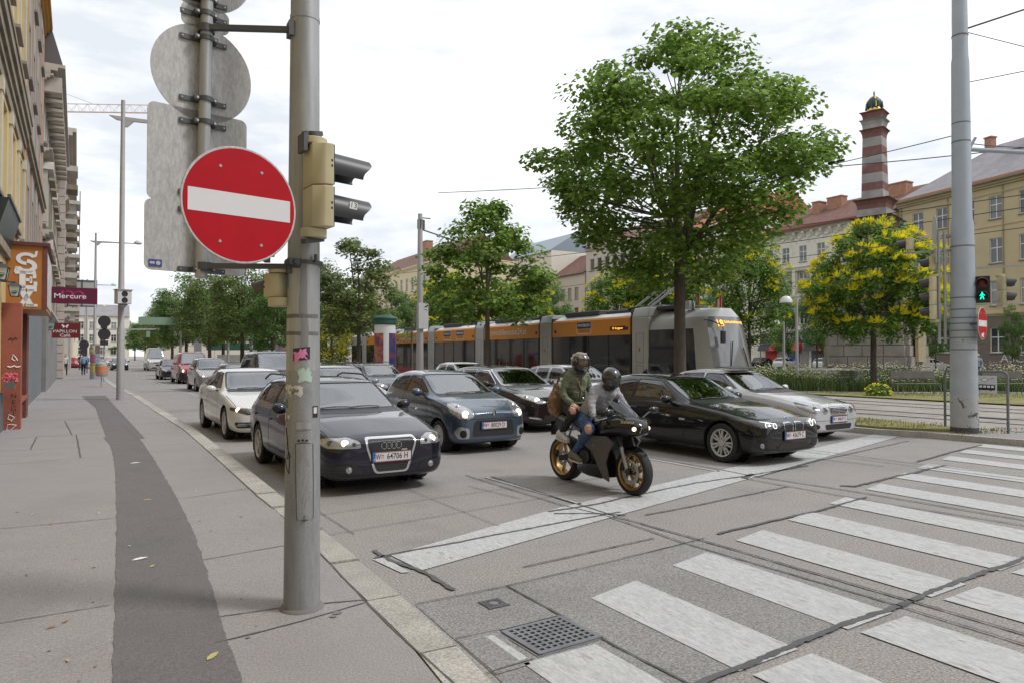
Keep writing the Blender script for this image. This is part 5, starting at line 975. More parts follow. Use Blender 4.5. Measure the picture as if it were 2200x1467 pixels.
put('street_tree', 'small round tree alone in the middle of the far road end', 244, 230, 735, AVE2, 1.1)
# meadow
def blades(b, x, y, h, n, w, q, z=.12):
    for k in range(n):
        a = q.random() * 6.28; px, py = x + q.gauss(0, .12), y + q.gauss(0, .12); hh = h * q.uniform(.5, 1.15); lean = hh * q.uniform(.1, .5); c, s = math.cos(a), math.sin(a); ww = w * q.uniform(.6, 1.3)
        b.add([(px - s * ww, py + c * ww, z), (px + s * ww, py - c * ww, z), (px + c * lean * .35 + s * ww * .8, py + s * lean * .35 - c * ww * .8, z + hh * .6), (px + c * lean * .35 - s * ww * .8, py + s * lean * .35 + c * ww * .8, z + hh * .6), (px + c * lean, py + s * lean, z + hh)], [(0, 1, 2, 3), (3, 2, 4)])
F = [(24.9, 30), (26.6, 22), (28.9, 20.0), (31.1, 18.8), (36.8, 15.2), (53, 4.4)]
def front(x):
    for (x0, y0), (x1, y1) in zip(F, F[1:]):
        if x <= x1: return y0 + (y1 - y0) * (x - x0) / (x1 - x0)
    return 4
q = random.Random(5); bg_ = MB(); bf = MB(); byl = MB()
for k in range(5200):
    x = q.uniform(25.5, 58); y = front(x) + (q.random() ** 1.6) * 20
    hgt = .55 + .35 * noise.noise((x * .3, y * .3, 0)) + (.25 if y - front(x) > 6 else 0)
    blades(bg_, x, y, max(.25, hgt), 4, .02, q)
    if q.random() < .33 and y - front(x) > .8 and noise.noise((x * .25, y * .25, 4)) > -.25:
        for _ in range(3):
            p = Vector((x + q.gauss(0, .3), y + q.gauss(0, .3), .12 + max(.4, hgt) * q.uniform(.95, 1.35))); r = q.uniform(.02, .042); tgt = bf if q.random() < .8 else byl
            tgt.ball(p, (r, r, r * .45), 5)
tag(bg_.build('meadow_grass', mat('meadow_green', (.085, .125, .032), .7, island=.55, trans=.25), smooth=0), kind='stuff', label='tall wild meadow grass in front of the stone column', cat='grass')
tag(bf.build('meadow_flowers', mat('flower_white', (.7, .69, .55), .7, island=.15), smooth=0), kind='stuff', label='white daisies scattered through the tall meadow', cat='flowers'); tag(byl.build('yellow_flowers', M_yel, smooth=0), kind='stuff', label='yellow flowers scattered through the tall meadow', cat='flowers')
b = MB()
for k in range(2600): u = q.random(); x = 25.6 + 20 * u; y = front(x) - 1.3 - q.random() * (3.5 + 4 * u) ; blades(b, x, y, .07, 3, .008, q, .16)
for k in range(900): x = 14.9 + q.random() * 1.8; y = 9.2 + q.random() * 16; blades(b, x, y, .07, 3, .008, q, .165) if x > 15.2 or y > 9.8 else None
for k in range(60): a = q.random() * 6.28; blades(b, 15.2 + q.random() * 2.6, 8.4 + q.gauss(0, .15), .06, 3, .01, q, .12)
tag(b.build('verge_blades', mat('straw_green', (.22, .21, .07), .8, island=.4, trans=.2), smooth=0), kind='stuff', label='short dry grass on the tram verges', cat='grass')
def bush(label, x, y, r, h, m, n=700, fl=None, sz=.12):
    t = thing('bush', label, 'bush', (x, y, .12)); q = random.Random(int(x * 100)); b = MB()
    for k in range(n):
        d = Vector((q.gauss(0, 1), q.gauss(0, 1), abs(q.gauss(0, 1)))).normalized(); w = 1 + .25 * noise.noise((d.x * 2 + x, d.y * 2, d.z * 2)); p = Vector((d.x * r * w, d.y * r * w, d.z * h * w)) * (q.random() ** .35)
        leafset(b, p, (d + Vector((q.uniform(-.5, .5), q.uniform(-.5, .5), .5))).normalized(), sz * q.uniform(.6, 1.3), 'plain')
    b.build('foliage', m, t, smooth=0); s = MB()
    for k in range(7): a = k; s.tube([(0, 0, 0), (r * .3 * math.cos(a), r * .3 * math.sin(a), h * .5), (r * .6 * math.cos(a), r * .6 * math.sin(a), h * .8)], [.02, .014, .006], 4)
    s.build('stems', M_bark, t)
    if fl:
        f = MB()
        for k in range(90): d = Vector((q.gauss(0, 1), q.gauss(0, 1), abs(q.gauss(0, 1)))).normalized(); f.ball((d.x * r, d.y * r, d.z * h), (.04, .04, .02), 5)
        f.build('blossom', fl, t, smooth=0)
    return t
def bp(u, v): 
    d = 1.65 * 1530 / (v - 762); return tp(u, d)
for lab, u, v, r, h, m, fl in (('dark green bush beside the trunk of the yellow blossoming tree', 1818, 838, .9, 1.0, M_l2, None), ('bush behind the silver saloon bonnet', 1740, 826, 1.0, 1.0, M_l3, None), ('low leafy bush with yellow flowers at the foot of the blossoming tree', 1885, 851, .55, .55, M_l4, M_yel), ('bush under the left bench backrest', 1965, 836, 1.2, .8, M_l2, None), ('bush right of the left bench', 2035, 833, .9, .9, M_l3, None), ('bush behind the tram plaque and right bench', 2120, 836, 1.2, .8, M_l2, None), ('reddish flowering bush near the stone trough', 1815, 826, .5, .9, M_l5, mat('orange_flower', (.55, .12, .02), .6)), ('green bush at the left end of the meadow', 1690, 818, 1.1, .9, M_l3, None)):
    x, y = bp(u, v); bush(lab, x, y, r, h, m, 800, fl)
x, y = tp(725, 56); bush('hedge covered in small white flowers under the bright yellow tree', x, y, 1.9, 1.8, M_l3, 900, mat('flower_white', (.7, .69, .55), .7))
# benches, globe lamps, bike stands, bin
def bench(label, u0, u1, v):
    x0, y0 = bp(u0, v); x1, y1 = bp(u1, v); L = math.hypot(x1 - x0, y1 - y0); t = thing('park_bench', label, 'bench', ((x0 + x1) / 2, (y0 + y1) / 2, .12), math.atan2(y1 - y0, x1 - x0), 'park benches at the meadow edge'); M_wd = mat('bench_wood', (.11, .095, .085), .7, var=.2, vscale=3)
    b = MB(); b.box((0, .28, .82), (L, .04, .32), rot=Matrix.Rotation(R(-12), 3, 'X')); b.build('backrest', M_wd, t, bevel=.01); b = MB(); b.bb(-L / 2, L / 2, -.22, .2, .44, .48); b.build('seat', M_wd, t, bevel=.008)
    for sx in (-1, 1): b = MB(); b.tube([(sx * L * .48, -.22, 0), (sx * L * .48, -.2, .44), (sx * L * .48, .2, .44), (sx * L * .48, .3, .9)], .025, 8); b.tube([(sx * L * .48, .15, .44), (sx * L * .48, .3, 0)], .025, 8); b.build('leg', MATS['railing_grey'], t)
bench('long wooden park bench left of the pale blue pole', 1920, 2016, 847); bench('wooden park bench behind the tram plaque railing', 2118, 2205, 847)
def globe_lamp(label, u, d, top, v_=None):
    x, y = tp(u, d); h = 1.65 + (762 - top) / 1530 * d; t = thing('park_lamp', label, 'park lamp', (x, y, .12), R(60), 'white globe lamps in the park'); b = MB(); b.tube([(0, 0, 0), (0, 0, h)], [.1, .07], 12); b.bar((0, 0, h - .2), (0, .55, h - .2), .05, .05); b.build('post', M_lamp, t)
    b = MB(); b.lathe([(0, -.04), (.38, 0), (.36, .18), (.22, .36), (0, .42)], 18, A=Matrix.Translation((0, .62, h - .3))); b.build('globe', mat('lamp_glass', (.62, .62, .6), .3), t)
globe_lamp('white globe lamp on a tall post left of the blossoming tree', 1712, 42, 640); globe_lamp('smaller white globe lamp just left of the taller one', 1684, 50, 690); globe_lamp('globe lamp far off behind the tram tail', 655, 90, 740)
bs = thing('bike_stand', 'row of bent steel bicycle stands before the stone column', 'bike stand', tuple(tp(1735, 44)) + (.12,), R(-55))
for k in range(4): b = MB(); b.tube([(k * 1.0, 0, 0), (k * 1.0, 0, .65), (k * 1.0 + .1, 0, .78), (k + .6, 0, .78), (k + .7, 0, .65), (k + .7, 0, 0)], .03, 6); b.build('hoop', M_galv, bs)
tb = thing('stone_trough', 'low grey stone block wall before the column steps', 'stone block', tuple(tp(1775, 43)) + (.1,), R(-50)); b = MB(); b.bb(-1.6, 1.2, -.5, .5, 0, .85); b.bb(-4.8, -1.6, -.6, .3, 0, .22); b.build('block', M_gs, tb, bevel=.04)
tn = thing('park_bin', 'grey slatted park bin in the meadow', 'bin', tuple(tp(1825, 36)) + (.12,), 0); b = MB(); b.lathe([(.4, 0), (.42, .8), (.45, .8), (.45, .88), (.36, .88)], 18); b.build('bin_body', mat('bin_slat', (.13, .14, .14), .6), tn)
# advertising column and tram mast
ac = thing('advertising_column', 'white round advertising column with a green domed cap and posters', 'advertising column', (14.05, 40.3, .12), 0)
b = MB(); b.cyl((0, 0, 0), (0, 0, 3.45), .62, n=32); b.build('drum', mat('column_white', (.66, .66, .66), .5), ac); b = MB(); b.lathe([(.64, 3.4), (.69, 3.45), (.69, 3.72), (.74, 3.74), (.72, 3.82), (.4, 3.95), (0, 4.02)], 32); b.build('cap', mat('cap_green', (.02, .085, .06), .45, var=.15), ac)
av = math.atan2(-40.3, -14.05)
def poster(a0, a1, z0, z1, m, e=.004, nm='poster'):
    b = MB(); r = .62 + e; n = 12; vs = [(r * math.cos(av + R(a0 + (a1 - a0) * i / n)), r * math.sin(av + R(a0 + (a1 - a0) * i / n)), z) for i in range(n + 1) for z in (z0, z1)]; b.add(vs, [(2 * i, 2 * i + 2, 2 * i + 3, 2 * i + 1) for i in range(n)]); return b.build(nm, m, ac, smooth=0)
poster(-85, -8, .3, 2.9, mat('poster_dusk', (.20, .05, .09), .5, var=.2, vscale=2, col2=(.5, .22, .06), v2=(.45, .7))); poster(22, 85, .3, 2.9, mat('poster_navy', (.03, .04, .14), .5, var=.2, vscale=2, col2=(.2, .03, .05), v2=(.52, .6))); poster(-45, -25, .9, 1.3, mat('poster_spot', (.5, .02, .03), .5), .008, 'poster_spot'); poster(35, 52, .5, 1.1, mat('poster_spot2', (.5, .3, .3), .5, var=.5, vscale=12), .008, 'poster_spot')
tmst = thing('tram_mast', 'slim grey tram mast with the backs of two signs, left of the young maple', 'mast', (14.2, 35.2, .12), R(30)); b = MB(); b.tube([(0, 0, 0), (0, 0, 4), (0, 0, 9.1)], [.2, .17, .12], 14); b.build('shaft', M_lamp, tmst); b = MB(); b.bar((0, 0, 8.3), (2.6, -1.5, 7.6), .06, .06); b.bar((0, 0, 8.9), (.5, -.3, 8.9), .05, .05); b.bb(-.1, .25, -.12, .12, 8.3, 8.8); b.build('cross_arm', M_dsteel, tmst)
b = MB(); b.bb(-.48, .34, -.3, -.27, 3.0, 4.35); b.build('sign_back', M_alu, tmst); b = MB(); b.bb(.05, .42, .24, .27, 2.95, 4.3); b.build('sign_back', M_alu, tmst)
for k, (u, d, h) in enumerate([(540, 66, 9), (490, 80, 8), (388, 90, 6), (600, 75, 7)]): x, y = tp(u, d); b = MB(); b.tube([(0, 0, 0), (0, 0, h)], [.16, .1], 10); o = b.build('pole', M_lamp); o.location = (x, y, .1); tag(o, ['grey mast above the yellow works sign behind the red van', 'grey mast behind the grey people carrier', 'grey gantry mast behind the red van', 'grey mast close left of the nearest pole'][k], 'pole')
for k, (u, d, w, h, c, lab, hz0) in enumerate([(425, 88, .9, 1.6, (.3, .3, .3), 'grey back of a large sign behind the red van', 2.2), (620, 70, 2.6, 2.2, (.5, .25, .12), 'colourful painted advertising wall left of the nearest pole', 1.0), (560, 80, 2.4, 1.0, (.06, .12, .35), 'blue banner on a fence beyond the black van', .9), (500, 82, 3.5, .9, (.55, .56, .55), 'white hoarding beyond the grey cars', .9), (548, 62, .35, 1.3, (.6, .55, .03), 'yellow and orange works sign behind the black van', .4), (530, 125, 14, 1.2, (.04, .13, .09), 'green fascia of a far pavilion under the trees', 2.6)]):
    x, y = tp(u, d); t = thing('sign_board', lab, 'sign', (x, y, hz0), R(-28)); b = MB(); b.bb(-w / 2, w / 2, -.04, .04, 0, h); b.build('panel', mat('board%d' % k, c, .6, var=.1 if k != 1 else .5, vscale=2, col2=((.1, .15, .4) if k == 1 else None), v2=(.5, .52)), t)
    b = MB(); b.cyl((-w * .4, .05, -hz0), (-w * .4, .05, h * .9), .04); b.build('post', M_lamp, t); b = MB(); b.cyl((w * .4, .05, -hz0), (w * .4, .05, h * .9), .04); b.build('post', M_lamp, t)

# ---------------------------------------------------------------- cars
M_gl = glass('car_glass', (.50, .56, .55), .62, ior=2.1); M_ws = glass('windscreen_glass', (.55, .6, .6), .75, ior=3.3); M_gld = glass('car_glass_dark', (.20, .22, .22), .6, ior=1.75); M_tyre = mat('tyre', (.022, .022, .023), .8, speck=.2, sscale=60); M_blk = mat('trim_black', (.016, .016, .017), .4); M_gap = mat('panel_gap', (.006, .006, .006), .9)
M_chr = mat('chrome', (.7, .71, .72), .12, metal=1.); M_rim = mat('alloy', (.52, .52, .53), .4, metal=.25); M_int = mat('car_interior', (.035, .035, .037), .8); M_lin = mat('car_liner', (.05, .05, .052), .9); M_lampc = mat('lamp_clear', (.34, .34, .35), .12, metal=.55, coat=1., var=.2, vscale=14); M_lampd = mat('lamp_dark', (.05, .05, .055), .12, coat=1.); M_beam = mat('headlamp_on', (1, .9, .75), .3, emit=(1, .80, .50), estr=1.7); M_drl = mat('daylight_ring', (1, 1, 1), .3, emit=(.95, .97, 1), estr=.9); M_amb = mat('indicator_amber', (.6, .22, .03), .3, coat=1.); M_mesh = mat('grille_mesh', (.02, .02, .02), .5); M_pw = mat('plate_white', (.62, .62, .62), .4); M_pr = mat('plate_red', (.5, .02, .03), .4); M_pb = mat('plate_blue', (.02, .10, .42), .4); M_beige_ = mat('seat_light', (.20, .19, .18), .8)
def paint(n, c, metal=.35, rough=.28): return mat('paint_' + n, c, .35 if sum(c) < .2 else rough, metal=0 if sum(c) < .2 else metal, coat=1., spec=.08 if sum(c) < .2 else .3)
def tab(T, s):
    if s <= T[0][0]: return T[0][1]
    for (a, u), (b_, v) in zip(T, T[1:]):
        if s <= b_: return u + (v - u) * (s - a) / (b_ - a)
    return T[-1][1]
def rnd_poly(P, r=.03, n=3):
    out = []; k = len(P)
    for i in range(k):
        p, a, c = Vector(P[i]), Vector(P[i - 1]), Vector(P[(i + 1) % k]); u, v = (a - p), (c - p); d = min(r, u.length * .45, v.length * .45); u = p + u.normalized() * d; v = p + v.normalized() * d
        for j in range(n + 1): t = j / n; out.append(tuple((u * (1 - t) ** 2 + p * 2 * t * (1 - t) + v * t * t)))
    return out
def ccw(P): return P if sum(a[0] * b_[1] - b_[0] * a[1] for a, b_ in zip(P, P[1:] + P[:1])) > 0 else P[::-1]
class Shell:
    def __init__(s, sp):
        s.sp = sp; L, fo = sp['L'], sp['fo']; keys = sorted({0, L} | {k[0] for n in ('top', 'belt', 'hw', 'bot') for k in sp[n]}); st_ = []
        for a, c in zip(keys, keys[1:]):
            k = max(1, int(math.ceil((c - a) / .3))); st_ += [a + (c - a) * i / k for i in range(k)]
        st_.append(L); st2 = [st_[0]]
        for q_ in st_[1:]:
            if q_ - st2[-1] > .028: st2.append(q_)
        vs = []; fs = []; NP = 13
        for q_ in st2:
            w, zb, zs, zt = tab(sp['hw'], q_), tab(sp['bot'], q_), tab(sp['belt'], q_), tab(sp['top'], q_); k = smoothstep(.05, .32, zt - zs); yr0 = tab(sp['rw'], q_); yr = w * .80 * (1 - k) + yr0 * k; zr = (zs + (zt - zs) * .7) * (1 - k) + (zt - .06) * k
            ys = w * (.945 - .0 * k); zm = zb + (zs - zb) * .55
            p = [(0, zb), (w * .78, zb), (w * .95, zb + .035), (w * .988, zb + .15), (w, zm), (w * .985, zs - .085), (ys, zs), (ys - .03, zs + min(.03, (zt - zs) * .3))]
            p += [((p[7][0] + yr) / 2 + .018 * k, (p[7][1] + zr) / 2), (yr, zr), (yr * .82, zt - .018 - .0 * k), (yr * .42, zt - .004), (0, zt)]
            vs += [(fo - q_, y, z) for y, z in p] + [(fo - q_, -y, z) for y, z in p[1:-1]]
        M = NP + NP - 2; ring = list(range(NP)) + [NP + i for i in range(NP - 3, -1, -1)]
        for i in range(len(st2) - 1):
            for j in range(M): a, c = ring[j], ring[(j + 1) % M]; fs.append((i * M + a, i * M + c, (i + 1) * M + c, (i + 1) * M + a))
        for base, fl in ((0, False), ((len(st2) - 1) * M, True)):
            Lf = [base + j for j in range(NP)]; Rt = [base] + [base + NP + j for j in range(NP - 2)] + [base + NP - 1]
            for j in range(NP - 1):
                f = [Lf[j], Lf[j + 1], Rt[j + 1], Rt[j]]; f2 = []
                for x in f:
                    if x not in f2: f2.append(x)
                fs.append(f2[::-1] if not fl else f2)
        me = bpy.data.meshes.new('sh'); me.from_pydata(vs, [], fs); o = bpy.data.objects.new('sh', me); COL.objects.link(o); md = o.modifiers.new('s', 'SUBSURF'); md.levels = 2; dg = bpy.context.evaluated_depsgraph_get(); m2 = bpy.data.meshes.new_from_object(o.evaluated_get(dg)); bpy.data.objects.remove(o)
        s.bm = bmesh.new(); s.bm.from_mesh(m2); bmesh.ops.recalc_face_normals(s.bm, faces=s.bm.faces); s.src = s.bm.copy(); s.src.normal_update(); s.src.faces.ensure_lookup_table()
        s.bvh = BVHTree.FromBMesh(s.src); s.C = [f.calc_center_median() for f in s.src.faces]; s.Nn = [f.normal.copy() for f in s.src.faces]
        s.lo = np.array([[min(v.co[k] for v in f.verts) for k in range(3)] for f in s.src.faces]); s.hi = np.array([[max(v.co[k] for v in f.verts) for k in range(3)] for f in s.src.faces])
    def pick(s, ax, poly, pred, mar=.01):
        a0, a1 = min(p[0] for p in poly) - mar, max(p[0] for p in poly) + mar; b0, b1 = min(p[1] for p in poly) - mar, max(p[1] for p in poly) + mar
        k = np.nonzero((s.lo[:, ax[0]] < a1) & (s.hi[:, ax[0]] > a0) & (s.lo[:, ax[1]] < b1) & (s.hi[:, ax[1]] > b0))[0]
        return [int(i) for i in k if pred(s.C[i], s.Nn[i])]
    def planes(s, ax, poly):
        poly = ccw(poly); out = []
        for p, q_ in zip(poly, poly[1:] + poly[:1]):
            d = (q_[0] - p[0], q_[1] - p[1])
            if abs(d[0]) + abs(d[1]) < 1e-6: continue
            n = [0, 0, 0]; n[ax[0]] = d[1]; n[ax[1]] = -d[0]; c = [0, 0, 0]; c[ax[0]] = p[0]; c[ax[1]] = p[1]; out.append((c, n))
        return out
    def patch(s, mb, ax, poly, pred, off=.003, m=0, inner=None):
        ids = s.pick(ax, poly, pred); b = bmesh.new(); vm = {}
        for i in ids:
            f = s.src.faces[i]; vv = []
            for v in f.verts:
                if v.index not in vm: vm[v.index] = b.verts.new(v.co + v.normal * off)
                vv.append(vm[v.index])
            b.faces.new(vv)
        for c, n in s.planes(ax, poly): bmesh.ops.bisect_plane(b, geom=b.verts[:] + b.edges[:] + b.faces[:], plane_co=c, plane_no=n, clear_outer=True)
        if inner:
            pl = s.planes(ax, inner)
            for c, n in pl: bmesh.ops.bisect_plane(b, geom=b.verts[:] + b.edges[:] + b.faces[:], plane_co=c, plane_no=n)
            bmesh.ops.delete(b, geom=[f for f in b.faces if s.inside(ax, pl, f.calc_center_median())], context='FACES')
        b.verts.index_update(); mb.add([v.co.copy() for v in b.verts], [[v.index for v in f.verts] for f in b.faces], m); b.free()
    def inside(s, ax, pl, c): return all((c[ax[0]] - p[ax[0]]) * n[ax[0]] + (c[ax[1]] - p[ax[1]]) * n[ax[1]] < 1e-6 for p, n in pl)
    def hole(s, ax, poly, pred):
        pl = s.planes(ax, poly); a0, a1 = min(p[0] for p in poly), max(p[0] for p in poly); b0, b1 = min(p[1] for p in poly), max(p[1] for p in poly); g = set(); s.bm.normal_update()
        for f in s.bm.faces:
            c = f.calc_center_median()
            if not (a0 - .35 < c[ax[0]] < a1 + .35 and b0 - .35 < c[ax[1]] < b1 + .35) or not pred(c, f.normal): continue
            if min(v.co[ax[0]] for v in f.verts) < a1 + .01 and max(v.co[ax[0]] for v in f.verts) > a0 - .01 and min(v.co[ax[1]] for v in f.verts) < b1 + .01 and max(v.co[ax[1]] for v in f.verts) > b0 - .01: g.add(f); g.update(f.edges); g.update(f.verts)
        g = list(g)
        for c, n in pl: g = bmesh.ops.bisect_plane(s.bm, geom=g, plane_co=c, plane_no=n)['geom']
        bmesh.ops.delete(s.bm, geom=[f for f in g if isinstance(f, bmesh.types.BMFace) and f.is_valid and s.inside(ax, pl, f.calc_center_median())], context='FACES')
    def front(s, y, z):
        h = s.bvh.ray_cast(Vector((5, y, z)), Vector((-1, 0, 0))); return h[0] if h[0] else Vector((s.sp['fo'], y, z))
    def fnorm(s, y, z):
        h = s.bvh.ray_cast(Vector((5, y, z)), Vector((-1, 0, 0))); return h[1] if h[0] else Vector((1, 0, 0))
    def side(s, x, z, sg):
        h = s.bvh.ray_cast(Vector((x, 3 * sg, z)), Vector((0, -sg, 0))); return h[0] if h[0] else Vector((x, sg * s.sp['W'] / 2, z))
XZ, YZ = (0, 2), (1, 2)
def base_spec(L, W, H, fo, wb, wr, cowl, cz, rf, rr, zh=.68, tail=None, tz=.95, style='hatch', **k):
    """rf: roof front station, rr: roof rear station; tail: station where the rear glass ends"""
    tail = tail or L - .15
    top = [(0, zh - .05), (.05, zh - .01), (.18, zh + .045), (cowl * .55, zh + .045 + (cz - zh - .045) * .62), (cowl, cz), (rf, H - .05), (rf + .45, H - .008), ((rf + rr) / 2 + .2, H), (rr - .35, H - .02), (rr, H - .06)]
    top += [(tail, tz + .03), (L - .05, tz - .03), (L, tz - .16)] if style != 'sedan' else [(tail, tz + .05), (tail + .25, tz + .035), (L - .06, tz), (L, tz - .14)]
    belt = [(0, zh - .11), (.05, zh - .075), (.2, zh - .02), (cowl * .6, zh + (cz - zh) * .45), (cowl, cz - .065), ((cowl + L) / 2, cz - .035), (L - .7, min(cz + .0, tz - .02)), (L - .2, tz - .06), (L, tz - .22)]
    hw = [(0, .315 * W), (.03, .378 * W), (.09, .424 * W), (.22, .462 * W), (.45, .486 * W), (.85, .496 * W), (L * .5, .5 * W), (L - .75, .49 * W), (L - .3, .468 * W), (L - .09, .43 * W), (L, .36 * W)]
    bot = [(0, .26), (.05, .195), (.2, .17), (.6, .18), (L - .5, .21), (L - .1, .29), (L, .38)]
    rw = [(cowl, .415 * W), (rf, .36 * W), (rf + .5, .355 * W), (rr - .4, .345 * W), (rr, .33 * W), (tail, .40 * W), (L, .42 * W)]
    d = dict(L=L, W=W, H=H, fo=fo, wb=wb, wr=wr, cowl=cowl, cz=cz, rf=rf, rr=rr, tail=tail, tz=tz, top=top, belt=belt, hw=hw, bot=bot, rw=rw, zh=zh, style=style); d.update(k); return d
WH = {}
def wheel_meshes(r, style):
    if (r, style) in WH: return WH[(r, style)]
    A = Matrix.Rotation(R(-90), 4, 'X'); rr = r * .715; w = .1
    b = MB(); b.lathe([(rr - .01, -w * .85), (rr + .01, -w), (r - .025, -w * 1.0), (r - .006, -w * .82), (r, -w * .5), (r, w * .5), (r - .006, w * .82), (r - .025, w), (rr + .01, w), (rr - .01, w * .85)], 40, A=A, caps=False); o = b.build('tyre', M_tyre); T = o.data; bpy.data.objects.remove(o)
    b = MB(); b.lathe([(rr - .028, -w), (rr, -w * .9), (rr, w * .92), (rr - .008, w * .98), (rr - .02, w * .9), (rr - .03, w * .6)], 40, A=A, caps=False); yo = w * .78
    def spoke(a, r0, r1, w0, w1, dep=.03):
        c, s_ = math.cos(a), math.sin(a); P = [(r0, -w0), (r0, w0), (r1, w1), (r1, -w1)]
        b.add([(c * x - s_ * y, d, s_ * x + c * y) for d in (yo - dep, yo + (.012 if d_ == 0 else 0)) for d_, (x, y) in enumerate(P)] if False else [(c * x - s_ * y, d, s_ * x + c * y) for d in (yo - dep, yo) for (x, y) in P], [(0, 1, 2, 3), (7, 6, 5, 4), (0, 4, 5, 1), (1, 5, 6, 2), (2, 6, 7, 3), (3, 7, 4, 0)])
    if style == 'multi':
        for i in range(7):
            a = 2 * PI * i / 7
            for da in (-.16, .16): spoke(a + da, .05, rr - .012, .017, .015)
    elif style == 'double':
        for i in range(5):
            a = 2 * PI * i / 5 + PI / 2
            for da in (-.17, .17): spoke(a + da, .05, rr - .012, .026, .02)
    elif style == 'cover':
        b.lathe([(0, yo + .005), (rr * .55, yo + .01), (rr - .02, yo - .02), (rr - .02, yo - .04), (0, yo - .04)], 36, A=A)
        for i in range(6): spoke(2 * PI * i / 6, .06, rr * .92, .03, .045, .02)
    else:
        for i in range(5): spoke(2 * PI * i / 5 + PI / 2, .04, rr - .012, .045, .032)
    b.cyl((0, yo - .04, 0), (0, yo + .012, 0), .065, .05, 20); o = b.build('rim', M_rim); Rm = o.data; bpy.data.objects.remove(o)
    b = MB(); b.cyl((0, -.03, 0), (0, .0, 0), rr * .55, n=28); b.cyl((0, -.08, 0), (0, .02, 0), .08); o = b.build('wheel', M_dsteel); Hb = o.data; bpy.data.objects.remove(o); WH[(r, style)] = (Hb, T, Rm); return WH[(r, style)]
def plate(par, p, txt, w=.52, tilt=0., h=.12):
    b = MB(); b.box((0, 0, 0), (.018, w + .03, h + .03), 4); b.box((.006, 0, 0), (.01, w, h), 0); b.box((.0065, 0, h * .455), (.0105, w * .99, .006), 1); b.box((.0065, 0, -h * .455), (.0105, w * .99, .006), 1); b.box((.0068, -w * .465, 0), (.011, w * .066, h * .97), 2)
    A = Matrix(((0, 0, 1, .0125), (1, 0, 0, 0), (0, 1, 0, 0), (0, 0, 0, 1))); a, c = txt.split('|'); b.text('A', .035, A @ Matrix.Translation((-w * .465, -.03, .0)), 0); b.text(a, .1, A @ Matrix.Translation((-w * .36, -.0, 0)), 3, sx=.66, bold=.01); b.text(c, .105, A @ Matrix.Translation((w * .145, -.0, 0)), 3, sx=.80, bold=.01)
    b.add([A @ Vector((x * .8 - w * .25, y * .8, 0)) for x, y in ((-.021, .036), (.021, .036), (.021, -.01), (0, -.036), (-.021, -.01))], [(0, 1, 2, 3, 4)], 1); b.add([A @ Vector((x - w * .25, y, .0004)) for x, y in ((-.016, .006), (.016, .006), (.016, -.004), (-.016, -.004), (-.005, .022), (.005, .022), (.005, -.022), (-.005, -.022))], [(0, 3, 2, 1), (4, 7, 6, 5)], 0)
    o = b.build('number_plate', [M_pw, M_pr, M_pb, M_txtk, M_blk], par, smooth=0); o.location = p; o.rotation_euler = (0, -tilt, 0); return o
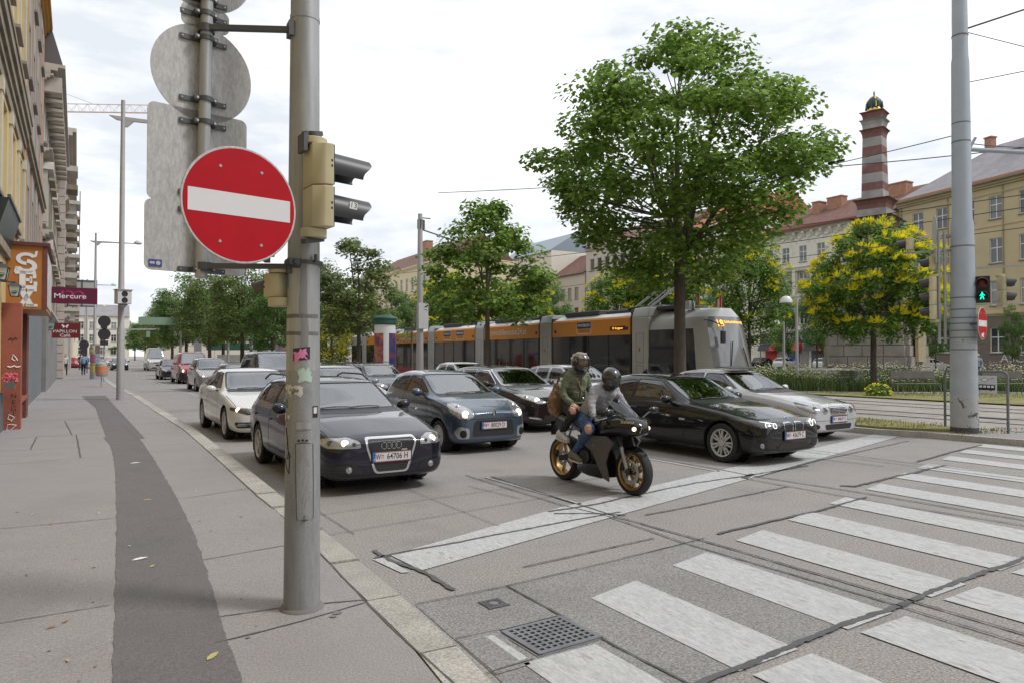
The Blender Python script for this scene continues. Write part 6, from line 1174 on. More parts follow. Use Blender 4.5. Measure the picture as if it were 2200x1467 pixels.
def make_car(label, cat, x, y, rz, sp, pm, detail=2, group=None, nm='car'):
    sh = Shell(sp); L, W, H, fo, wb, wr = (sp[k] for k in ('L', 'W', 'H', 'fo', 'wb', 'wr')); t = thing(nm, label, cat, (x, y, 0), R(-90) + rz, group); X = lambda s_: fo - s_
    sidep = lambda sg: (lambda c, n: c.y * sg > W * .28 and abs(n.y) > .25); frontp = lambda c, n: c.x > fo - .95 and n.x > .12; 
    cowl, cz, rf, rr, tail, tz = (sp[k] for k in ('cowl', 'cz', 'rf', 'rr', 'tail', 'tz'))
    ws = ccw(rnd_poly(sp.get('ws') or [(-.385 * W, cz + .02), (.385 * W, cz + .02), (.325 * W, H - .085), (-.325 * W, H - .085)], .06)); wsp = lambda c, n: X(rf + .3) < c.x < X(cowl - .12) and n.x > .15 and n.z > .1
    rwp = lambda c, n: c.x < X(rr - .3) and n.x < -.12; rwn = rnd_poly([(-.34 * W, tz + .06), (.34 * W, tz + .06), (.27 * W, H - .13), (-.27 * W, H - .13)], .06)
    wins = [rnd_poly([(X(a), z) for a, z in w_], .035) for w_ in sp['wins']]; 
    for ax in (0, -wb):
        for sg in (1, -1): sh.hole(XZ, [(ax + (wr + .045) * math.cos(2 * PI * i / 22), wr + .01 + (wr + .045) * math.sin(2 * PI * i / 22)) for i in range(22)], lambda c, n, sg=sg: c.y * sg > W * .36)
    if detail > 0:
        sh.hole(YZ, ws, wsp); sh.hole(YZ, rwn, rwp)
        for w_ in wins:
            for sg in (1, -1): sh.hole(XZ, w_, sidep(sg))
    me = bpy.data.meshes.new('body'); sh.bm.to_mesh(me); me.materials.append(pm); link_mesh('body', me, t, 40)
    if detail > 0:
        b2 = sh.bm.copy(); b2.normal_update()
        for v in b2.verts: v.co -= v.normal * .03
        bmesh.ops.reverse_faces(b2, faces=b2.faces); me = bpy.data.meshes.new('interior_lining'); b2.to_mesh(me); b2.free(); me.materials.append(M_lin); link_mesh('interior_lining', me, t, 40)
    # glass with black seals
    def seal(ax, poly, pred, g, nm_, hgl=True):
        c = (sum(p[0] for p in poly) / len(poly), sum(p[1] for p in poly) / len(poly)); gl = MB(); sh.patch(gl, ax, poly, pred, -.004); gl.build(nm_, g, t)
        def o_(v): d = Vector((v[0] - c[0], v[1] - c[1])); d = d.normalized() * .022; return (v[0] + d.x, v[1] + d.y)
        b = MB(); sh.patch(b, ax, [o_(p) for p in poly], pred, .0025, inner=poly)
        b.build('window_seal', sp.get('sealm', M_blk), t)
    seal(YZ, ws, wsp, M_ws, 'windscreen'); seal(YZ, rwn, rwp, M_gld, 'rear_window')
    if detail > 1:
        for sg in (1, -1):
            for k, w_ in enumerate(wins): seal(XZ, w_, sidep(sg), M_gl if k == 0 else sp.get('rglass', M_gld), 'side_window')
    else:
        for sg in (1, -1):
            for w_ in wins: b = MB(); sh.patch(b, XZ, w_, sidep(sg), -.004); b.build('side_window', M_gld, t)
    # wheels and arches
    for ax in (0, -wb):
        for sg in (1, -1):
            hb, T, Rm = wheel_meshes(wr, sp.get('rim', 'double')); w_ = bpy.data.objects.new('wheel', hb); COL.objects.link(w_); w_.parent = t; w_.location = (ax, sg * (W / 2 - .125), wr); w_.rotation_euler = (0, rnd.uniform(0, 6), 0 if sg > 0 else PI)
            for n_, m_ in (('tyre', T), ('rim', Rm)): o = bpy.data.objects.new(n_, m_); COL.objects.link(o); o.parent = w_
            b = MB(); n = 14; r_ = wr + .05; vs = [(ax + r_ * math.cos(R(-25) + R(230) * i / n), sg * yy, wr + .01 + r_ * math.sin(R(-25) + R(230) * i / n)) for i in range(n + 1) for yy in (W / 2 - .03, W / 2 - .36)]; b.add(vs, [(2 * i, 2 * i + 1, 2 * i + 3, 2 * i + 2) for i in range(n)]); b.cyl((ax, sg * (W / 2 - .36), wr), (ax, sg * (W / 2 - .37), wr), r_, n=20); b.build('wheel_arch', M_gap, t)
    # panel gaps
    b = MB()
    def gap_side(pts, w=.011):
        for sg in (1, -1):
            for p, q_ in zip(pts, pts[1:]):
                p, q_ = Vector((X(p[0]), p[1])), Vector((X(q_[0]), q_[1])); d = (q_ - p).normalized(); n = Vector((-d.y, d.x)) * w / 2; sh.patch(b, XZ, [tuple(p + n), tuple(q_ + n), tuple(q_ - n), tuple(p - n)], sidep(sg), .0012)
    if detail > 0:
        for g in sp.get('gaps', []): gap_side(g)
        for sg in (1, -1):
            for p, q_ in zip(sp.get('hood', [(.42, sp['zh'] + .02), (.44, cz - .1)]), sp.get('hood', [(.42, sp['zh'] + .02), (.44, cz - .1)])[1:]): sh.patch(b, YZ, [(sg * W * p[0], p[1]), (sg * W * (p[0] + .006), p[1]), (sg * W * (q_[0] + .006), q_[1]), (sg * W * q_[0], q_[1])], lambda c, n: c.x > X(cowl) and n.z > .3, .0012)
    sp.get('gapx', lambda *_: 0)(sh, b)
    if b.v: b.build('panel_gaps', M_gap, t)
    for (poly, m, off, nm_) in sp.get('front', []):
        mir = poly[0] == 'm'; P = poly[1] if mir else poly
        for sg in ((1, -1) if mir else (1,)):
            b = MB(); sh.patch(b, YZ, [(sg * a, c) for a, c in P], frontp, off)
            if b.v: b.build(nm_, m, t)
    for (yy, z, r, m, nm_) in sp.get('beams', []):
        for sg in (1, -1):
            p = sh.front(sg * yy, z); n = sh.fnorm(sg * yy, z); d = (Vector((1, 0, 0)) * 1.3 + n).normalized(); A = Matrix.Translation(p + Vector((.006, 0, 0))) @ d.to_track_quat('Z', 'Y').to_matrix().to_4x4(); b = MB()
            if nm_ == 'light_ring': b.torus((0, 0, 0), Matrix.Identity(3), r, r * .11, 20, 6)
            else: b.lathe([(r, -.012), (r * .85, .003), (0, .008)], 20)
            o = b.build(nm_, m, t); o.matrix_local = A
    # lower sills, handles, mirrors, wipers
    for sg in (1, -1):
        if detail > 0:
            b = MB(); sh.patch(b, XZ, [(X(fo + wr + .06), .19), (X(fo + wb - wr - .06), .19), (X(fo + wb - wr - .06), .265), (X(fo + wr + .06), .265)], sidep(sg), .002); b.build('sill', M_blk, t) if b.v else 0
            for hx, hzz in sp.get('handles', []): p = sh.side(X(hx), hzz, sg); b = MB(); b.box(p + Vector((0, sg * .014, 0)), (.2, .022, .028)); b.build('door_handle', sp.get('handlem', pm), t, bevel=.008); b = MB(); b.box(p + Vector((.0, sg * .002, -.012)), (.12, .004, .05)); b.build('handle_recess', M_blk, t)
        mx_, mz = sp.get('mirror', (cowl + .42, cz + .02)); p = sh.side(X(mx_), mz - .05, sg)
        b = MB(); b.ball(p + Vector((.02, sg * .14, .055)), (.075, .115, .075), 12, A=Matrix.Rotation(R(8) * sg, 3, 'X')); b.v = [Vector((max(v.x, p.x - .02), v.y, v.z)) for v in b.v]; mr = b.build('mirror', sp.get('mirrorm', pm), t); b = MB(); b.bar(p + Vector((0, -sg * .02, 0)), p + Vector((.01, sg * .07, .025)), .05, .025); b.build('mirror_arm', M_blk, mr)
    if detail > 0:
        for a0, a1 in ((.5, -.05), (-.0, -.60)):
            b = MB(); P = [sh.front(W * .5 * (a0 + (a1 - a0) * k / 5) * .9, cz + .018 + .03 * math.sin(k / 5 * PI) * .4) + Vector((.015, 0, .012)) for k in range(6)]; b.tube(P, .008, 5); b.build('wiper', M_blk, t)
        b = MB(); sh.patch(b, YZ, [(-.39 * W, cz - .035), (.39 * W, cz - .035), (.395 * W, cz + .012), (-.395 * W, cz + .012)], lambda c, n: X(cowl + .12) < c.x < X(cowl - .3) and n.z > .2, .0022); b.build('scuttle', M_blk, t) if b.v else 0
        b = MB(); b.bb(X(cowl + .62), X(cowl + .12), -W * .39, W * .39, cz - .3, cz - .055); b.build('dashboard', M_int, t, bevel=.04)
        for sy in (.36, -.36):
            for sx, wd in ((cowl + 1.15, .46), (cowl + 2.0, .5)):
                if X(sx + .3) < X(tail): continue
                b = MB(); b.box((X(sx + .12), sy, cz - .14), (.14, wd, .66), rot=Matrix.Rotation(R(-14), 3, 'Y')); b.box((X(sx - .18), sy, cz - .46), (.5, wd, .16)); b.box((X(sx + .22), sy, cz + .26), (.09, .26, .17)); b.build('seat', sp.get('seatm', M_int), t, bevel=.04, bseg=2)
        b = MB(); b.torus((X(cowl + .72), .36, cz - .02), Matrix.Rotation(R(-65), 3, 'Y'), .185, .016, 24, 6); b.bar((X(cowl + .72), .2, cz - .02), (X(cowl + .72), .52, cz - .02), .05, .03); b.bar((X(cowl + .7), .36, cz - .03), (X(cowl + .5), .36, cz - .12), .05, .05); b.build('steering_wheel', M_int, t)
        b = MB(); p = sh.front(0, H - .13); b.box(p + Vector((-.13, 0, 0)), (.02, .22, .065)); b.build('rear_view_mirror', M_blk, t, bevel=.01)
    if 'plate' in sp: p = sh.front(sp.get('plate_y', 0), sp['plate_z']); plate(t, p + Vector((.014, 0, 0)), sp['plate'])
    if sp.get('rails'):
        for sg in (1, -1):
            yy = W * .335; P = [(X(rf + .35 + (rr - rf - .3) * k / 8), sg * (yy + .02), H - .045 + .075 * math.sin(min(1, min(k, 8 - k) / 1.5) * PI / 2) - (.02 if k > 6 else 0)) for k in range(9)]; b = MB(); b.tube(P, .016, 6); b.build('roof_rail', sp.get('railm', M_blk), t)
    sp.get('extra', lambda *_: 0)(sh, t); return t
def door_gaps(sp, s0, s1, s2=None, zb=.27):
    cz = sp['cz']; z1 = cz - .05; g = [[(s0, zb), (s0 - .02, .6), (s0 + .04, z1)], [(s0, zb), (s1, zb)], [(s1, zb), (s1 + .01, .6), (s1, z1), (s1 + .02, cz + .2)]]
    if s2: g += [[(s1, zb), (s2 - .28, zb)], [(s2 - .28, zb), (s2 - .1, .62), (s2, z1)]]
    return g
def disc_on(sh, t, y, z, r, m, nm, ring=False, th=.006, par=None):
    p = sh.front(y, z); d = (Vector((1.5, 0, 0)) + sh.fnorm(y, z)).normalized(); b = MB(); A = Matrix.Translation(p + d * .004) @ d.to_track_quat('Z', 'Y').to_matrix().to_4x4()
    if ring: b.torus((0, 0, 0), Matrix.Identity(3), r, th, 24, 6)
    else: b.lathe([(r, 0), (r * .92, th), (0, th * 1.3)], 24)
    o = b.build(nm, m, par or t); o.matrix_local = A; return o
def strips(n, z0, z1, h0, h1, th, m, off, nm, y0=None):
    out = []
    for i in range(n):
        z = z0 + (z1 - z0) * (i + .5) / n; h = h0 + (h1 - h0) * (i + .5) / n; out.append(([(-h, z - th / 2), (h, z - th / 2), (h, z + th / 2), (-h, z + th / 2)], m, off, nm))
    return out
def vstrips(n, y0, y1, zb, zt, th, m, off, nm):
    return [([(y0 + (y1 - y0) * (i + .5) / n - th / 2, zb), (y0 + (y1 - y0) * (i + .5) / n + th / 2, zb), (y0 + (y1 - y0) * (i + .5) / n + th / 2, zt), (y0 + (y1 - y0) * (i + .5) / n - th / 2, zt)], m, off, nm) for i in range(n)]
RC = R(2.7)
CARS = []
# dark navy estate with four rings, behind the pole
P_navy = paint('navy', (.012, .011, .022), .4, .25)
s_ = base_spec(4.59, 1.77, 1.43, .90, 2.645, .325, 1.42, .985, 2.12, 4.02, .72, 4.42, .98, 'hatch', rim='double', rails=True, railm=M_blk, plate='W|64706 H', plate_z=.475, handles=[(2.75, .80), (3.75, .82)], mirror=(1.82, 1.0), wins=[[(1.72, 1.03), (2.72, 1.03), (2.72, 1.33), (2.2, 1.31)], [(2.82, 1.03), (3.5, 1.04), (3.5, 1.33), (2.82, 1.335)], [(3.58, 1.045), (4.2, 1.06), (3.98, 1.27), (3.58, 1.325)]])
s_['gaps'] = door_gaps(s_, 1.5, 2.77, 3.72)
gr_o = rnd_poly([(-.345, .73), (.345, .73), (.345, .62), (.225, .265), (-.225, .265), (-.345, .62)], .05, 3); gr_i = rnd_poly([(-.318, .705), (.318, .705), (.318, .615), (.20, .288), (-.20, .288), (-.318, .615)], .045, 3)
s_['front'] = [(gr_o, M_chr, .006, 'grille_frame'), (gr_i, M_mesh, .0085, 'grille')] + strips(13, .29, .69, .2, .3, .007, M_visor, .0105, 'grille_bar') + vstrips(9, -.27, .27, .45, .69, .006, M_visor, .0106, 'grille_bar') + [(('m', rnd_poly([(.40, .60), (.42, .685), (.55, .735), (.79, .725), (.84, .67), (.80, .605)], .03)), M_lampc, .004, 'headlight'), (('m', rnd_poly([(.38, .275), (.46, .40), (.84, .40), (.84, .29)], .03)), M_blk, .003, 'air_intake')] + [(('m', [(.55, z), (.82, z), (.82, z + .012), (.55, z + .012)]), M_visor, .006, 'intake_slat') for z in (.31, .345, .37)]
s_['beams'] = [(.60, .665, .05, M_beam, 'headlamp_bulb'), (.75, .668, .045, M_lampd, 'headlamp_lens'), (.49, .65, .03, M_lampd, 'headlamp_lens'), (.56, .335, .045, M_lampc, 'fog_lamp')]
def ex(sh, t):
    for k in range(4): disc_on(sh, t, -.096 + .064 * k, .615, .042, M_chr, 'badge_ring', True, .006)
    p = sh.front(.17, .555); b = MB(); b.box(p + Vector((.02, 0, 0)), (.01, .08, .016)); b.build('badge_bar', M_chr, t)
s_['extra'] = ex
make_car('dark navy estate car with four chrome rings, half hidden by the nearest pole', 'car', 3.10, 9.66, R(3.0), s_, P_navy)
# white saloon behind it
s_ = base_spec(4.86, 1.86, 1.47, .90, 2.84, .335, 1.55, 1.0, 2.3, 3.75, .70, 4.45, 1.06, 'sedan', rim='multi', plate='W|58213 K', plate_z=.43, handles=[(2.95, .84), (3.95, .87)], mirror=(1.95, 1.02), wins=[[(1.85, 1.04), (2.86, 1.05), (2.86, 1.37), (2.35, 1.345)], [(2.95, 1.05), (3.62, 1.06), (3.62, 1.355), (2.95, 1.375)], [(3.68, 1.065), (4.05, 1.09), (3.68, 1.30)]], mirrorm=None)
s_['mirrorm'] = P_wh = paint('white', (.60, .59, .57), 0, .3); s_['gaps'] = door_gaps(s_, 1.62, 2.9, 3.86)
s_['front'] = [(rnd_poly([(-.33, .70), (.33, .70), (.38, .62), (.30, .50), (-.30, .50), (-.38, .62)], .03), M_chr, .006, 'grille_frame'), (rnd_poly([(-.315, .685), (.315, .685), (.355, .62), (.285, .515), (-.285, .515), (-.355, .62)], .02), M_mesh, .008, 'grille')] + vstrips(13, -.32, .32, .52, .68, .014, M_chr, .010, 'grille_bar') + [(('m', rnd_poly([(.42, .555), (.41, .66), (.62, .69), (.87, .70), (.88, .64), (.62, .555)], .02)), M_lampd, .004, 'headlight'), (rnd_poly([(-.80, .29), (.80, .29), (.84, .41), (-.84, .41)], .04), M_blk, .003, 'air_intake'), ([(-.8, .335), (.8, .335), (.8, .345), (-.8, .345)], M_chr, .006, 'intake_slat'), (('m', [(.5, .36), (.78, .36), (.78, .385), (.5, .385)]), M_lampc, .006, 'fog_lamp')]
s_['beams'] = [(.77, .655, .052, M_beam, 'headlamp_bulb'), (.58, .62, .05, M_lampc, 'headlamp_lens')]
make_car('white saloon car with a vertical slatted grille in the kerb lane behind the navy estate', 'car', 2.98, 16.15, R(2.8), s_, P_wh)
# blue grey small hatchback
P_bl = paint('blue_grey', (.065, .092, .135), .45, .28)
s_ = base_spec(3.6, 1.655, 1.47, .66, 2.37, .29, 1.0, 1.02, 1.80, 3.18, .78, 3.46, 1.0, 'hatch', rim='cover', plate='W|80029 D', plate_z=.505, handles=[(2.22, .86)], mirror=(1.40, 1.06), wins=[[(1.28, 1.07), (2.22, 1.06), (2.22, 1.36), (1.85, 1.35)], [(2.32, 1.06), (3.1, 1.12), (2.98, 1.30), (2.32, 1.36)]], mirrorm=P_bl)
s_['gaps'] = door_gaps(s_, 1.12, 2.27); s_['hood'] = [(.40, .76), (.44, .94)]
s_['front'] = [(rnd_poly([(-.44, .315), (.44, .315), (.40, .60), (-.40, .60)], .06), M_blk, .004, 'lower_grille'), (rnd_poly([(-.42, .32), (.42, .32), (.43, .41), (-.43, .41)], .03), M_mesh, .007, 'grille'), (('m', rnd_poly([(.40, .66), (.42, .80), (.56, .90), (.72, .89), (.76, .76), (.70, .655), (.52, .62)], .05)), M_lampc, .004, 'headlight'), (('m', rnd_poly([(.50, .28), (.50, .46), (.68, .5), (.74, .40), (.68, .28)], .03)), paint('bezel_silver', (.4, .42, .44), .6, .3), .005, 'fog_bezel'), ([(-.62, .62), (.62, .62), (.62, .629), (-.62, .629)], M_gap, .002, 'bonnet_gap')]
s_['beams'] = [(.56, .715, .07, M_beam, 'headlamp_bulb'), (.60, .83, .045, M_lampd, 'headlamp_lens'), (.60, .37, .075, M_gap, 'fog_lamp')]
def ex(sh, t):
    p = sh.front(0, .73); b = MB(); d = [(0, .07), (.045, 0), (0, -.07), (-.045, 0)]; e = [(0, .035), (.02, 0), (0, -.035), (-.02, 0)]; A = Matrix.Translation(p + Vector((.012, 0, 0))) @ Matrix(((0, 0, 1, 0), (1, 0, 0, 0), (0, 1, 0, 0), (0, 0, 0, 1)))
    b.add([A @ Vector((x, y, 0)) for x, y in d] + [A @ Vector((x, y, .012)) for x, y in e] + [A @ Vector((x * .85, y * .85, .0)) for x, y in e], [(0, 1, 5, 4), (1, 2, 6, 5), (2, 3, 7, 6), (3, 0, 4, 7), (4, 5, 9, 8), (5, 6, 10, 9), (6, 7, 11, 10), (7, 4, 8, 11)]); b.build('badge_diamond', M_chr, t)
    p = sh.front(.33, .70); b = MB(); b.text('R', .05, Matrix.Translation(p + Vector((.01, 0, 0))) @ Matrix(((0, 0, 1, 0), (1, 0, 0, 0), (0, 1, 0, 0), (0, 0, 0, 1)))); b.build('badge_letter', M_pr, t)
s_['extra'] = ex
make_car('small blue grey hatchback with a diamond badge and lit round headlights', 'car', 6.02, 12.1, R(3), s_, P_bl)
# dark brown estate with chrome window line
P_br = paint('brown_black', (.022, .016, .015), .4, .25)
s_ = base_spec(4.7, 1.81, 1.50, .95, 2.685, .33, 1.42, 1.02, 2.2, 4.1, .76, 4.52, 1.04, 'hatch', rim='double', plate='W|31857 F', plate_z=.46, handles=[(2.75, .87), (3.7, .89)], mirror=(1.85, 1.06), sealm=M_chr, wins=[[(1.72, 1.07), (2.72, 1.07), (2.72, 1.39), (2.25, 1.37)], [(2.82, 1.07), (3.5, 1.08), (3.5, 1.385), (2.82, 1.395)], [(3.58, 1.085), (4.25, 1.12), (4.05, 1.31), (3.58, 1.38)]])
s_['gaps'] = door_gaps(s_, 1.52, 2.77, 3.7)
s_['front'] = [(rnd_poly([(-.42, .56), (.42, .56), (.46, .70), (-.46, .70)], .03), M_mesh, .004, 'grille'), ([(-.45, .655), (.45, .655), (.45, .69), (-.45, .69)], M_chr, .008, 'grille_bar'), (('m', rnd_poly([(.46, .66), (.50, .77), (.70, .86), (.85, .87), (.84, .76), (.66, .66)], .03)), M_lampc, .004, 'headlight'), (rnd_poly([(-.55, .25), (.55, .25), (.50, .40), (-.50, .40)], .03), M_mesh, .004, 'air_intake'), (('m', rnd_poly([(.55, .28), (.58, .48), (.63, .48), (.62, .34), (.82, .33), (.82, .28)], .01)), M_chr, .006, 'fog_trim')]
s_['front'][-1] = (('m', [(.56, .29), (.80, .33), (.82, .365), (.58, .345)]), M_chr, .006, 'fog_trim')
s_['beams'] = [(.64, .74, .07, M_beam, 'headlamp_bulb'), (.77, .80, .045, M_lampd, 'headlamp_lens')]
make_car('dark brown estate with chrome window trim behind the motorcycle', 'car', 9.05, 14.75, R(3), s_, P_br)
# black three door hatchback at the stop line
P_bk = paint('black', (.0085, .0085, .0095), .15, .22)
s_ = base_spec(4.33, 1.765, 1.42, .77, 2.69, .325, 1.52, .965, 2.3, 3.8, .70, 4.15, .98, 'hatch', rim='multi', plate='W|43679 C', plate_z=.475, handles=[(2.85, .80)], mirror=(1.95, .985), mirrorm=P_bk, sealm=M_blk, wins=[[(1.86, 1.0), (2.92, 1.0), (2.92, 1.315), (2.36, 1.30)], [(3.0, 1.0), (3.72, 1.03), (3.62, 1.24), (3.0, 1.31)]])
s_['gaps'] = door_gaps(s_, 1.6, 2.96); s_['hood'] = [(.40, .70), (.43, .90)]
s_['front'] = [(('m', rnd_poly([(.022, .535), (.022, .655), (.06, .695), (.235, .69), (.262, .63), (.225, .53)], .04)), M_chr, .006, 'kidney_frame'), (('m', rnd_poly([(.036, .55), (.036, .65), (.066, .68), (.228, .674), (.246, .628), (.215, .546)], .035)), M_mesh, .0085, 'kidney_grille')] + [(('m', [(.05 + .024 * i, .553), (.058 + .024 * i, .553), (.058 + .024 * i, .672), (.05 + .024 * i, .672)]), M_visor, .0105, 'grille_bar') for i in range(8)] + [(('m', rnd_poly([(.34, .60), (.33, .665), (.50, .705), (.84, .745), (.80, .66), (.70, .605)], .02)), M_lampd, .004, 'headlight'), (('m', [(.35, .655), (.5, .69), (.66, .715), (.66, .707), (.5, .682)]), M_drl, .007, 'light_brow'), (rnd_poly([(-.42, .235), (.42, .235), (.36, .36), (-.36, .36)], .03), M_mesh, .004, 'air_intake'), (('m', rnd_poly([(.47, .27), (.47, .37), (.74, .40), (.82, .36), (.76, .28)], .03)), M_mesh, .004, 'air_intake'), (('m', [(.5, .315), (.72, .335), (.72, .345), (.5, .325)]), M_visor, .007, 'intake_slat'), ([(-.7, .215), (.7, .215), (.7, .222), (-.7, .222)], M_visor, .006, 'splitter')]
s_['beams'] = [(.47, .645, .042, M_drl, 'light_ring'), (.60, .655, .045, M_drl, 'light_ring'), (.47, .645, .03, M_lampc, 'headlamp_lens'), (.60, .655, .032, M_lampc, 'headlamp_lens'), (.70, .335, .045, M_lampc, 'fog_lamp')]
def ex(sh, t):
    disc_on(sh, t, 0, .735, .036, M_chr, 'badge_disc'); d = disc_on(sh, t, 0, .735, .028, M_pb, 'badge_enamel', th=.008); b = MB(); q = d.matrix_local
    for sg in (1, -1): p = sh.side(s_['fo'] - 1.62 + .0, .66, sg); b.box(p + Vector((0, sg * .004, 0)), (.13, .006, .03))
    b.build('wing_badge', M_rim, t); b = MB(); b.prism([(0, 0), (.16, 0), (.02, .09)], -.02, .02, A=Tm((-2.6, 0, 1.405), R(180), R(90))); b.build('roof_aerial', P_bk, t)
s_['extra'] = ex
make_car('glossy black three door hatchback with twin kidney grilles at the stop line', 'car', 9.62, 8.62, R(3.5), s_, P_bk)
# silver saloon
P_si = paint('silver', (.50, .51, .53), .12, .32)
s_ = base_spec(4.82, 1.82, 1.45, .85, 2.855, .325, 1.62, .985, 2.4, 3.85, .72, 4.45, 1.0, 'sedan', rim='double', plate='W|44647 U', plate_z=.46, handles=[(2.98, .83), (3.9, .85)], mirror=(2.02, 1.0), mirrorm=P_si, sealm=M_blk, wins=[[(1.95, 1.03), (2.9, 1.03), (2.9, 1.35), (2.46, 1.33)], [(3.0, 1.03), (3.66, 1.04), (3.66, 1.33), (3.0, 1.355)], [(3.72, 1.05), (4.1, 1.08), (3.72, 1.28)]])
s_['gaps'] = door_gaps(s_, 1.72, 2.95, 3.85); s_['hood'] = [(.25, .74), (.40, .92)]
go = rnd_poly([(-.31, .735), (.31, .735), (.30, .62), (.235, .545), (-.235, .545), (-.30, .62)], .06); gi = rnd_poly([(-.29, .72), (.29, .72), (.28, .622), (.22, .56), (-.22, .56), (-.28, .622)], .05)
s_['front'] = [(go, M_chr, .006, 'grille_frame'), (gi, M_mesh, .0085, 'grille')] + strips(5, .56, .72, .24, .28, .012, M_chr, .011, 'grille_bar') + [([(-.006, .56), (.006, .56), (.006, .72), (-.006, .72)], M_chr, .0115, 'grille_bar'), (('m', [(.68 + .155 * math.cos(a), .70 + .115 * math.sin(a)) for a in [2 * PI * i / 18 for i in range(18)]]), M_lampc, .005, 'headlight'), (('m', [(.44 + .092 * math.cos(a), .665 + .095 * math.sin(a)) for a in [2 * PI * i / 18 for i in range(18)]]), M_lampc, .005, 'headlight'), (rnd_poly([(-.42, .25), (.42, .25), (.46, .36), (-.46, .36)], .05), M_mesh, .004, 'air_intake'), (('m', [(.70 + .1 * math.cos(a), .32 + .05 * math.sin(a)) for a in [2 * PI * i / 14 for i in range(14)]]), M_mesh, .004, 'fog_recess'), ([(-.9, .435), (.9, .435), (.9, .442), (-.9, .442)], M_gap, .002, 'bumper_gap')]
s_['beams'] = [(.66, .69, .05, M_lampd, 'headlamp_lens'), (.72, .32, .04, M_lampc, 'fog_lamp'), (.44, .665, .05, M_lampd, 'headlamp_lens')]
def ex(sh, t):
    b = MB(); b.box((-1.75, 0, 1.475), (.5, .85, .014), rot=Matrix.Rotation(R(5), 3, 'Y')); b.build('tilted_sunroof', M_blk, t)
    p = sh.front(0, .75); b = MB(); b.torus(p + Vector((-.02, 0, .05)), Matrix.Rotation(R(90), 3, 'Y'), .034, .004, 18, 5)
    for k in range(3): a = R(90 + 120 * k); b.bar(p + Vector((-.02, 0, .05)), p + Vector((-.02, .034 * math.cos(a), .05 + .034 * math.sin(a))), .005, .005)
    b.build('bonnet_star', M_chr, t)
s_['extra'] = ex
make_car('silver saloon with oval twin headlights and a slatted chrome grille, beside the traffic island', 'car', 13.0, 10.35, R(3.5), s_, P_si)
# generic fronts for the cars standing further back
def gfront(zh, W, hi=.0):
    k = W / 1.8
    return [(rnd_poly([(-.36 * k, zh - .16), (.36 * k, zh - .16), (.40 * k, zh - .03), (-.40 * k, zh - .03)], .03), M_mesh, .004, 'grille'), ([(-.38 * k, zh - .075), (.38 * k, zh - .075), (.38 * k, zh - .055), (-.38 * k, zh - .055)], M_chr, .007, 'grille_bar'), (('m', rnd_poly([(.44 * k, zh - .13), (.46 * k, zh - .02), (.66 * k, zh + .05 + hi), (.84 * k, zh + .07 + hi), (.82 * k, zh - .05), (.66 * k, zh - .13)], .03)), M_lampc, .004, 'headlight'), (rnd_poly([(-.5 * k, .25), (.5 * k, .25), (.46 * k, .38), (-.46 * k, .38)], .04), M_mesh, .004, 'air_intake')]
def gcar(label, x, y, rz, P, L=4.5, W=1.8, H=1.48, fo=.92, wb=2.66, wr=.32, cowl=1.4, cz=1.0, rf=2.15, rr=3.9, zh=.72, tail=None, tz=.99, style='hatch', plate_='', lit=True, detail=1, cat='car', nm='car', **k):
    tail = tail or (L - .2 if style != 'sedan' else L - .5); s_ = base_spec(L, W, H, fo, wb, wr, cowl, cz, rf, rr, zh, tail, tz, style, plate_z=.45, handles=[(rf + .6, cz - .16), (rf + 1.55, cz - .14)], mirror=(cowl + .42, cz + .03), **k)
    if plate_: s_['plate'] = plate_
    if 'wins' not in s_: s_['wins'] = [[(cowl + .3, cz + .045), (rf + .55, cz + .045), (rf + .55, H - .1), (rf + .1, H - .115)], [(rf + .65, cz + .045), (rf + 1.3, cz + .05), (rf + 1.3, H - .105), (rf + .65, H - .1)]] + ([[(rf + 1.38, cz + .06), (rr + .12, cz + .09), (rr - .08, H - .17), (rf + 1.38, H - .115)]] if rr - rf > 1.6 else [])
    s_['gaps'] = door_gaps(s_, cowl + .1, rf + .6, rf + 1.5); s_['front'] = gfront(zh, W); s_['beams'] = [(.63 * W / 1.8, zh - .04, .05, M_beam if lit else M_lampd, 'headlamp_bulb')]; s_.update(k.get('over', {}))
    return make_car(label, cat, x, y, rz, s_, P, detail, None, nm)
P_st = paint('steel_blue', (.26, .28, .31), .15, .3); P_gy = paint('warm_grey', (.27, .25, .235), .15, .3); P_dk = paint('charcoal', (.02, .02, .022), .3, .25); P_nv = paint('ink', (.012, .016, .032), .4, .25); P_rd = paint('red', (.33, .012, .028), .1, .35)
gcar('light grey blue estate with roof rails right behind the nearest pole', 5.62, 18.6, R(3), P_st, 4.65, 1.8, 1.50, rr=4.15, rails=True, plate_='W|20519 T')
gcar('dark blue estate with lit headlights between the grey blue estate and the white hatchback', 9.0, 25.2, R(2.5), P_nv, 4.65, 1.81, 1.47, rr=4.15, rails=True, plate_='W|77120 P')
gcar('white hatchback in front of the tram, behind the brown estate', 12.3, 24.0, R(2.5), paint('white2', (.56, .57, .58), .1, .3), 4.25, 1.77, 1.5, rr=3.75)
gcar('silver grey estate behind the motorcyclists and the black hatchback', 12.65, 16.9, R(3), P_si, 4.6, 1.8, 1.48, rr=4.0)
gcar('black people carrier with a tall roof left of the nearest pole', 5.35, 26.4, R(2.5), P_dk, 4.75, 1.9, 1.93, fo=.92, wb=3.0, cowl=1.1, cz=1.2, rf=1.95, rr=4.4, zh=.85, tz=1.2)
gcar('dark grey saloon tucked between the black people carrier and the grey compact', 5.0, 32.2, R(2.5), paint('graphite', (.05, .05, .055), .4, .3), 4.5, 1.78, 1.44, rr=3.7, tail=4.1, style='sedan', tz=1.0, lit=False)
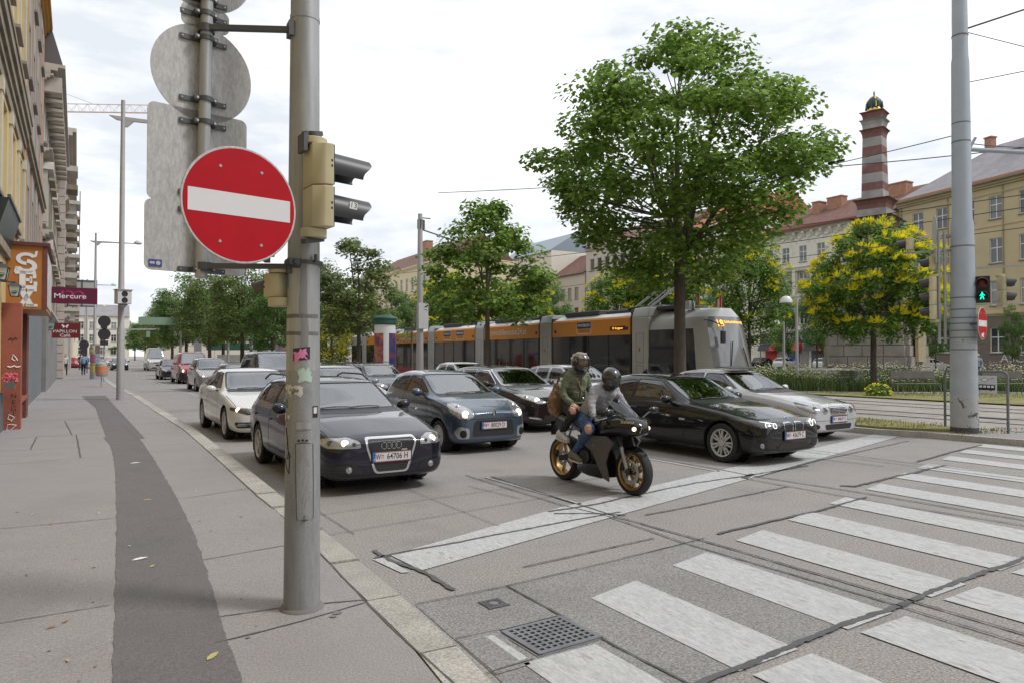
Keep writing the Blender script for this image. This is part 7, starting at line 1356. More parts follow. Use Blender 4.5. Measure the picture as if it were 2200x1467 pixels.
gcar('warm grey compact people carrier with lit fog lamps behind the white saloon', 4.45, 37.9, R(2.5), P_gy, 4.4, 1.82, 1.64, fo=.9, cowl=1.15, cz=1.08, rf=2.0, rr=3.9, zh=.78, tz=1.05, rim='five')
v = gcar('red panel van with black bumper behind the grey compact', 4.5, 48.6, R(2.5), P_rd, 5.0, 1.95, 1.97, fo=.95, wb=3.1, wr=.33, cowl=.95, cz=1.22, rf=1.62, rr=4.85, zh=.95, tail=4.93, tz=1.25, cat='van', nm='van', wins=[[(1.25, 1.28), (2.15, 1.28), (2.15, 1.78), (1.62, 1.74)]], over=dict(front=[([(-.95, .24), (.95, .24), (.95, .66), (-.95, .66)], M_blk, .004, 'bumper'), (rnd_poly([(-.5, .68), (.5, .68), (.55, .80), (-.55, .80)], .03), M_mesh, .004, 'grille'), ([(-.5, .79), (.5, .79), (.5, .81), (-.5, .81)], M_chr, .007, 'grille_bar'), (('m', rnd_poly([(.6, .68), (.6, .82), (.78, 1.0), (.9, 1.02), (.88, .72)], .03)), M_lampc, .005, 'headlight')], beams=[(.72, .8, .08, M_beam, 'headlamp_bulb')], plate='W|40288 Z', extra=lambda sh, t: [(lambda p, b: (b.text('CLEANEST', .16, Matrix.Translation(p + Vector((.0, 0, .09))) @ Matrix(((-.0, -.75, .65, 0), (1, 0, 0, 0), (0, .65, .75, 0), (0, 0, 0, 1))), bold=.004), b.build('bonnet_lettering', M_txtw, t, smooth=0)))(sh.front(0, 1.02), MB())]))
gcar('small black hatchback at the rear left of the red van', 3.85, 57.0, R(2.5), P_dk, 4.0, 1.7, 1.48, rr=3.4, lit=False)
gcar('white high roofed van far down the road with lit headlights', 4.5, 92, R(2.5), paint('van_white', (.6, .6, .6), 0, .35), 5.9, 2.0, 2.6, fo=1.0, wb=3.66, wr=.35, cowl=1.05, cz=1.35, rf=1.75, rr=5.75, zh=1.0, tail=5.85, tz=1.4, cat='van', nm='van', wins=[[(1.35, 1.42), (2.2, 1.42), (2.2, 1.95), (1.7, 1.92)]])
gcar('dark blue car left of the far white van, headlights on', .85, 95, R(2.5), P_nv, 4.5)
gcar('silver car with dazzling headlamps right of the litter bin', -1.9, 103, R(2.5), P_si, 4.6)
gcar('small red car peeping beside the silver one with dazzling lamps', -4.3, 108, R(2.5), P_rd, 4.1, 1.7, detail=0)
gcar('white car farther back behind the litter bin', -4.6, 122, R(2.5), paint('white3', (.55, .55, .55), 0, .3), 4.4, detail=0); gcar('grey car between the camera post and the far dark blue car', .1, 118, R(2.5), P_gy, 4.4, detail=0)
for k, (lab, x, y, P) in enumerate([('pale car at the far end of the road, left of centre', -6.2, 165, P_si), ('dark car at the far end of the road', -2.0, 170, P_dk), ('tiny white car farthest along the road', -9, 210, MATS['paint_white3'])]): gcar(lab, x, y, R(2.5), P, 4.4, detail=0)
# parked beyond the meadow
px_, py_ = tp(1700, 88); gcar('white hatchback parked by the red and blue shop awnings', px_, py_, R(100), MATS['paint_white2'], 4.1, 1.75, 1.5, rr=3.6, lit=False)
px_, py_ = tp(1790, 84); gcar('white car half hidden by meadow flowers before the green arch door', px_, py_, R(98), MATS['paint_white3'], 4.3, 1.75, 1.46, lit=False); px_, py_ = tp(2020, 70); gcar('white car hidden in the daisies left of the pale blue pole', px_, py_, R(80), MATS['paint_white3'], 4.3, 1.75, 1.46, lit=False); px_, py_ = tp(1655, 92); gcar('dark parked car left of the white one by the awnings', px_, py_, R(100), P_br, 4.3, 1.75, 1.5, lit=False)
# ---------------------------------------------------------------- tram
M_tor = mat('tram_orange', (.62, .245, .035), .4, var=.04); M_tgr = mat('tram_grey', (.42, .425, .43), .4, var=.05); M_tred = mat('tram_red', (.34, .012, .03), .4); M_tgl = mat('tram_glazing', (.016, .017, .018), .06, spec=.8); M_twh = mat('tram_roof_white', (.56, .57, .58), .4); M_tdk = mat('tram_rubber', (.03, .03, .032), .7); M_torl = mat('marker_orange', (.6, .15, .02), .4); M_led = mat('led_orange', (.8, .35, .02), .5, emit=(1, .45, .03), estr=1.6)
TX, TY = 18.62, 17.35
tram = thing('tram', 'long low floor orange and grey tram standing behind the queue of cars', 'tram', (TX, TY, .13), R(-90))
SP = 6.75; P0 = -3.75; HWt = 1.2
PR_ = lambda k: P0 - SP * k
for k in range(6):
    x = PR_(k); b = MB(); b.bb(x - .48, x + .48, -HWt - .02, HWt + .02, .12, 3.05); b.prism([(-HWt - .02, 3.05), (HWt + .02, 3.05), (HWt - .12, 3.42), (-HWt + .12, 3.42)], x - .48, x + .48, A=Matrix(((0, 0, 1, 0), (1, 0, 0, 0), (0, 1, 0, 0), (0, 0, 0, 1)))); po = b.build('portal', M_tgr, tram, bevel=.03)
    for z0, z1 in ((.5, 1.25), (1.35, 2.45)):
        b = MB(); t_ = .012; y = -HWt - .0225
        for (xa, xb, za, zb) in ((x - .22, x + .22, z0, z0 + t_), (x - .22, x + .22, z1 - t_, z1), (x - .22, x - .22 + t_, z0, z1), (x + .22 - t_, x + .22, z0, z1)): b.bb(xa, xb, y, y + .004, za, zb)
        b.build('hatch_seam', M_tdk, po, smooth=0)
    if k < 2: b = MB(); b.ball((x - .02, -HWt - .03, 1.85), (.05, .03, .08), 10); b.build('marker_lamp', M_torl, po)
for k in range(6):
    xb_ = PR_(k) - .48; xa_ = (PR_(k + 1) + .48) if k < 5 else xb_ - 3.0; x0, x1 = xa_ + .12, xb_ - .12; L = x1 - x0; xc = (x0 + x1) / 2
    if k < 5:
        for (xx) in (x0 - .06, x1 + .06): b = MB(); b.bb(xx - .06, xx + .06, -HWt + .05, HWt - .05, .2, 3.25); b.build('bellows', M_tdk, tram)
    b = MB(); b.bb(x0, x1, -HWt, HWt, .14, .80); b.build('skirt', M_tred, tram, bevel=.02)
    b = MB(); b.bb(x0, x1, -HWt + .01, HWt - .01, .80, 2.42); gz = b.build('glazing', M_tgl, tram)
    b = MB(); n = 4
    for i in range(n + 1): xx = x0 + L * i / n; b.bb(xx - .035, xx + .035, -HWt - .002, -HWt + .02, .8, 2.42)
    b.bb(x0, x1, -HWt - .001, -HWt + .02, 1.0, 1.05); b.build('window_bars', M_tdk, gz)
    for f in (.30, .44): b = MB(); b.bb(x0 + L * f, x0 + L * f + .05, -HWt - .012, -HWt + .005, .85, 1.35); b.build('door_edge', M_torl, gz)
    b = MB(); b.prism([(-HWt, 2.42), (HWt, 2.42), (HWt, 3.06), (HWt - .06, 3.14), (-HWt + .06, 3.14), (-HWt, 3.06)], x0, x1, A=Matrix(((0, 0, 1, 0), (1, 0, 0, 0), (0, 1, 0, 0), (0, 0, 0, 1)))); b.build('fascia', M_tor if k < 5 else M_tgr, tram)
    b = MB(); b.prism([(-HWt + .1, 3.142), (HWt - .1, 3.142), (HWt - .45, 3.3), (-HWt + .45, 3.3)], x0, x1, A=Matrix(((0, 0, 1, 0), (1, 0, 0, 0), (0, 1, 0, 0), (0, 0, 0, 1)))); b.build('roof', M_twh, tram)
    b = MB(); b.bb(x0 + .5, x0 + L * .55, -.85, .85, 3.3, 3.5); b.bb(x0 + L * .6, x1 - .5, -.7, .7, 3.3, 3.44); b.build('roof_box', mat('roof_gear', (.06, .06, .065), .6), tram, bevel=.03)
    b = MB(); b.tube([(x1 - .1, -HWt + .25, 3.2), (x1 - .4, -HWt + .25, 3.42), (x1 + .25, -HWt + .25, 3.46)], .05, 6); b.build('roof_pipe', M_tdk, tram)
    F_ = lambda x, z, e=.012: Tm((x, -HWt - e, z), 0, R(90))
    if k in (1, 3): b = MB(); b.text('immobilienscout24.at', .43, F_(xc - .2, 2.76), sx=1.0); b.build('lettering', M_txtw, tram, smooth=0)
    for lx_ in {0: (xc - .3,), 2: (xc - .9, xc + .9), 4: (xc,)}.get(k, ()):
        b = MB(); b.prism(rrect(1.0, .27, .03), .004, .012, m=0, A=F_(lx_, 2.87, 0)); b.prism(rrect(1.04, .5, .04), .002, .006, m=1, A=F_(lx_, 2.76, 0)); b.prism(rrect(1.0, .46, .03), .006, .008, m=3, A=F_(lx_, 2.76, 0)); b.text('IMMOBILIEN', .165, F_(lx_, 2.87, .014), 1, bold=.01); b.text('SCOUT 24', .16, F_(lx_, 2.635, .011), 0); b.build('advert_panel', [mat('advert_navy', (.02, .045, .12), .4), M_txtw, M_txtk, M_tor], tram, smooth=0)
    if k == 0: b = MB(); b.bb(x1 - 1.25, x1 - .3, -HWt - .012, -HWt, 2.6, 2.76); dp = b.build('side_display', M_blk, tram); b = MB(); b.text('18  Burggasse', .12, F_(x1 - .78, 2.68, .016), sx=1.05, bold=.004); b.build('display_text', M_led, dp, smooth=0)
    for xx in (x0 + .25, x1 - .2): b = MB(); b.bb(xx - .08, xx + .08, -HWt - .008, -HWt, 2.6, 2.72); b.build('camera_pod', M_tdk, tram)
# driving cab
def plan(u):  # u in -1..1 around the nose; returns x, y, front weight
    a = abs(u); sg = 1 if u > 0 else -1
    P = [(0, 0, 0, 1), (.2, -.02, .38, 1), (.36, -.10, .70, 1), (.46, -.25, .90, .95), (.54, -.50, 1.04, .8), (.62, -.85, 1.13, .55), (.70, -1.25, 1.18, .25), (.78, -1.7, 1.2, .05), (.9, -2.5, 1.2, 0), (1, -3.3, 1.2, 0)]
    for p, q_ in zip(P, P[1:]):
        if a <= q_[0] + 1e-9: t = (a - p[0]) / (q_[0] - p[0]); return tuple(p[i] + (q_[i] - p[i]) * t for i in (1, 2, 3))[:1] + (sg * (p[2] + (q_[2] - p[2]) * t), p[3] + (q_[3] - p[3]) * t)
us = [-1, -.9, -.78, -.74, -.70, -.66, -.62, -.58, -.54, -.5, -.46, -.41, -.36, -.28, -.2, -.1, 0]; us = us + [-u for u in us[-2::-1]]
zs_ = [.14, .45, .80, .95, 1.4, 2.0, 2.55, 2.8, 2.95, 3.08, 3.18, 3.25]
def cabp(u, z):
    x, y, w = plan(u); rk = .0 if z < .9 else -.5 * ((z - .9) / 2.2) ** 1.25; bl = 0 if z > .9 else -.08 * ((.9 - z) / .76)
    sh_ = 1.0 if z < 2.6 else 1 - .55 * ((z - 2.6) / .65) ** 2.2
    return Vector((x + (rk + bl) * w, y * sh_ * (1 - .03 * max(0, (z - 1.4)) * 1), z))
parts_ = {}
for i in range(len(us) - 1):
    for j in range(len(zs_) - 1):
        um, zm_ = (us[i] + us[i + 1]) / 2, (zs_[j] + zs_[j + 1]) / 2; a = abs(um); key = 'cab_shell'
        if zm_ > 2.95: key = 'cab_roof'
        elif a < .47 and zm_ > .95: key = 'windscreen'
        elif .47 < a < .60: key = 'corner_pillar'
        elif a > .60 and .8 < zm_ < 2.55: key = 'cab_side_window' if a < .75 else 'front_door'
        elif zm_ < .8: key = 'cab_skirt'
        parts_.setdefault((key, um > 0 if 'window' in key or 'door' in key or 'pillar' in key else 0), MB()).add([cabp(us[i], zs_[j]), cabp(us[i + 1], zs_[j]), cabp(us[i + 1], zs_[j + 1]), cabp(us[i], zs_[j + 1])], [(0, 1, 2, 3)])
for j in range(4):
    for i in range(len(us) - 1):
        z = 3.25; t0, t1 = 1 - j / 4, 1 - (j + 1) / 4; c = lambda u, t: Vector((cabp(u, z).x * t + (-2.0) * (1 - t) if cabp(u, z).x > -2 else cabp(u, z).x, cabp(u, z).y * t, z + .06 * (1 - t * t))); parts_[('cab_roof', 0)].add([c(us[i], t0), c(us[i + 1], t0), c(us[i + 1], t1), c(us[i], t1)], [(0, 1, 2, 3)])
M_tws = mat('tram_windscreen', (.17, .18, .19), .05, spec=1., coat=1.)  # light grey base colour stands in for sky reflected in the glass
for k_, mm in (('cab_shell', M_tgr), ('cab_roof', M_twh), ('windscreen', M_tws), ('corner_pillar', M_tgr), ('cab_side_window', M_tgl), ('front_door', M_tgl), ('cab_skirt', M_tred)):
    for q_ in [q_ for q_ in parts_ if q_[0] == k_]: parts_[q_].build(k_, mm, tram, smooth=50, weld=True)
b = MB(); b.text('753', .24, Tm((-1.75, -1.215, 2.74), 0, R(90)), bold=.0); b.build('fleet_number', mat('number_pale', (.55, .55, .55), .5), tram, smooth=0)
b = MB(); p = cabp(0, 2.72); A = Matrix.Translation(p + Vector((.03, 0, 0))) @ Matrix(((-.0, -.42, .9, 0), (1, 0, 0, 0), (0, .9, .42, 0), (0, 0, 0, 1))); b.text('18', .36, A @ Matrix.Translation((-.52, -.02, .0)), bold=.01); b.text('Schlachthausg', .15, A @ Matrix.Translation((.12, .05, 0)), bold=.006); b.build('destination_text', M_led, tram, smooth=0)
b = MB(); b.bar(cabp(-.2, 1.05) + Vector((.04, 0, 0)), cabp(-.05, 2.1) + Vector((.05, 0, 0)), .03, .03); b.bar(cabp(.3, 1.05) + Vector((.04, 0, 0)), cabp(.2, 1.9) + Vector((.05, 0, 0)), .03, .03); b.build('wiper', M_blk, tram)
b = MB(); pm_ = cabp(-.5, 2.85); q_ = Vector((pm_.x + .75, pm_.y + .12, 2.42)); b.tube([pm_, pm_ + Vector((.35, -.08, -.05)), q_ + Vector((0, 0, .2)), q_], .02, 6); mr = b.build('mirror_arm', M_blk, tram); b = MB(); b.box(q_ - Vector((0, 0, .18)), (.09, .22, .42)); b.build('mirror', M_blk, mr, bevel=.03)
b = MB(); b.bb(-1.95, -1.6, -.75, -.45, 3.27, 3.55); b.build('roof_unit', M_twh, tram, bevel=.02); b = MB(); b.bb(-3.3, -2.2, -.8, .8, 3.3, 3.45); b.build('roof_box', MATS['roof_gear'], tram, bevel=.03)
b = MB(); xs_ = -3.9
for sy in (-.35, .35): b.tube([(xs_ - 1.2, sy, 3.5), (xs_ + .9, sy * .9, 4.45)], .045, 6); b.tube([(xs_ + .9, sy * .9, 4.45), (xs_ - .1, sy * .7, 5.3)], .03, 6)
b.tube([(xs_ - .8, 0, 3.6), (xs_ + .75, 0, 4.35)], .03, 5); b.tube([(xs_ - .1, -.8, 5.32), (xs_ - .1, .8, 5.32)], .035, 6); b.bb(xs_ - 1.9, xs_ + .6, -.5, .5, 3.42, 3.52); b.build('pantograph', M_galv, tram)
for nm, y, cs_ in (('pride_flag', -.55, [(.55, .02, .03), (.7, .25, .02), (.65, .55, .03), (.03, .3, .06), (.03, .08, .4), (.2, .03, .25)]), ('red_white_flag', .55, [(.55, .03, .04), (.65, .64, .62), (.55, .03, .04)])):
    t = thing(nm, 'small rainbow flag on the tram roof near the nose' if 'pride' in nm else 'small red and white flag at the tram nose roof edge', 'flag', (TX + y, TY + 1.35, .13 + 3.05), R(-90)); b = MB(); b.tube([(0, 0, -.05), (.05, 0, .75)], .012, 5); b.build('flag_staff', M_galv, t); n = len(cs_)
    for i, c in enumerate(cs_): b = MB(); w = .34 / n; vs = [(.05 - .02 + .0 - (w * (i + s_)) - .03 * math.sin(3 * v), .05 * math.sin(2.5 * v + i), .75 - .55 * v - .25 * (w * (i + s_)) / .34) for v in (0, .25, .5, .75, 1) for s_ in (0, 1)]; b.add(vs, [(2 * j, 2 * j + 1, 2 * j + 3, 2 * j + 2) for j in range(4)]); b.build('stripe', mat('%s%d' % (nm, i), c, .7), t)
# a second tram or bus in painted livery is too far to show; the far pavilion stands for the stop
# ---------------------------------------------------------------- people and motorcycle
def body_mesh(caps, vox, mats, par=None, name='body', sm=4, fold=0.):
    """caps: (p, q, r0, r1, material index); merged by voxel remesh into one continuous skin"""
    b = MB()
    for p, q_, r0, r1, m in caps:
        p, q_ = Vector(p), Vector(q_); b.ball(p, r0, 14); b.ball(q_, r1, 14)
        if (p - q_).length > 1e-3: b.tube([p, q_], [r0, r1], 14)
    me = bpy.data.meshes.new(name); me.from_pydata([tuple(v) for v in b.v], [], b.f); o = bpy.data.objects.new(name, me); COL.objects.link(o); r = o.modifiers.new('r', 'REMESH'); r.mode = 'VOXEL'; r.voxel_size = vox; s_ = o.modifiers.new('s', 'SMOOTH'); s_.factor = .5; s_.iterations = sm
    m2 = bpy.data.meshes.new_from_object(o.evaluated_get(bpy.context.evaluated_depsgraph_get())); bpy.data.objects.remove(o)
    for m in mats: m2.materials.append(m)
    if fold:
        for v in m2.vertices: c = v.co; k_ = noise.noise((c.x * 7, c.y * 7, c.z * 19)); v.co = c + v.normal * (fold * (.5 - abs(k_) * 2.2) + fold * .5 * noise.noise((c.x * 28, c.y * 28, c.z * 34)))
    C = np.empty(len(m2.polygons) * 3); m2.polygons.foreach_get('center', C); C = C.reshape(-1, 3); best = np.full(len(C), 1e9); idx = np.zeros(len(C), int)
    for p, q_, r0, r1, m in caps:
        p, q_ = np.array(p, float), np.array(q_, float); d = q_ - p; L = max(d @ d, 1e-9); t = np.clip((C - p) @ d / L, 0, 1); dist = np.linalg.norm(C - p - t[:, None] * d, axis=1) - (r0 + (r1 - r0) * t); k = dist < best; best[k] = dist[k]; idx[k] = m
    m2.polygons.foreach_set('material_index', idx.tolist()); return link_mesh(name, m2, par, 80)
def hand(b, wrist, tip, normal, s=1., curl=.5):
    """palm and five fingers; normal points out of the palm, fingers curl towards it"""
    w, t = Vector(wrist), Vector(tip); f = (t - w).normalized(); n = Vector(normal); n = (n - f * n.dot(f)).normalized(); sd = f.cross(n)
    A = Matrix((sd, n, f)).transposed(); b.ball(w + f * .045 * s, (.042 * s, .017 * s, .055 * s), 12, A=A); b.ball(w + f * .01 * s, (.03 * s, .02 * s, .035 * s), 10, A=A)
    for i, (o, L) in enumerate(((-.030, .062), (-.010, .074), (.011, .070), (.030, .054))):
        p = w + f * .088 * s + sd * o * s; pts = [p - f * .02 * s, p]; a = curl * .6; d = f
        for k, fr in enumerate((.45, .32, .23)): d = (f * math.cos(a) + n * math.sin(a)); p = p + d * L * fr * s * 1.15; pts.append(p); a += curl
        b.tube(pts, [.0095 * s, .0092 * s, .0085 * s, .0078 * s, .006 * s], 8)
    p = w + f * .03 * s - sd * .036 * s; d = (f * .6 - sd * .75 + n * .3).normalized(); d2 = (f * .9 - sd * .2 + n * .4).normalized(); b.tube([p + sd * .015 * s, p + d * .035 * s, p + d * .035 * s + d2 * .032 * s], [.013 * s, .0105 * s, .0075 * s], 8)
def loft(b, S, n=16, e=2.6, m=0):
    """S: (x, y, z, half width, half height) sections along x"""
    vs = []
    for x, y, z, w, h in S:
        for j in range(n): a = 2 * PI * j / n; c, s_ = math.cos(a), math.sin(a); vs.append((x, y + w * math.copysign(abs(c) ** (2 / e), c), z + h * math.copysign(abs(s_) ** (2 / e), s_)))
    k = len(S); b.add(vs, [(i * n + j, i * n + (j + 1) % n, (i + 1) * n + (j + 1) % n, (i + 1) * n + j) for i in range(k - 1) for j in range(n)] + [tuple(range(n - 1, -1, -1)), tuple((k - 1) * n + j for j in range(n))], m)
MRZ = math.atan2(-1.37, .10); MLOC = (5.77, 7.12, 0)
bk = thing('motorcycle', 'black sports motorcycle with gold wheels crossing the stop line', 'motorcycle', MLOC, MRZ)
M_mb = mat('moto_black', (.008, .008, .009), .35, coat=1., spec=.05); M_mg = mat('moto_matt_grey', (.085, .08, .075), .42); M_gold = mat('gold_rim', (.36, .235, .085), .35, metal=.75); M_mc = mat('moto_dark_metal', (.045, .045, .048), .45, metal=.6, var=.3, vscale=20); M_seat = mat('moto_seat', (.018, .018, .018), .7)
def mwheel(x, r, w, front):
    A = Matrix.Rotation(R(-90), 4, 'X'); t = MB(); rr = r * .755
    t.lathe([(rr, -w * .46), (rr + .02, -w * .5), (r * .93, -w * .48), (r * .985, -w * .3), (r, 0), (r * .985, w * .3), (r * .93, w * .48), (rr + .02, w * .5), (rr, w * .46)], 48, A=A, caps=False); h = MB(); h.cyl((0, -.07, 0), (0, .07, 0), .035, n=16); wo = h.build('wheel', M_mc, bk); wo.location = (x, 0, r); t.build('tyre', M_tyre, wo)
    b = MB(); b.lathe([(rr + .006, -w * .5), (rr - .004, -w * .52), (rr - .02, -w * .42), (rr - .028, -w * .2), (rr - .028, w * .2), (rr - .02, w * .42), (rr - .004, w * .52), (rr + .006, w * .5)], 48, A=A, caps=False)
    for i in range(6 if front else 5):
        a = 2 * PI * i / (6 if front else 5) + .3; c, s_ = math.cos(a), math.sin(a); c2, s2 = math.cos(a + .24), math.sin(a + .24); b.bar((c * .035, 0, s_ * .035), (c2 * (rr - .02), 0, s2 * (rr - .02)), .035, .026)
        if front: c3, s3 = math.cos(a - .16), math.sin(a - .16); b.bar((c * .09, 0, s_ * .09), (c3 * (rr - .02), 0, s3 * (rr - .02)), .02, .02)
    b.build('rim', M_gold, wo)
    for sy in ((-.062, .062) if front else (-.075,)):
        d = MB(); ro = .155 if front else .11; d.lathe([(ro - .045, sy - .0025), (ro, sy - .0025), (ro, sy + .0025), (ro - .045, sy + .0025)], 32, A=A, closed=True)
        for i in range(8): a = 2 * PI * i / 8; d.bar((math.cos(a) * .05, sy, math.sin(a) * .05), (math.cos(a + .3) * (ro - .04), sy, math.sin(a + .3) * (ro - .04)), .012, .005)
        d.build('brake_disc', M_galv, wo)
        d = MB(); d.box((-.125, sy - math.copysign(.012, -sy), .05), (.06, .05, .1), rot=Matrix.Rotation(R(20), 3, 'Y')); d.build('brake_caliper', M_mc, wo, bevel=.008)
mwheel(0, .30, .125, True); mwheel(-1.375, .315, .185, False)
for sy in (-.105, .105):
    b = MB(); b.cyl((0, sy, .3), (-.13, sy, .62), .024, n=14); b.build('fork_lower', M_galv, bk); b = MB(); b.cyl((-.12, sy, .60), (-.31, sy, .98), .029, n=14); b.ball((-.005, sy, .31), (.035, .03, .05), 8); b.build('fork_upper', M_mc, bk)
b = MB(); n = 12; vs = [(.325 * math.cos(R(48) + R(98) * i / n) * (1 - abs(y) * .5), y * (.55 + .45 * math.sin(PI * (i + 1.5) / (n + 3))), .3 + .325 * math.sin(R(48) + R(98) * i / n) - abs(y) ** 2 * 7) for i in range(n + 1) for y in (-.085, -.045, 0, .045, .085)]; b.add(vs, [(5 * i + j, 5 * i + j + 1, 5 * i + j + 6, 5 * i + j + 5) for i in range(n) for j in range(4)]); b.build('front_mudguard', M_mb, bk)
b = MB(); loft(b, [(.20, 0, .83, .03, .03), (.17, 0, .84, .10, .075), (.08, 0, .86, .185, .115), (-.06, 0, .87, .225, .135), (-.22, 0, .86, .235, .15), (-.38, 0, .82, .225, .16), (-.5, 0, .78, .19, .14)], 20); b.build('nose_fairing', M_mb, bk)
for sg in (-1, 1):
    b = MB(); pts = [(-.13, .66), (-.24, .73), (-.55, .71), (-.86, .69), (-.80, .62), (-.52, .52), (-.42, .36), (-.30, .20), (-.20, .17), (-.27, .38), (-.22, .52)]
    f = lambda x: sg * (.245 - .10 * max(0, -x - .45)); k = len(pts); b.add([(x, f(x) + sg * .01 * (z > .5), z) for x, z in pts] + [(x, f(x) - sg * .03, z) for x, z in pts], [tuple(range(k)) if sg < 0 else tuple(range(k - 1, -1, -1)), tuple(range(k, 2 * k))] + [(i, (i + 1) % k, k + (i + 1) % k, k + i) for i in range(k)]); b.build('side_fairing', M_mg, bk, smooth=20, bevel=.008)
    b = MB(); p = Vector((.115, sg * .10, .855)); b.prism([(-.085, -.02), (.075, -.06), (.105, .0), (.04, .055), (-.08, .035)], -.012, .02, A=Matrix.Translation(p) @ Vector((.75, sg * .72, .18)).to_track_quat('Z', 'Y').to_matrix().to_4x4()); hl = b.build('headlight', M_lampc, bk, bevel=.006); b = MB(); b.ball(p + Vector((.014, sg * .014, -.004)), (.034, .034, .03), 10); b.build('headlamp_bulb', M_beam, hl)
    b = MB(); b.tube([(.0, sg * .15, .97), (-.02, sg * .28, 1.03), (-.03, sg * .33, 1.05)], .011, 6); mr = b.build('mirror_stalk', M_mb, bk); b = MB(); b.ball((-.03, sg * .385, 1.06), (.035, .085, .045), 14); b.build('mirror', M_mb, mr)
    b = MB(); b.tube([(-.31, sg * .1, .95), (-.33, sg * .22, .965), (-.39, sg * .36, .95)], .013, 8); b.cyl((-.345, sg * .25, .962), (-.40, sg * .385, .945), .019, n=12); b.build('handlebar', M_mc, bk); b = MB(); b.tube([(-.26, sg * .22, .965), (-.25, sg * .3, .955), (-.30, sg * .38, .94)], .007, 6); b.build('brake_lever', M_galv, bk)
    b = MB(); b.cyl((-.93, sg * .13, .37), (-.93, sg * .27, .37), .012); b.bar((-.93, sg * .13, .37), (-.80, sg * .11, .55), .03, .02); b.build('foot_peg', M_mc, bk); b = MB(); b.cyl((-1.18, sg * .13, .60), (-1.18, sg * .26, .60), .012); b.bar((-1.18, sg * .13, .60), (-1.10, sg * .1, .82), .025, .018); b.build('pillion_peg', M_galv, bk)
    b = MB(); b.ball((-.50, sg * .235, .60), (.03, .012, .018), 8); b.build('indicator', M_lampc, bk)
b = MB(); b.prism([(.0, 0)] * 0 or [(-.045, -.03), (.045, -.03), (.055, .03), (-.055, .03)], 0, .004, A=Matrix.Translation((.205, 0, .83)) @ Matrix(((0, 0, 1, 0), (1, 0, 0, 0), (0, 1, 0, 0), (0, 0, 0, 1)))); b.build('air_scoop', M_gap, bk)
b = MB(); b.text('Xtreme', .055, Matrix.Translation((.075, -.178, .935)) @ Vector((.55, -.75, .35)).to_track_quat('Z', 'Y').to_matrix().to_4x4(), bold=.01); b.build('decal', mat('decal_gold', (.5, .42, .2), .5), bk, smooth=0)
b = MB(); n = 10; vs = []
for i in range(n + 1):
    t = i / n; x = .06 - .34 * t; z = .97 + .235 * t ** .8; w = .155 * (1 - .35 * t ** 2)
    for j in range(9): a = (j / 8 - .5) * 2; vs.append((x - .10 * a * a, w * a, z - .035 * a * a))
b.add(vs, [(9 * i + j, 9 * i + j + 1, 9 * i + j + 10, 9 * i + j + 9) for i in range(n) for j in range(8)]); b.build('windshield', glass('smoke_screen', (.5, .52, .54), .75, ior=1.8), bk, smooth=80)
b = MB(); loft(b, [(-.30, 0, .90, .05, .03), (-.36, 0, .91, .13, .075), (-.48, 0, .92, .175, .105), (-.62, 0, .90, .175, .11), (-.75, 0, .86, .13, .085), (-.84, 0, .83, .09, .05)], 18, 2.3); b.build('tank', M_mb, bk)
b = MB(); loft(b, [(-.76, 0, .80, .09, .035), (-.86, 0, .80, .14, .035), (-1.0, 0, .82, .13, .035), (-1.06, 0, .85, .09, .03)], 14); b.build('rider_seat', M_seat, bk); b = MB(); loft(b, [(-1.04, 0, .93, .09, .03), (-1.12, 0, .95, .115, .035), (-1.32, 0, .97, .10, .03), (-1.38, 0, .98, .06, .02)], 14); b.build('pillion_seat', M_seat, bk)
b = MB(); loft(b, [(-.82, 0, .76, .11, .05), (-1.0, 0, .82, .13, .07), (-1.2, 0, .89, .12, .07), (-1.42, 0, .95, .09, .05), (-1.56, 0, .99, .05, .025)], 16); b.build('tail_unit', M_mb, bk)
b = MB(); loft(b, [(-.33, 0, .36, .17, .18), (-.5, 0, .34, .2, .2), (-.75, 0, .31, .19, .17), (-.98, 0, .25, .13, .08)], 16, 3.5); b.build('belly_fairing', M_mb, bk); b = MB(); b.bb(-.9, -.4, -.19, .19, .32, .68); b.cyl((-.72, -.2, .42), (-.72, -.235, .42), .1, n=20); b.cyl((-.55, -.19, .5), (-.55, -.22, .5), .06, n=16); b.bar((-.35, 0, .75), (-.95, 0, .72), .22, .1); b.build('engine', M_mc, bk, bevel=.02)
b = MB(); b.bar((-.88, -.11, .42), (-1.375, -.125, .315), .035, .075); b.bar((-.88, .11, .42), (-1.375, .125, .315), .035, .075); b.bar((-1.0, -.1, .4), (-1.0, .1, .4), .06, .06); b.build('swingarm', M_mc, bk); b = MB(); b.tube([(-1.0, -.02, .74), (-1.3, -.02, .86), (-1.56, -.02, .93)], [.05, .06, .055], 14); b.build('exhaust', M_galv, bk); b = MB(); b.tube([(-1.0, .05, .72), (-1.15, .03, .56), (-1.3, .02, .5)], .02, 6); b.box((-1.62, 0, .72), (.02, .18, .2)); b.bar((-1.5, 0, .93), (-1.62, 0, .75), .1, .015); b.build('rear_hanger', M_mb, bk); b = MB(); b.torus((-1.375, .095, .315), Matrix.Rotation(R(90), 3, 'X'), .09, .008, 24, 5); b.bar((-.85, .095, .5), (-1.37, .095, .405), .012, .02); b.bar((-.85, .095, .36), (-1.37, .095, .225), .012, .02); b.build('chain', M_mc, bk)
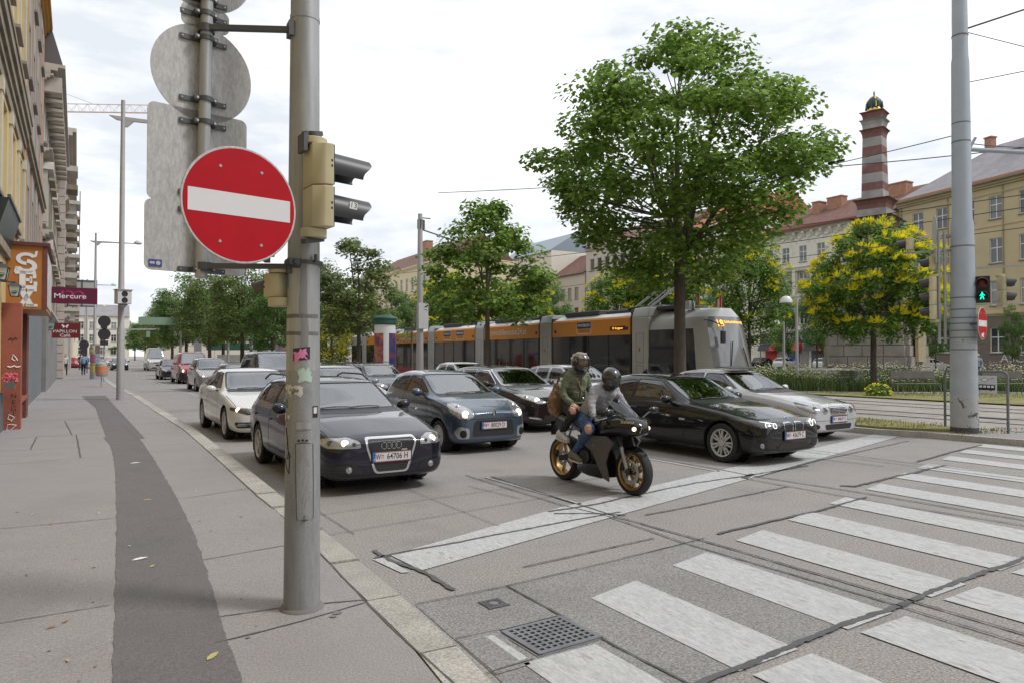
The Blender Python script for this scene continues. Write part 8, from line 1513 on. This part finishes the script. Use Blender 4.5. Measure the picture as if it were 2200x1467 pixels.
# riders (same local frame as the motorcycle)
M_skin = mat('skin', (.52, .30, .21), .55, var=.05); M_swt = mat('grey_sweater', (.33, .33, .355), .85, var=.06, vscale=14, bump=.25, bscale=60); M_jean = mat('blue_jeans', (.045, .085, .19), .8, var=.35, vscale=9, col2=(.16, .22, .33), v2=(.58, .75), bump=.25, bscale=70); M_glv = mat('glove_black', (.018, .018, .02), .6); M_shoe = mat('shoe_olive', (.15, .14, .10), .8, var=.15); M_shw = mat('shoe_white', (.52, .52, .5), .7, var=.1); M_jkt = mat('olive_jacket', (.135, .15, .095), .85, var=.2, vscale=9, bump=.4, bscale=25); M_blk2 = mat('black_trousers', (.017, .016, .018), .8); M_sole = mat('sole', (.5, .48, .44), .8)
def person(label, par_loc, rz, caps, mats, vox=.0112): 
    o = body_mesh(caps, vox, mats, None, 'person', fold=.009); o.location = par_loc; o.rotation_euler = (0, 0, rz); return tag(o, label, 'person')
def shoe(par, heel, toe, m, w=.046):
    h, t = Vector(heel), Vector(toe); d = t - h; L = d.length; A = Matrix.Translation(h) @ d.to_track_quat('X', 'Z').to_matrix().to_4x4(); b = MB(); b.M = A; loft(b, [(-.04, 0, .03, w * .55, .045), (.0, 0, .045, w * .8, .065), (L * .35, 0, .045, w * .85, .06), (L * .6, 0, .03, w, .042), (L * .9, 0, .015, w * .9, .028), (L * 1.0, 0, .01, w * .5, .018)], 14, 2.4); s_ = b.build('shoe', m, par); b = MB(); b.M = A; loft(b, [(-.045, 0, -.02, w * .6, .014), (0, 0, -.02, w * .85, .014), (L * .6, 0, -.02, w * 1.06, .014), (L * .92, 0, -.018, w * .9, .013), (L * 1.02, 0, -.014, w * .5, .01)], 14, 3); b.build('sole', M_sole, s_)
    b = MB(); b.M = A
    for k in range(4): b.tube([(L * (.3 + .09 * k), -.025, .095 - .016 * k), (L * (.3 + .09 * k), .025, .095 - .016 * k)], .005, 4)
    b.build('laces', M_txtw, s_)
def helmet(par, c, yaw, pitch, shell, visor, trim=None, face=False):
    A = Matrix.Translation(c) @ Matrix.Rotation(yaw, 4, 'Z') @ Matrix.Rotation(pitch, 4, 'Y'); n, k = 32, 24
    def sp(th, ph, e=0.):
        d = Vector((math.sin(th) * math.cos(ph), math.sin(th) * math.sin(ph), math.cos(th))); r = Vector((.142 + .022 * max(0, -d.z) * max(0, d.x) * 2, .124, .138))
        return Vector((d.x * (r.x + e), d.y * (r.y + e), d.z * (r.z + e) - .02 * max(0, d.x) * max(0, -d.z) * 3))
    cut = lambda th, ph: (R(66) < th < R(103) and abs(ph) < R(72))
    b = MB(); 
    for i in range(k):
        for j in range(n):
            t0, t1, p0, p1 = PI * .86 * i / k, PI * .86 * (i + 1) / k, -PI + 2 * PI * j / n, -PI + 2 * PI * (j + 1) / n
            if cut((t0 + t1) / 2, (p0 + p1) / 2): continue
            b.add([sp(t0, p0), sp(t1, p0), sp(t1, p1), sp(t0, p1)], [(0, 1, 2, 3)])
    b.v = [A @ v for v in b.v]; h = b.build('helmet', shell, par, weld=True, smooth=60)
    b = MB()
    for i in range(8):
        for j in range(20): t0, t1, p0, p1 = R(61) + R(46) * i / 8, R(61) + R(46) * (i + 1) / 8, R(-80) + R(160) * j / 20, R(-80) + R(160) * (j + 1) / 20; b.add([A @ sp(t0, p0, .005), A @ sp(t1, p0, .005), A @ sp(t1, p1, .005), A @ sp(t0, p1, .005)], [(0, 1, 2, 3)])
    b.build('visor', visor, h, weld=True, smooth=60)
    b = MB()
    for sg in (1, -1): b.cyl(A @ Vector((.02, sg * .120, .0)), A @ Vector((.02, sg * .135, .0)), .028, .022, 16)
    b.tube([A @ sp(R(112), R(a), .001) for a in range(-60, 61, 10)], .006, 5); b.build('visor_hinge', M_blk, h)
    if trim: b = MB(); [b.tube([A @ sp(R(t_), R(a), .001) for a in range(a0, a1, 8)], .012, 5) for t_, a0, a1 in ((40, -120, -30), (52, -150, -60), (75, -150, -100), (30, -60, 60))]; b.build('helmet_stripes', trim, h)
    b = MB(); b.lathe([(.085, 0), (.1, -.03), (.09, -.05)], 20, A=A @ Matrix.Translation((-.01, 0, -.115))); b.build('neck_roll', M_blk, h)
    if face:
        b = MB(); b.M = A
        for sg in (1, -1): b.ball((.105, sg * .033, .012), (.010, .016, .009), 8, m=1); b.ball((.114, sg * .033, .012), (.004, .007, .007), 8, m=2); b.bar((.108, sg * .016, .034), (.104, sg * .052, .034), .006, .006, m=2)
        b.ball((.122, 0, -.018), (.018, .013, .022), 10, m=0); b.ball((.112, 0, -.055), (.010, .022, .008), 8, m=3); b.build('face', [M_skin, mat('eye_white', (.7, .7, .68), .3), M_txtk, mat('lips', (.42, .14, .12), .5)], par)
    return h
rc_ = []
def limb(*a): rc_.append(a)
def C_(p, q_, r0, r1, m): return (p, q_, r0, r1, m)
Y = lambda s_, y: s_ * y
caps = [C_((-.90, 0, .93), (-.86, 0, 1.02), .135, .14, 0), C_((-.90, -.09, .91), (-.90, .09, .91), .115, .115, 1), C_((-.86, 0, 1.0), (-.70, 0, 1.16), .14, .15, 0), C_((-.70, -.05, 1.16), (-.58, -.09, 1.27), .135, .115, 0), C_((-.70, .05, 1.16), (-.58, .09, 1.27), .135, .115, 0), C_((-.56, -.16, 1.30), (-.56, .16, 1.30), .075, .075, 0), C_((-.55, 0, 1.32), (-.48, 0, 1.42), .062, .056, 2), C_((-.47, 0, 1.43), (-.43, 0, 1.48), .085, .095, 2)]
for s_ in (-1, 1):
    caps += [C_((-.56, s_ * .175, 1.30), (-.50, s_ * .275, 1.12), .068, .055, 0), C_((-.50, s_ * .275, 1.12), (-.405, s_ * .33, .99), .053, .040, 0), C_((-.90, s_ * .11, .90), (-.57, s_ * .25, .80), .108, .078, 1), C_((-.57, s_ * .25, .80), (-.60, s_ * .25, .77), .076, .072, 1), C_((-.58, s_ * .25, .78), (-.92, s_ * .20, .47), .07, .052, 1), C_((-.92, s_ * .20, .48), (-.93, s_ * .21, .43), .052, .045, 1), C_((-.93, s_ * .21, .42), (-.86, s_ * .22, .395), .04, .032, 4)]
caps += [C_((-.545, -.29, .815), (-.535, -.29, .79), .052, .048, 2)]
rider = person('rider in a light grey sweater, ripped jeans and black gloves, steering the motorcycle', MLOC, MRZ, caps, [M_swt, M_jean, M_skin, M_glv, M_shoe])
for s_ in (-1, 1):
    shoe(rider, (-1.0, s_ * .215, .365), (-.74, s_ * .25, .35), M_shoe); b = MB(); w = Vector((-.415, s_ * .325, .985)); b.tube([w + Vector((-.03, 0, .035)), w], [.046, .042], 12); hand(b, w, (-.36, s_ * .325, .955), (.2, 0, -1), 1.02, 1.0); b.build('glove', M_glv, rider)
b = MB(); b.lathe([(.095, 0), (.1, .015), (.09, .03)], 18, A=Matrix.Translation((-.535, 0, 1.335)) @ Matrix.Rotation(R(30), 4, 'Y')); b.build('sweater_collar', M_swt, rider)
for s_ in (-1, 1): b = MB(); b.torus((-.415, s_ * .327, 1.0), Vector((.5, s_ * .25, -.75)).to_track_quat('Z', 'Y').to_matrix(), .04, .01, 18, 6); b.build('cuff', M_swt, rider)
b = MB(); loft(b, [(-.53, -.31, .79, .012, .05), (-.515, -.312, .80, .008, .055)], 8); b.build('torn_knee_edge', mat('frayed_denim', (.3, .35, .42), .9), rider)
helmet(rider, Vector((-.425, 0, 1.475)), R(-12), R(24), mat('helmet_black', (.016, .016, .018), .3, coat=1.), glass('visor_smoke', (.4, .42, .38), .5, ior=1.9))
caps = [C_((-1.22, -.08, 1.07), (-1.22, .08, 1.07), .12, .12, 1), C_((-1.22, 0, 1.12), (-1.19, 0, 1.30), .125, .13, 0), C_((-1.19, -.05, 1.30), (-1.15, -.07, 1.42), .12, .095, 0), C_((-1.19, .05, 1.30), (-1.15, .07, 1.42), .12, .095, 0), C_((-1.15, -.14, 1.48), (-1.15, .14, 1.48), .065, .065, 0), C_((-1.14, 0, 1.5), (-1.10, 0, 1.60), .055, .05, 2), C_((-1.08, 0, 1.63), (-1.06, 0, 1.69), .085, .095, 2)]
for s_ in (-1, 1):
    caps += [C_((-1.15, s_ * .165, 1.47), (-1.17, s_ * .245, 1.24), .062, .05, 0), C_((-1.17, s_ * .245, 1.24), (-1.0, s_ * .215, 1.11), .05, .04, 0), C_((-1.22, s_ * .1, 1.05), (-.90, s_ * .26, 1.0), .105, .07, 1), C_((-.90, s_ * .265, 1.0), (-.89, s_ * .265, .97), .068, .066, 1), C_((-.90, s_ * .265, .98), (-1.17, s_ * .235, .72), .065, .048, 1), C_((-1.17, s_ * .235, .72), (-1.12, s_ * .24, .66), .042, .034, 3), C_((-.885, s_ * .285, 1.03), (-.87, s_ * .285, 1.0), .048, .045, 2)]
pas = person('pillion passenger in an olive jacket, ripped black trousers and a clear visor helmet', MLOC, MRZ, caps, [M_jkt, M_blk2, M_skin, M_shw])
for s_ in (-1, 1): shoe(pas, (-1.25, s_ * .24, .625), (-1.0, s_ * .27, .60), M_shw); b = MB(); hand(b, (-1.0, s_ * .215, 1.105), (-.86, s_ * .19, 1.05), (0, -s_ * .3, -1), 1.0, .28); b.build('hand', M_skin, pas)
for s_ in (-1, 1): b = MB(); b.torus((-1.01, s_ * .217, 1.115), Vector((.8, -s_ * .1, -.6)).to_track_quat('Z', 'Y').to_matrix(), .04, .012, 18, 6); b.build('cuff', M_jkt, pas)
b = MB(); b.lathe([(.10, .0), (.125, .02), (.135, .05), (.115, .075), (.09, .07)], 22, A=Matrix.Translation((-1.155, 0, 1.50)) @ Matrix.Rotation(R(14), 4, 'Y')); b.build('jacket_hood', M_jkt, pas); b = MB(); b.tube([(-1.035, 0, 1.47), (-1.05, 0, 1.35), (-1.075, 0, 1.2), (-1.10, 0, 1.08)], .012, 6); b.build('jacket_zip', mat('zip', (.09, .10, .07), .7), pas); b = MB(); b.torus((-1.215, 0, 1.12), Matrix.Rotation(R(8), 3, 'Y'), .128, .016, 26, 6); b.build('jacket_hem', M_jkt, pas)
for s_ in (-1, 1): b = MB(); b.box((-1.06, s_ * .085, 1.22), (.02, .085, .09), rot=Matrix.Rotation(R(10), 3, 'Y') @ Matrix.Rotation(R(s_ * 40), 3, 'Z')); b.build('jacket_pocket', M_jkt, pas, bevel=.008)
helmet(pas, Vector((-1.065, 0, 1.675)), R(10), R(8), mat('helmet_graphic', (.02, .02, .022), .3, coat=1., col2=(.33, .32, .31), vscale=9, v2=(.56, .6)), glass('visor_clear', (.85, .87, .88), .9, ior=1.35), mat('helmet_trim', (.42, .36, .30), .4), True)
bag = thing('shoulder_bag', 'crumpled brown patterned bag hanging behind the pillion passenger', 'bag', MLOC, MRZ); M_bag = mat('bag_brown', (.20, .115, .065), .8, var=.35, vscale=14, col2=(.32, .19, .12), v2=(.5, .6), bump=.6, bscale=22)
b = MB(); pr = [(-.21, .02), (-.19, .07), (-.12, .115), (-.02, .13), (.08, .11), (.17, .065), (.27, .03)]; vs = []; n = 22
for z, r in pr:
    for j in range(n): a = 2 * PI * j / n; q_ = 1 + .13 * noise.noise((math.cos(a) * 2.2, math.sin(a) * 2.2, z * 9)); vs.append((-1.425 + .02 * z + r * .85 * q_ * math.cos(a), -.15 + r * 1.05 * q_ * math.sin(a), 1.10 + z))
b.add(vs, [(i * n + j, i * n + (j + 1) % n, (i + 1) * n + (j + 1) % n, (i + 1) * n + j) for i in range(len(pr) - 1) for j in range(n)] + [tuple(range(n - 1, -1, -1))]); b.build('bag_body', M_bag, bag, smooth=60); b = MB(); b.tube([(-1.42, -.15, 1.35), (-1.32, -.17, 1.46), (-1.19, -.15, 1.55), (-1.06, -.08, 1.44), (-1.05, .0, 1.3)], .014, 6); b.build('strap', M_bag, bag)
# people further away
def walker(label, x, y, rz, top, trousers, hair, z=.12, h=1.72, arm=0., bagm=None, vox=.018, skin=M_skin, cap=None):
    k = h / 1.72; Pp = lambda x_, y_, z_: (x_ * k, y_ * k, z_ * k); st_ = .16
    c = [C_(Pp(0, -.06, .92), Pp(0, .06, .92), .115, .115, 1), C_(Pp(0, 0, 1.0), Pp(0, 0, 1.2), .13, .135, 0), C_(Pp(0, -.07, 1.3), Pp(0, .07, 1.3), .12, .12, 0), C_(Pp(0, -.15, 1.40), Pp(0, .15, 1.40), .065, .065, 0), C_(Pp(0, 0, 1.42), Pp(.02, 0, 1.5), .055, .05, 2), C_(Pp(.02, 0, 1.56), Pp(.02, 0, 1.63), .082, .09, 2)]
    for s_ in (-1, 1): c += [C_(Pp(0, s_ * .18, 1.39), Pp(-s_ * .08 - .02, s_ * .23, 1.13), .058, .048, 0), C_(Pp(-s_ * .08 - .02, s_ * .23, 1.13), Pp(-s_ * .10 + .1, s_ * .22, .93), .046, .036, 0), C_(Pp(-s_ * .10 + .1, s_ * .22, .90), Pp(-s_ * .10 + .12, s_ * .22, .82), .034, .026, 2), C_(Pp(0, s_ * .08, .88), Pp(s_ * st_ * .6 + .04, s_ * .09, .48), .095, .065, 1), C_(Pp(s_ * st_ * .6 + .04, s_ * .09, .48), Pp(s_ * st_, s_ * .09, .1), .062, .045, 1), C_(Pp(s_ * st_, s_ * .09, .06), Pp(s_ * st_ + .15, s_ * .1, .04), .045, .035, 3)]
    o = person(label, (x, y, z), rz, c, [top, trousers, skin, M_blk], vox)
    b = MB(); b.ball(Pp(.005, 0, 1.63), (.1 * k, .096 * k, .105 * k), 14); b.v = [Vector((min(v.x, .055 * k), v.y, max(v.z, 1.55 * k))) for v in b.v]; b.build('cap' if cap else 'hair', cap or hair, o)
    b = MB(); b.ball(Pp(.112, 0, 1.585), (.012, .012, .018), 6); b.build('nose', skin, o)
    for s_ in (-1, 1): b = MB(); b.ball(Pp(.02, s_ * .088, 1.59), (.02, .01, .028), 6); b.build('ear', skin, o)
    return o
M_hair = mat('hair_dark', (.03, .022, .018), .7); M_den = mat('denim_jacket', (.17, .26, .36), .8, var=.15); M_ltb = mat('bright_blue_shirt', (.08, .28, .5), .8); M_wsh = mat('white_shirt', (.5, .5, .49), .8)
w1 = walker('pedestrian in a denim jacket and dark trousers walking away along the left pavement', -2.0, 68, R(92), M_den, M_blk2, M_hair)
b = MB(); b.box((-.02, -.24, 1.0), (.22, .12, .26)); b.tube([(0, -.2, 1.1), (0, -.02, 1.46), (-.02, .1, 1.3)], .012, 5); tag(b.build('handbag', M_glv, None, bevel=.03), 'black bag at the side of the denim jacket pedestrian', 'bag'); bpy.data.objects['handbag'].location = (-2.0, 68, .12); bpy.data.objects['handbag'].rotation_euler = (0, 0, R(92))
walker('pedestrian in a white top and long dark skirt coming along the house fronts', -3.3, 68.5, R(-80), M_wsh, M_blk2, M_hair); walker('pedestrian in a bright blue shirt just beyond the denim jacket', -2.05, 76, R(95), M_ltb, M_jean, M_hair)
walker('far pedestrian in grey beside the shop fronts', -4.0, 84, R(-85), M_wsh, M_jean, M_hair); walker('far pedestrian in dark clothes near the kerb', -3.0, 92, R(90), M_glv, M_jean, M_hair)
x, y = tp(2100, 44); walker('man in a white cap and pale blue shirt beyond the meadow', x, y, R(190), mat('pale_blue_shirt', (.27, .35, .46), .8), M_jean, M_hair, z=.1, h=1.75, cap=M_wsh)
def driver(label, car_label, seat, top, hair=M_hair):
    car = next(o for o in COL.objects if o.get('label', '').startswith(car_label)); sx, sy, sz = seat
    c = [C_((0, 0, .0), (0, 0, .30), .14, .15, 0), C_((0, -.16, .42), (0, .16, .42), .07, .07, 0), C_((.02, 0, .5), (.03, 0, .56), .055, .055, 1), C_((.04, 0, .62), (.04, 0, .69), .08, .09, 1), C_((0, -.06, -.05), (.45, -.1, -.05), .1, .08, 2), C_((0, .06, -.05), (.45, .1, -.05), .1, .08, 2)]
    for s_ in (-1, 1): c += [C_((0, s_ * .19, .42), (.17, s_ * .26, .2), .055, .045, 0), C_((.17, s_ * .26, .2), (.40, s_ * .15, .27), .043, .034, 1)]
    o = body_mesh(c, .018, [top, M_skin, M_blk2], None, 'person'); tag(o, label, 'person'); cx = Matrix.Translation(car.location) @ Matrix.Rotation(car.rotation_euler.z, 4, 'Z'); o.location = cx @ Vector(seat); o.rotation_euler = (0, 0, car.rotation_euler.z)
    b = MB(); b.ball((.025, 0, .69), (.1, .096, .1), 12); b.v = [Vector((min(v.x, .075), v.y, max(v.z, .62))) for v in b.v]; b.build('hair', hair, o); b = MB(); b.ball((.135, 0, .64), (.014, .012, .018), 6); b.build('nose', M_skin, o)
    for s_ in (-1, 1): b = MB(); hand(b, (.40, s_ * .15, .27), (.48, s_ * .14, .29), (0, 0, -1), 1, .8); b.build('hand', M_skin, o)
driver('driver in a pale shirt at the wheel of the dark navy estate', 'dark navy', (-1.42, .36, .44), M_wsh); driver('driver with light hair at the wheel of the small blue grey hatchback', 'small blue grey hatchback', (-1.22, .36, .46), M_swt, mat('hair_grey', (.2, .17, .14), .7)); driver('driver at the wheel of the dark brown estate', 'dark brown estate', (-1.4, .36, .48), M_jkt)
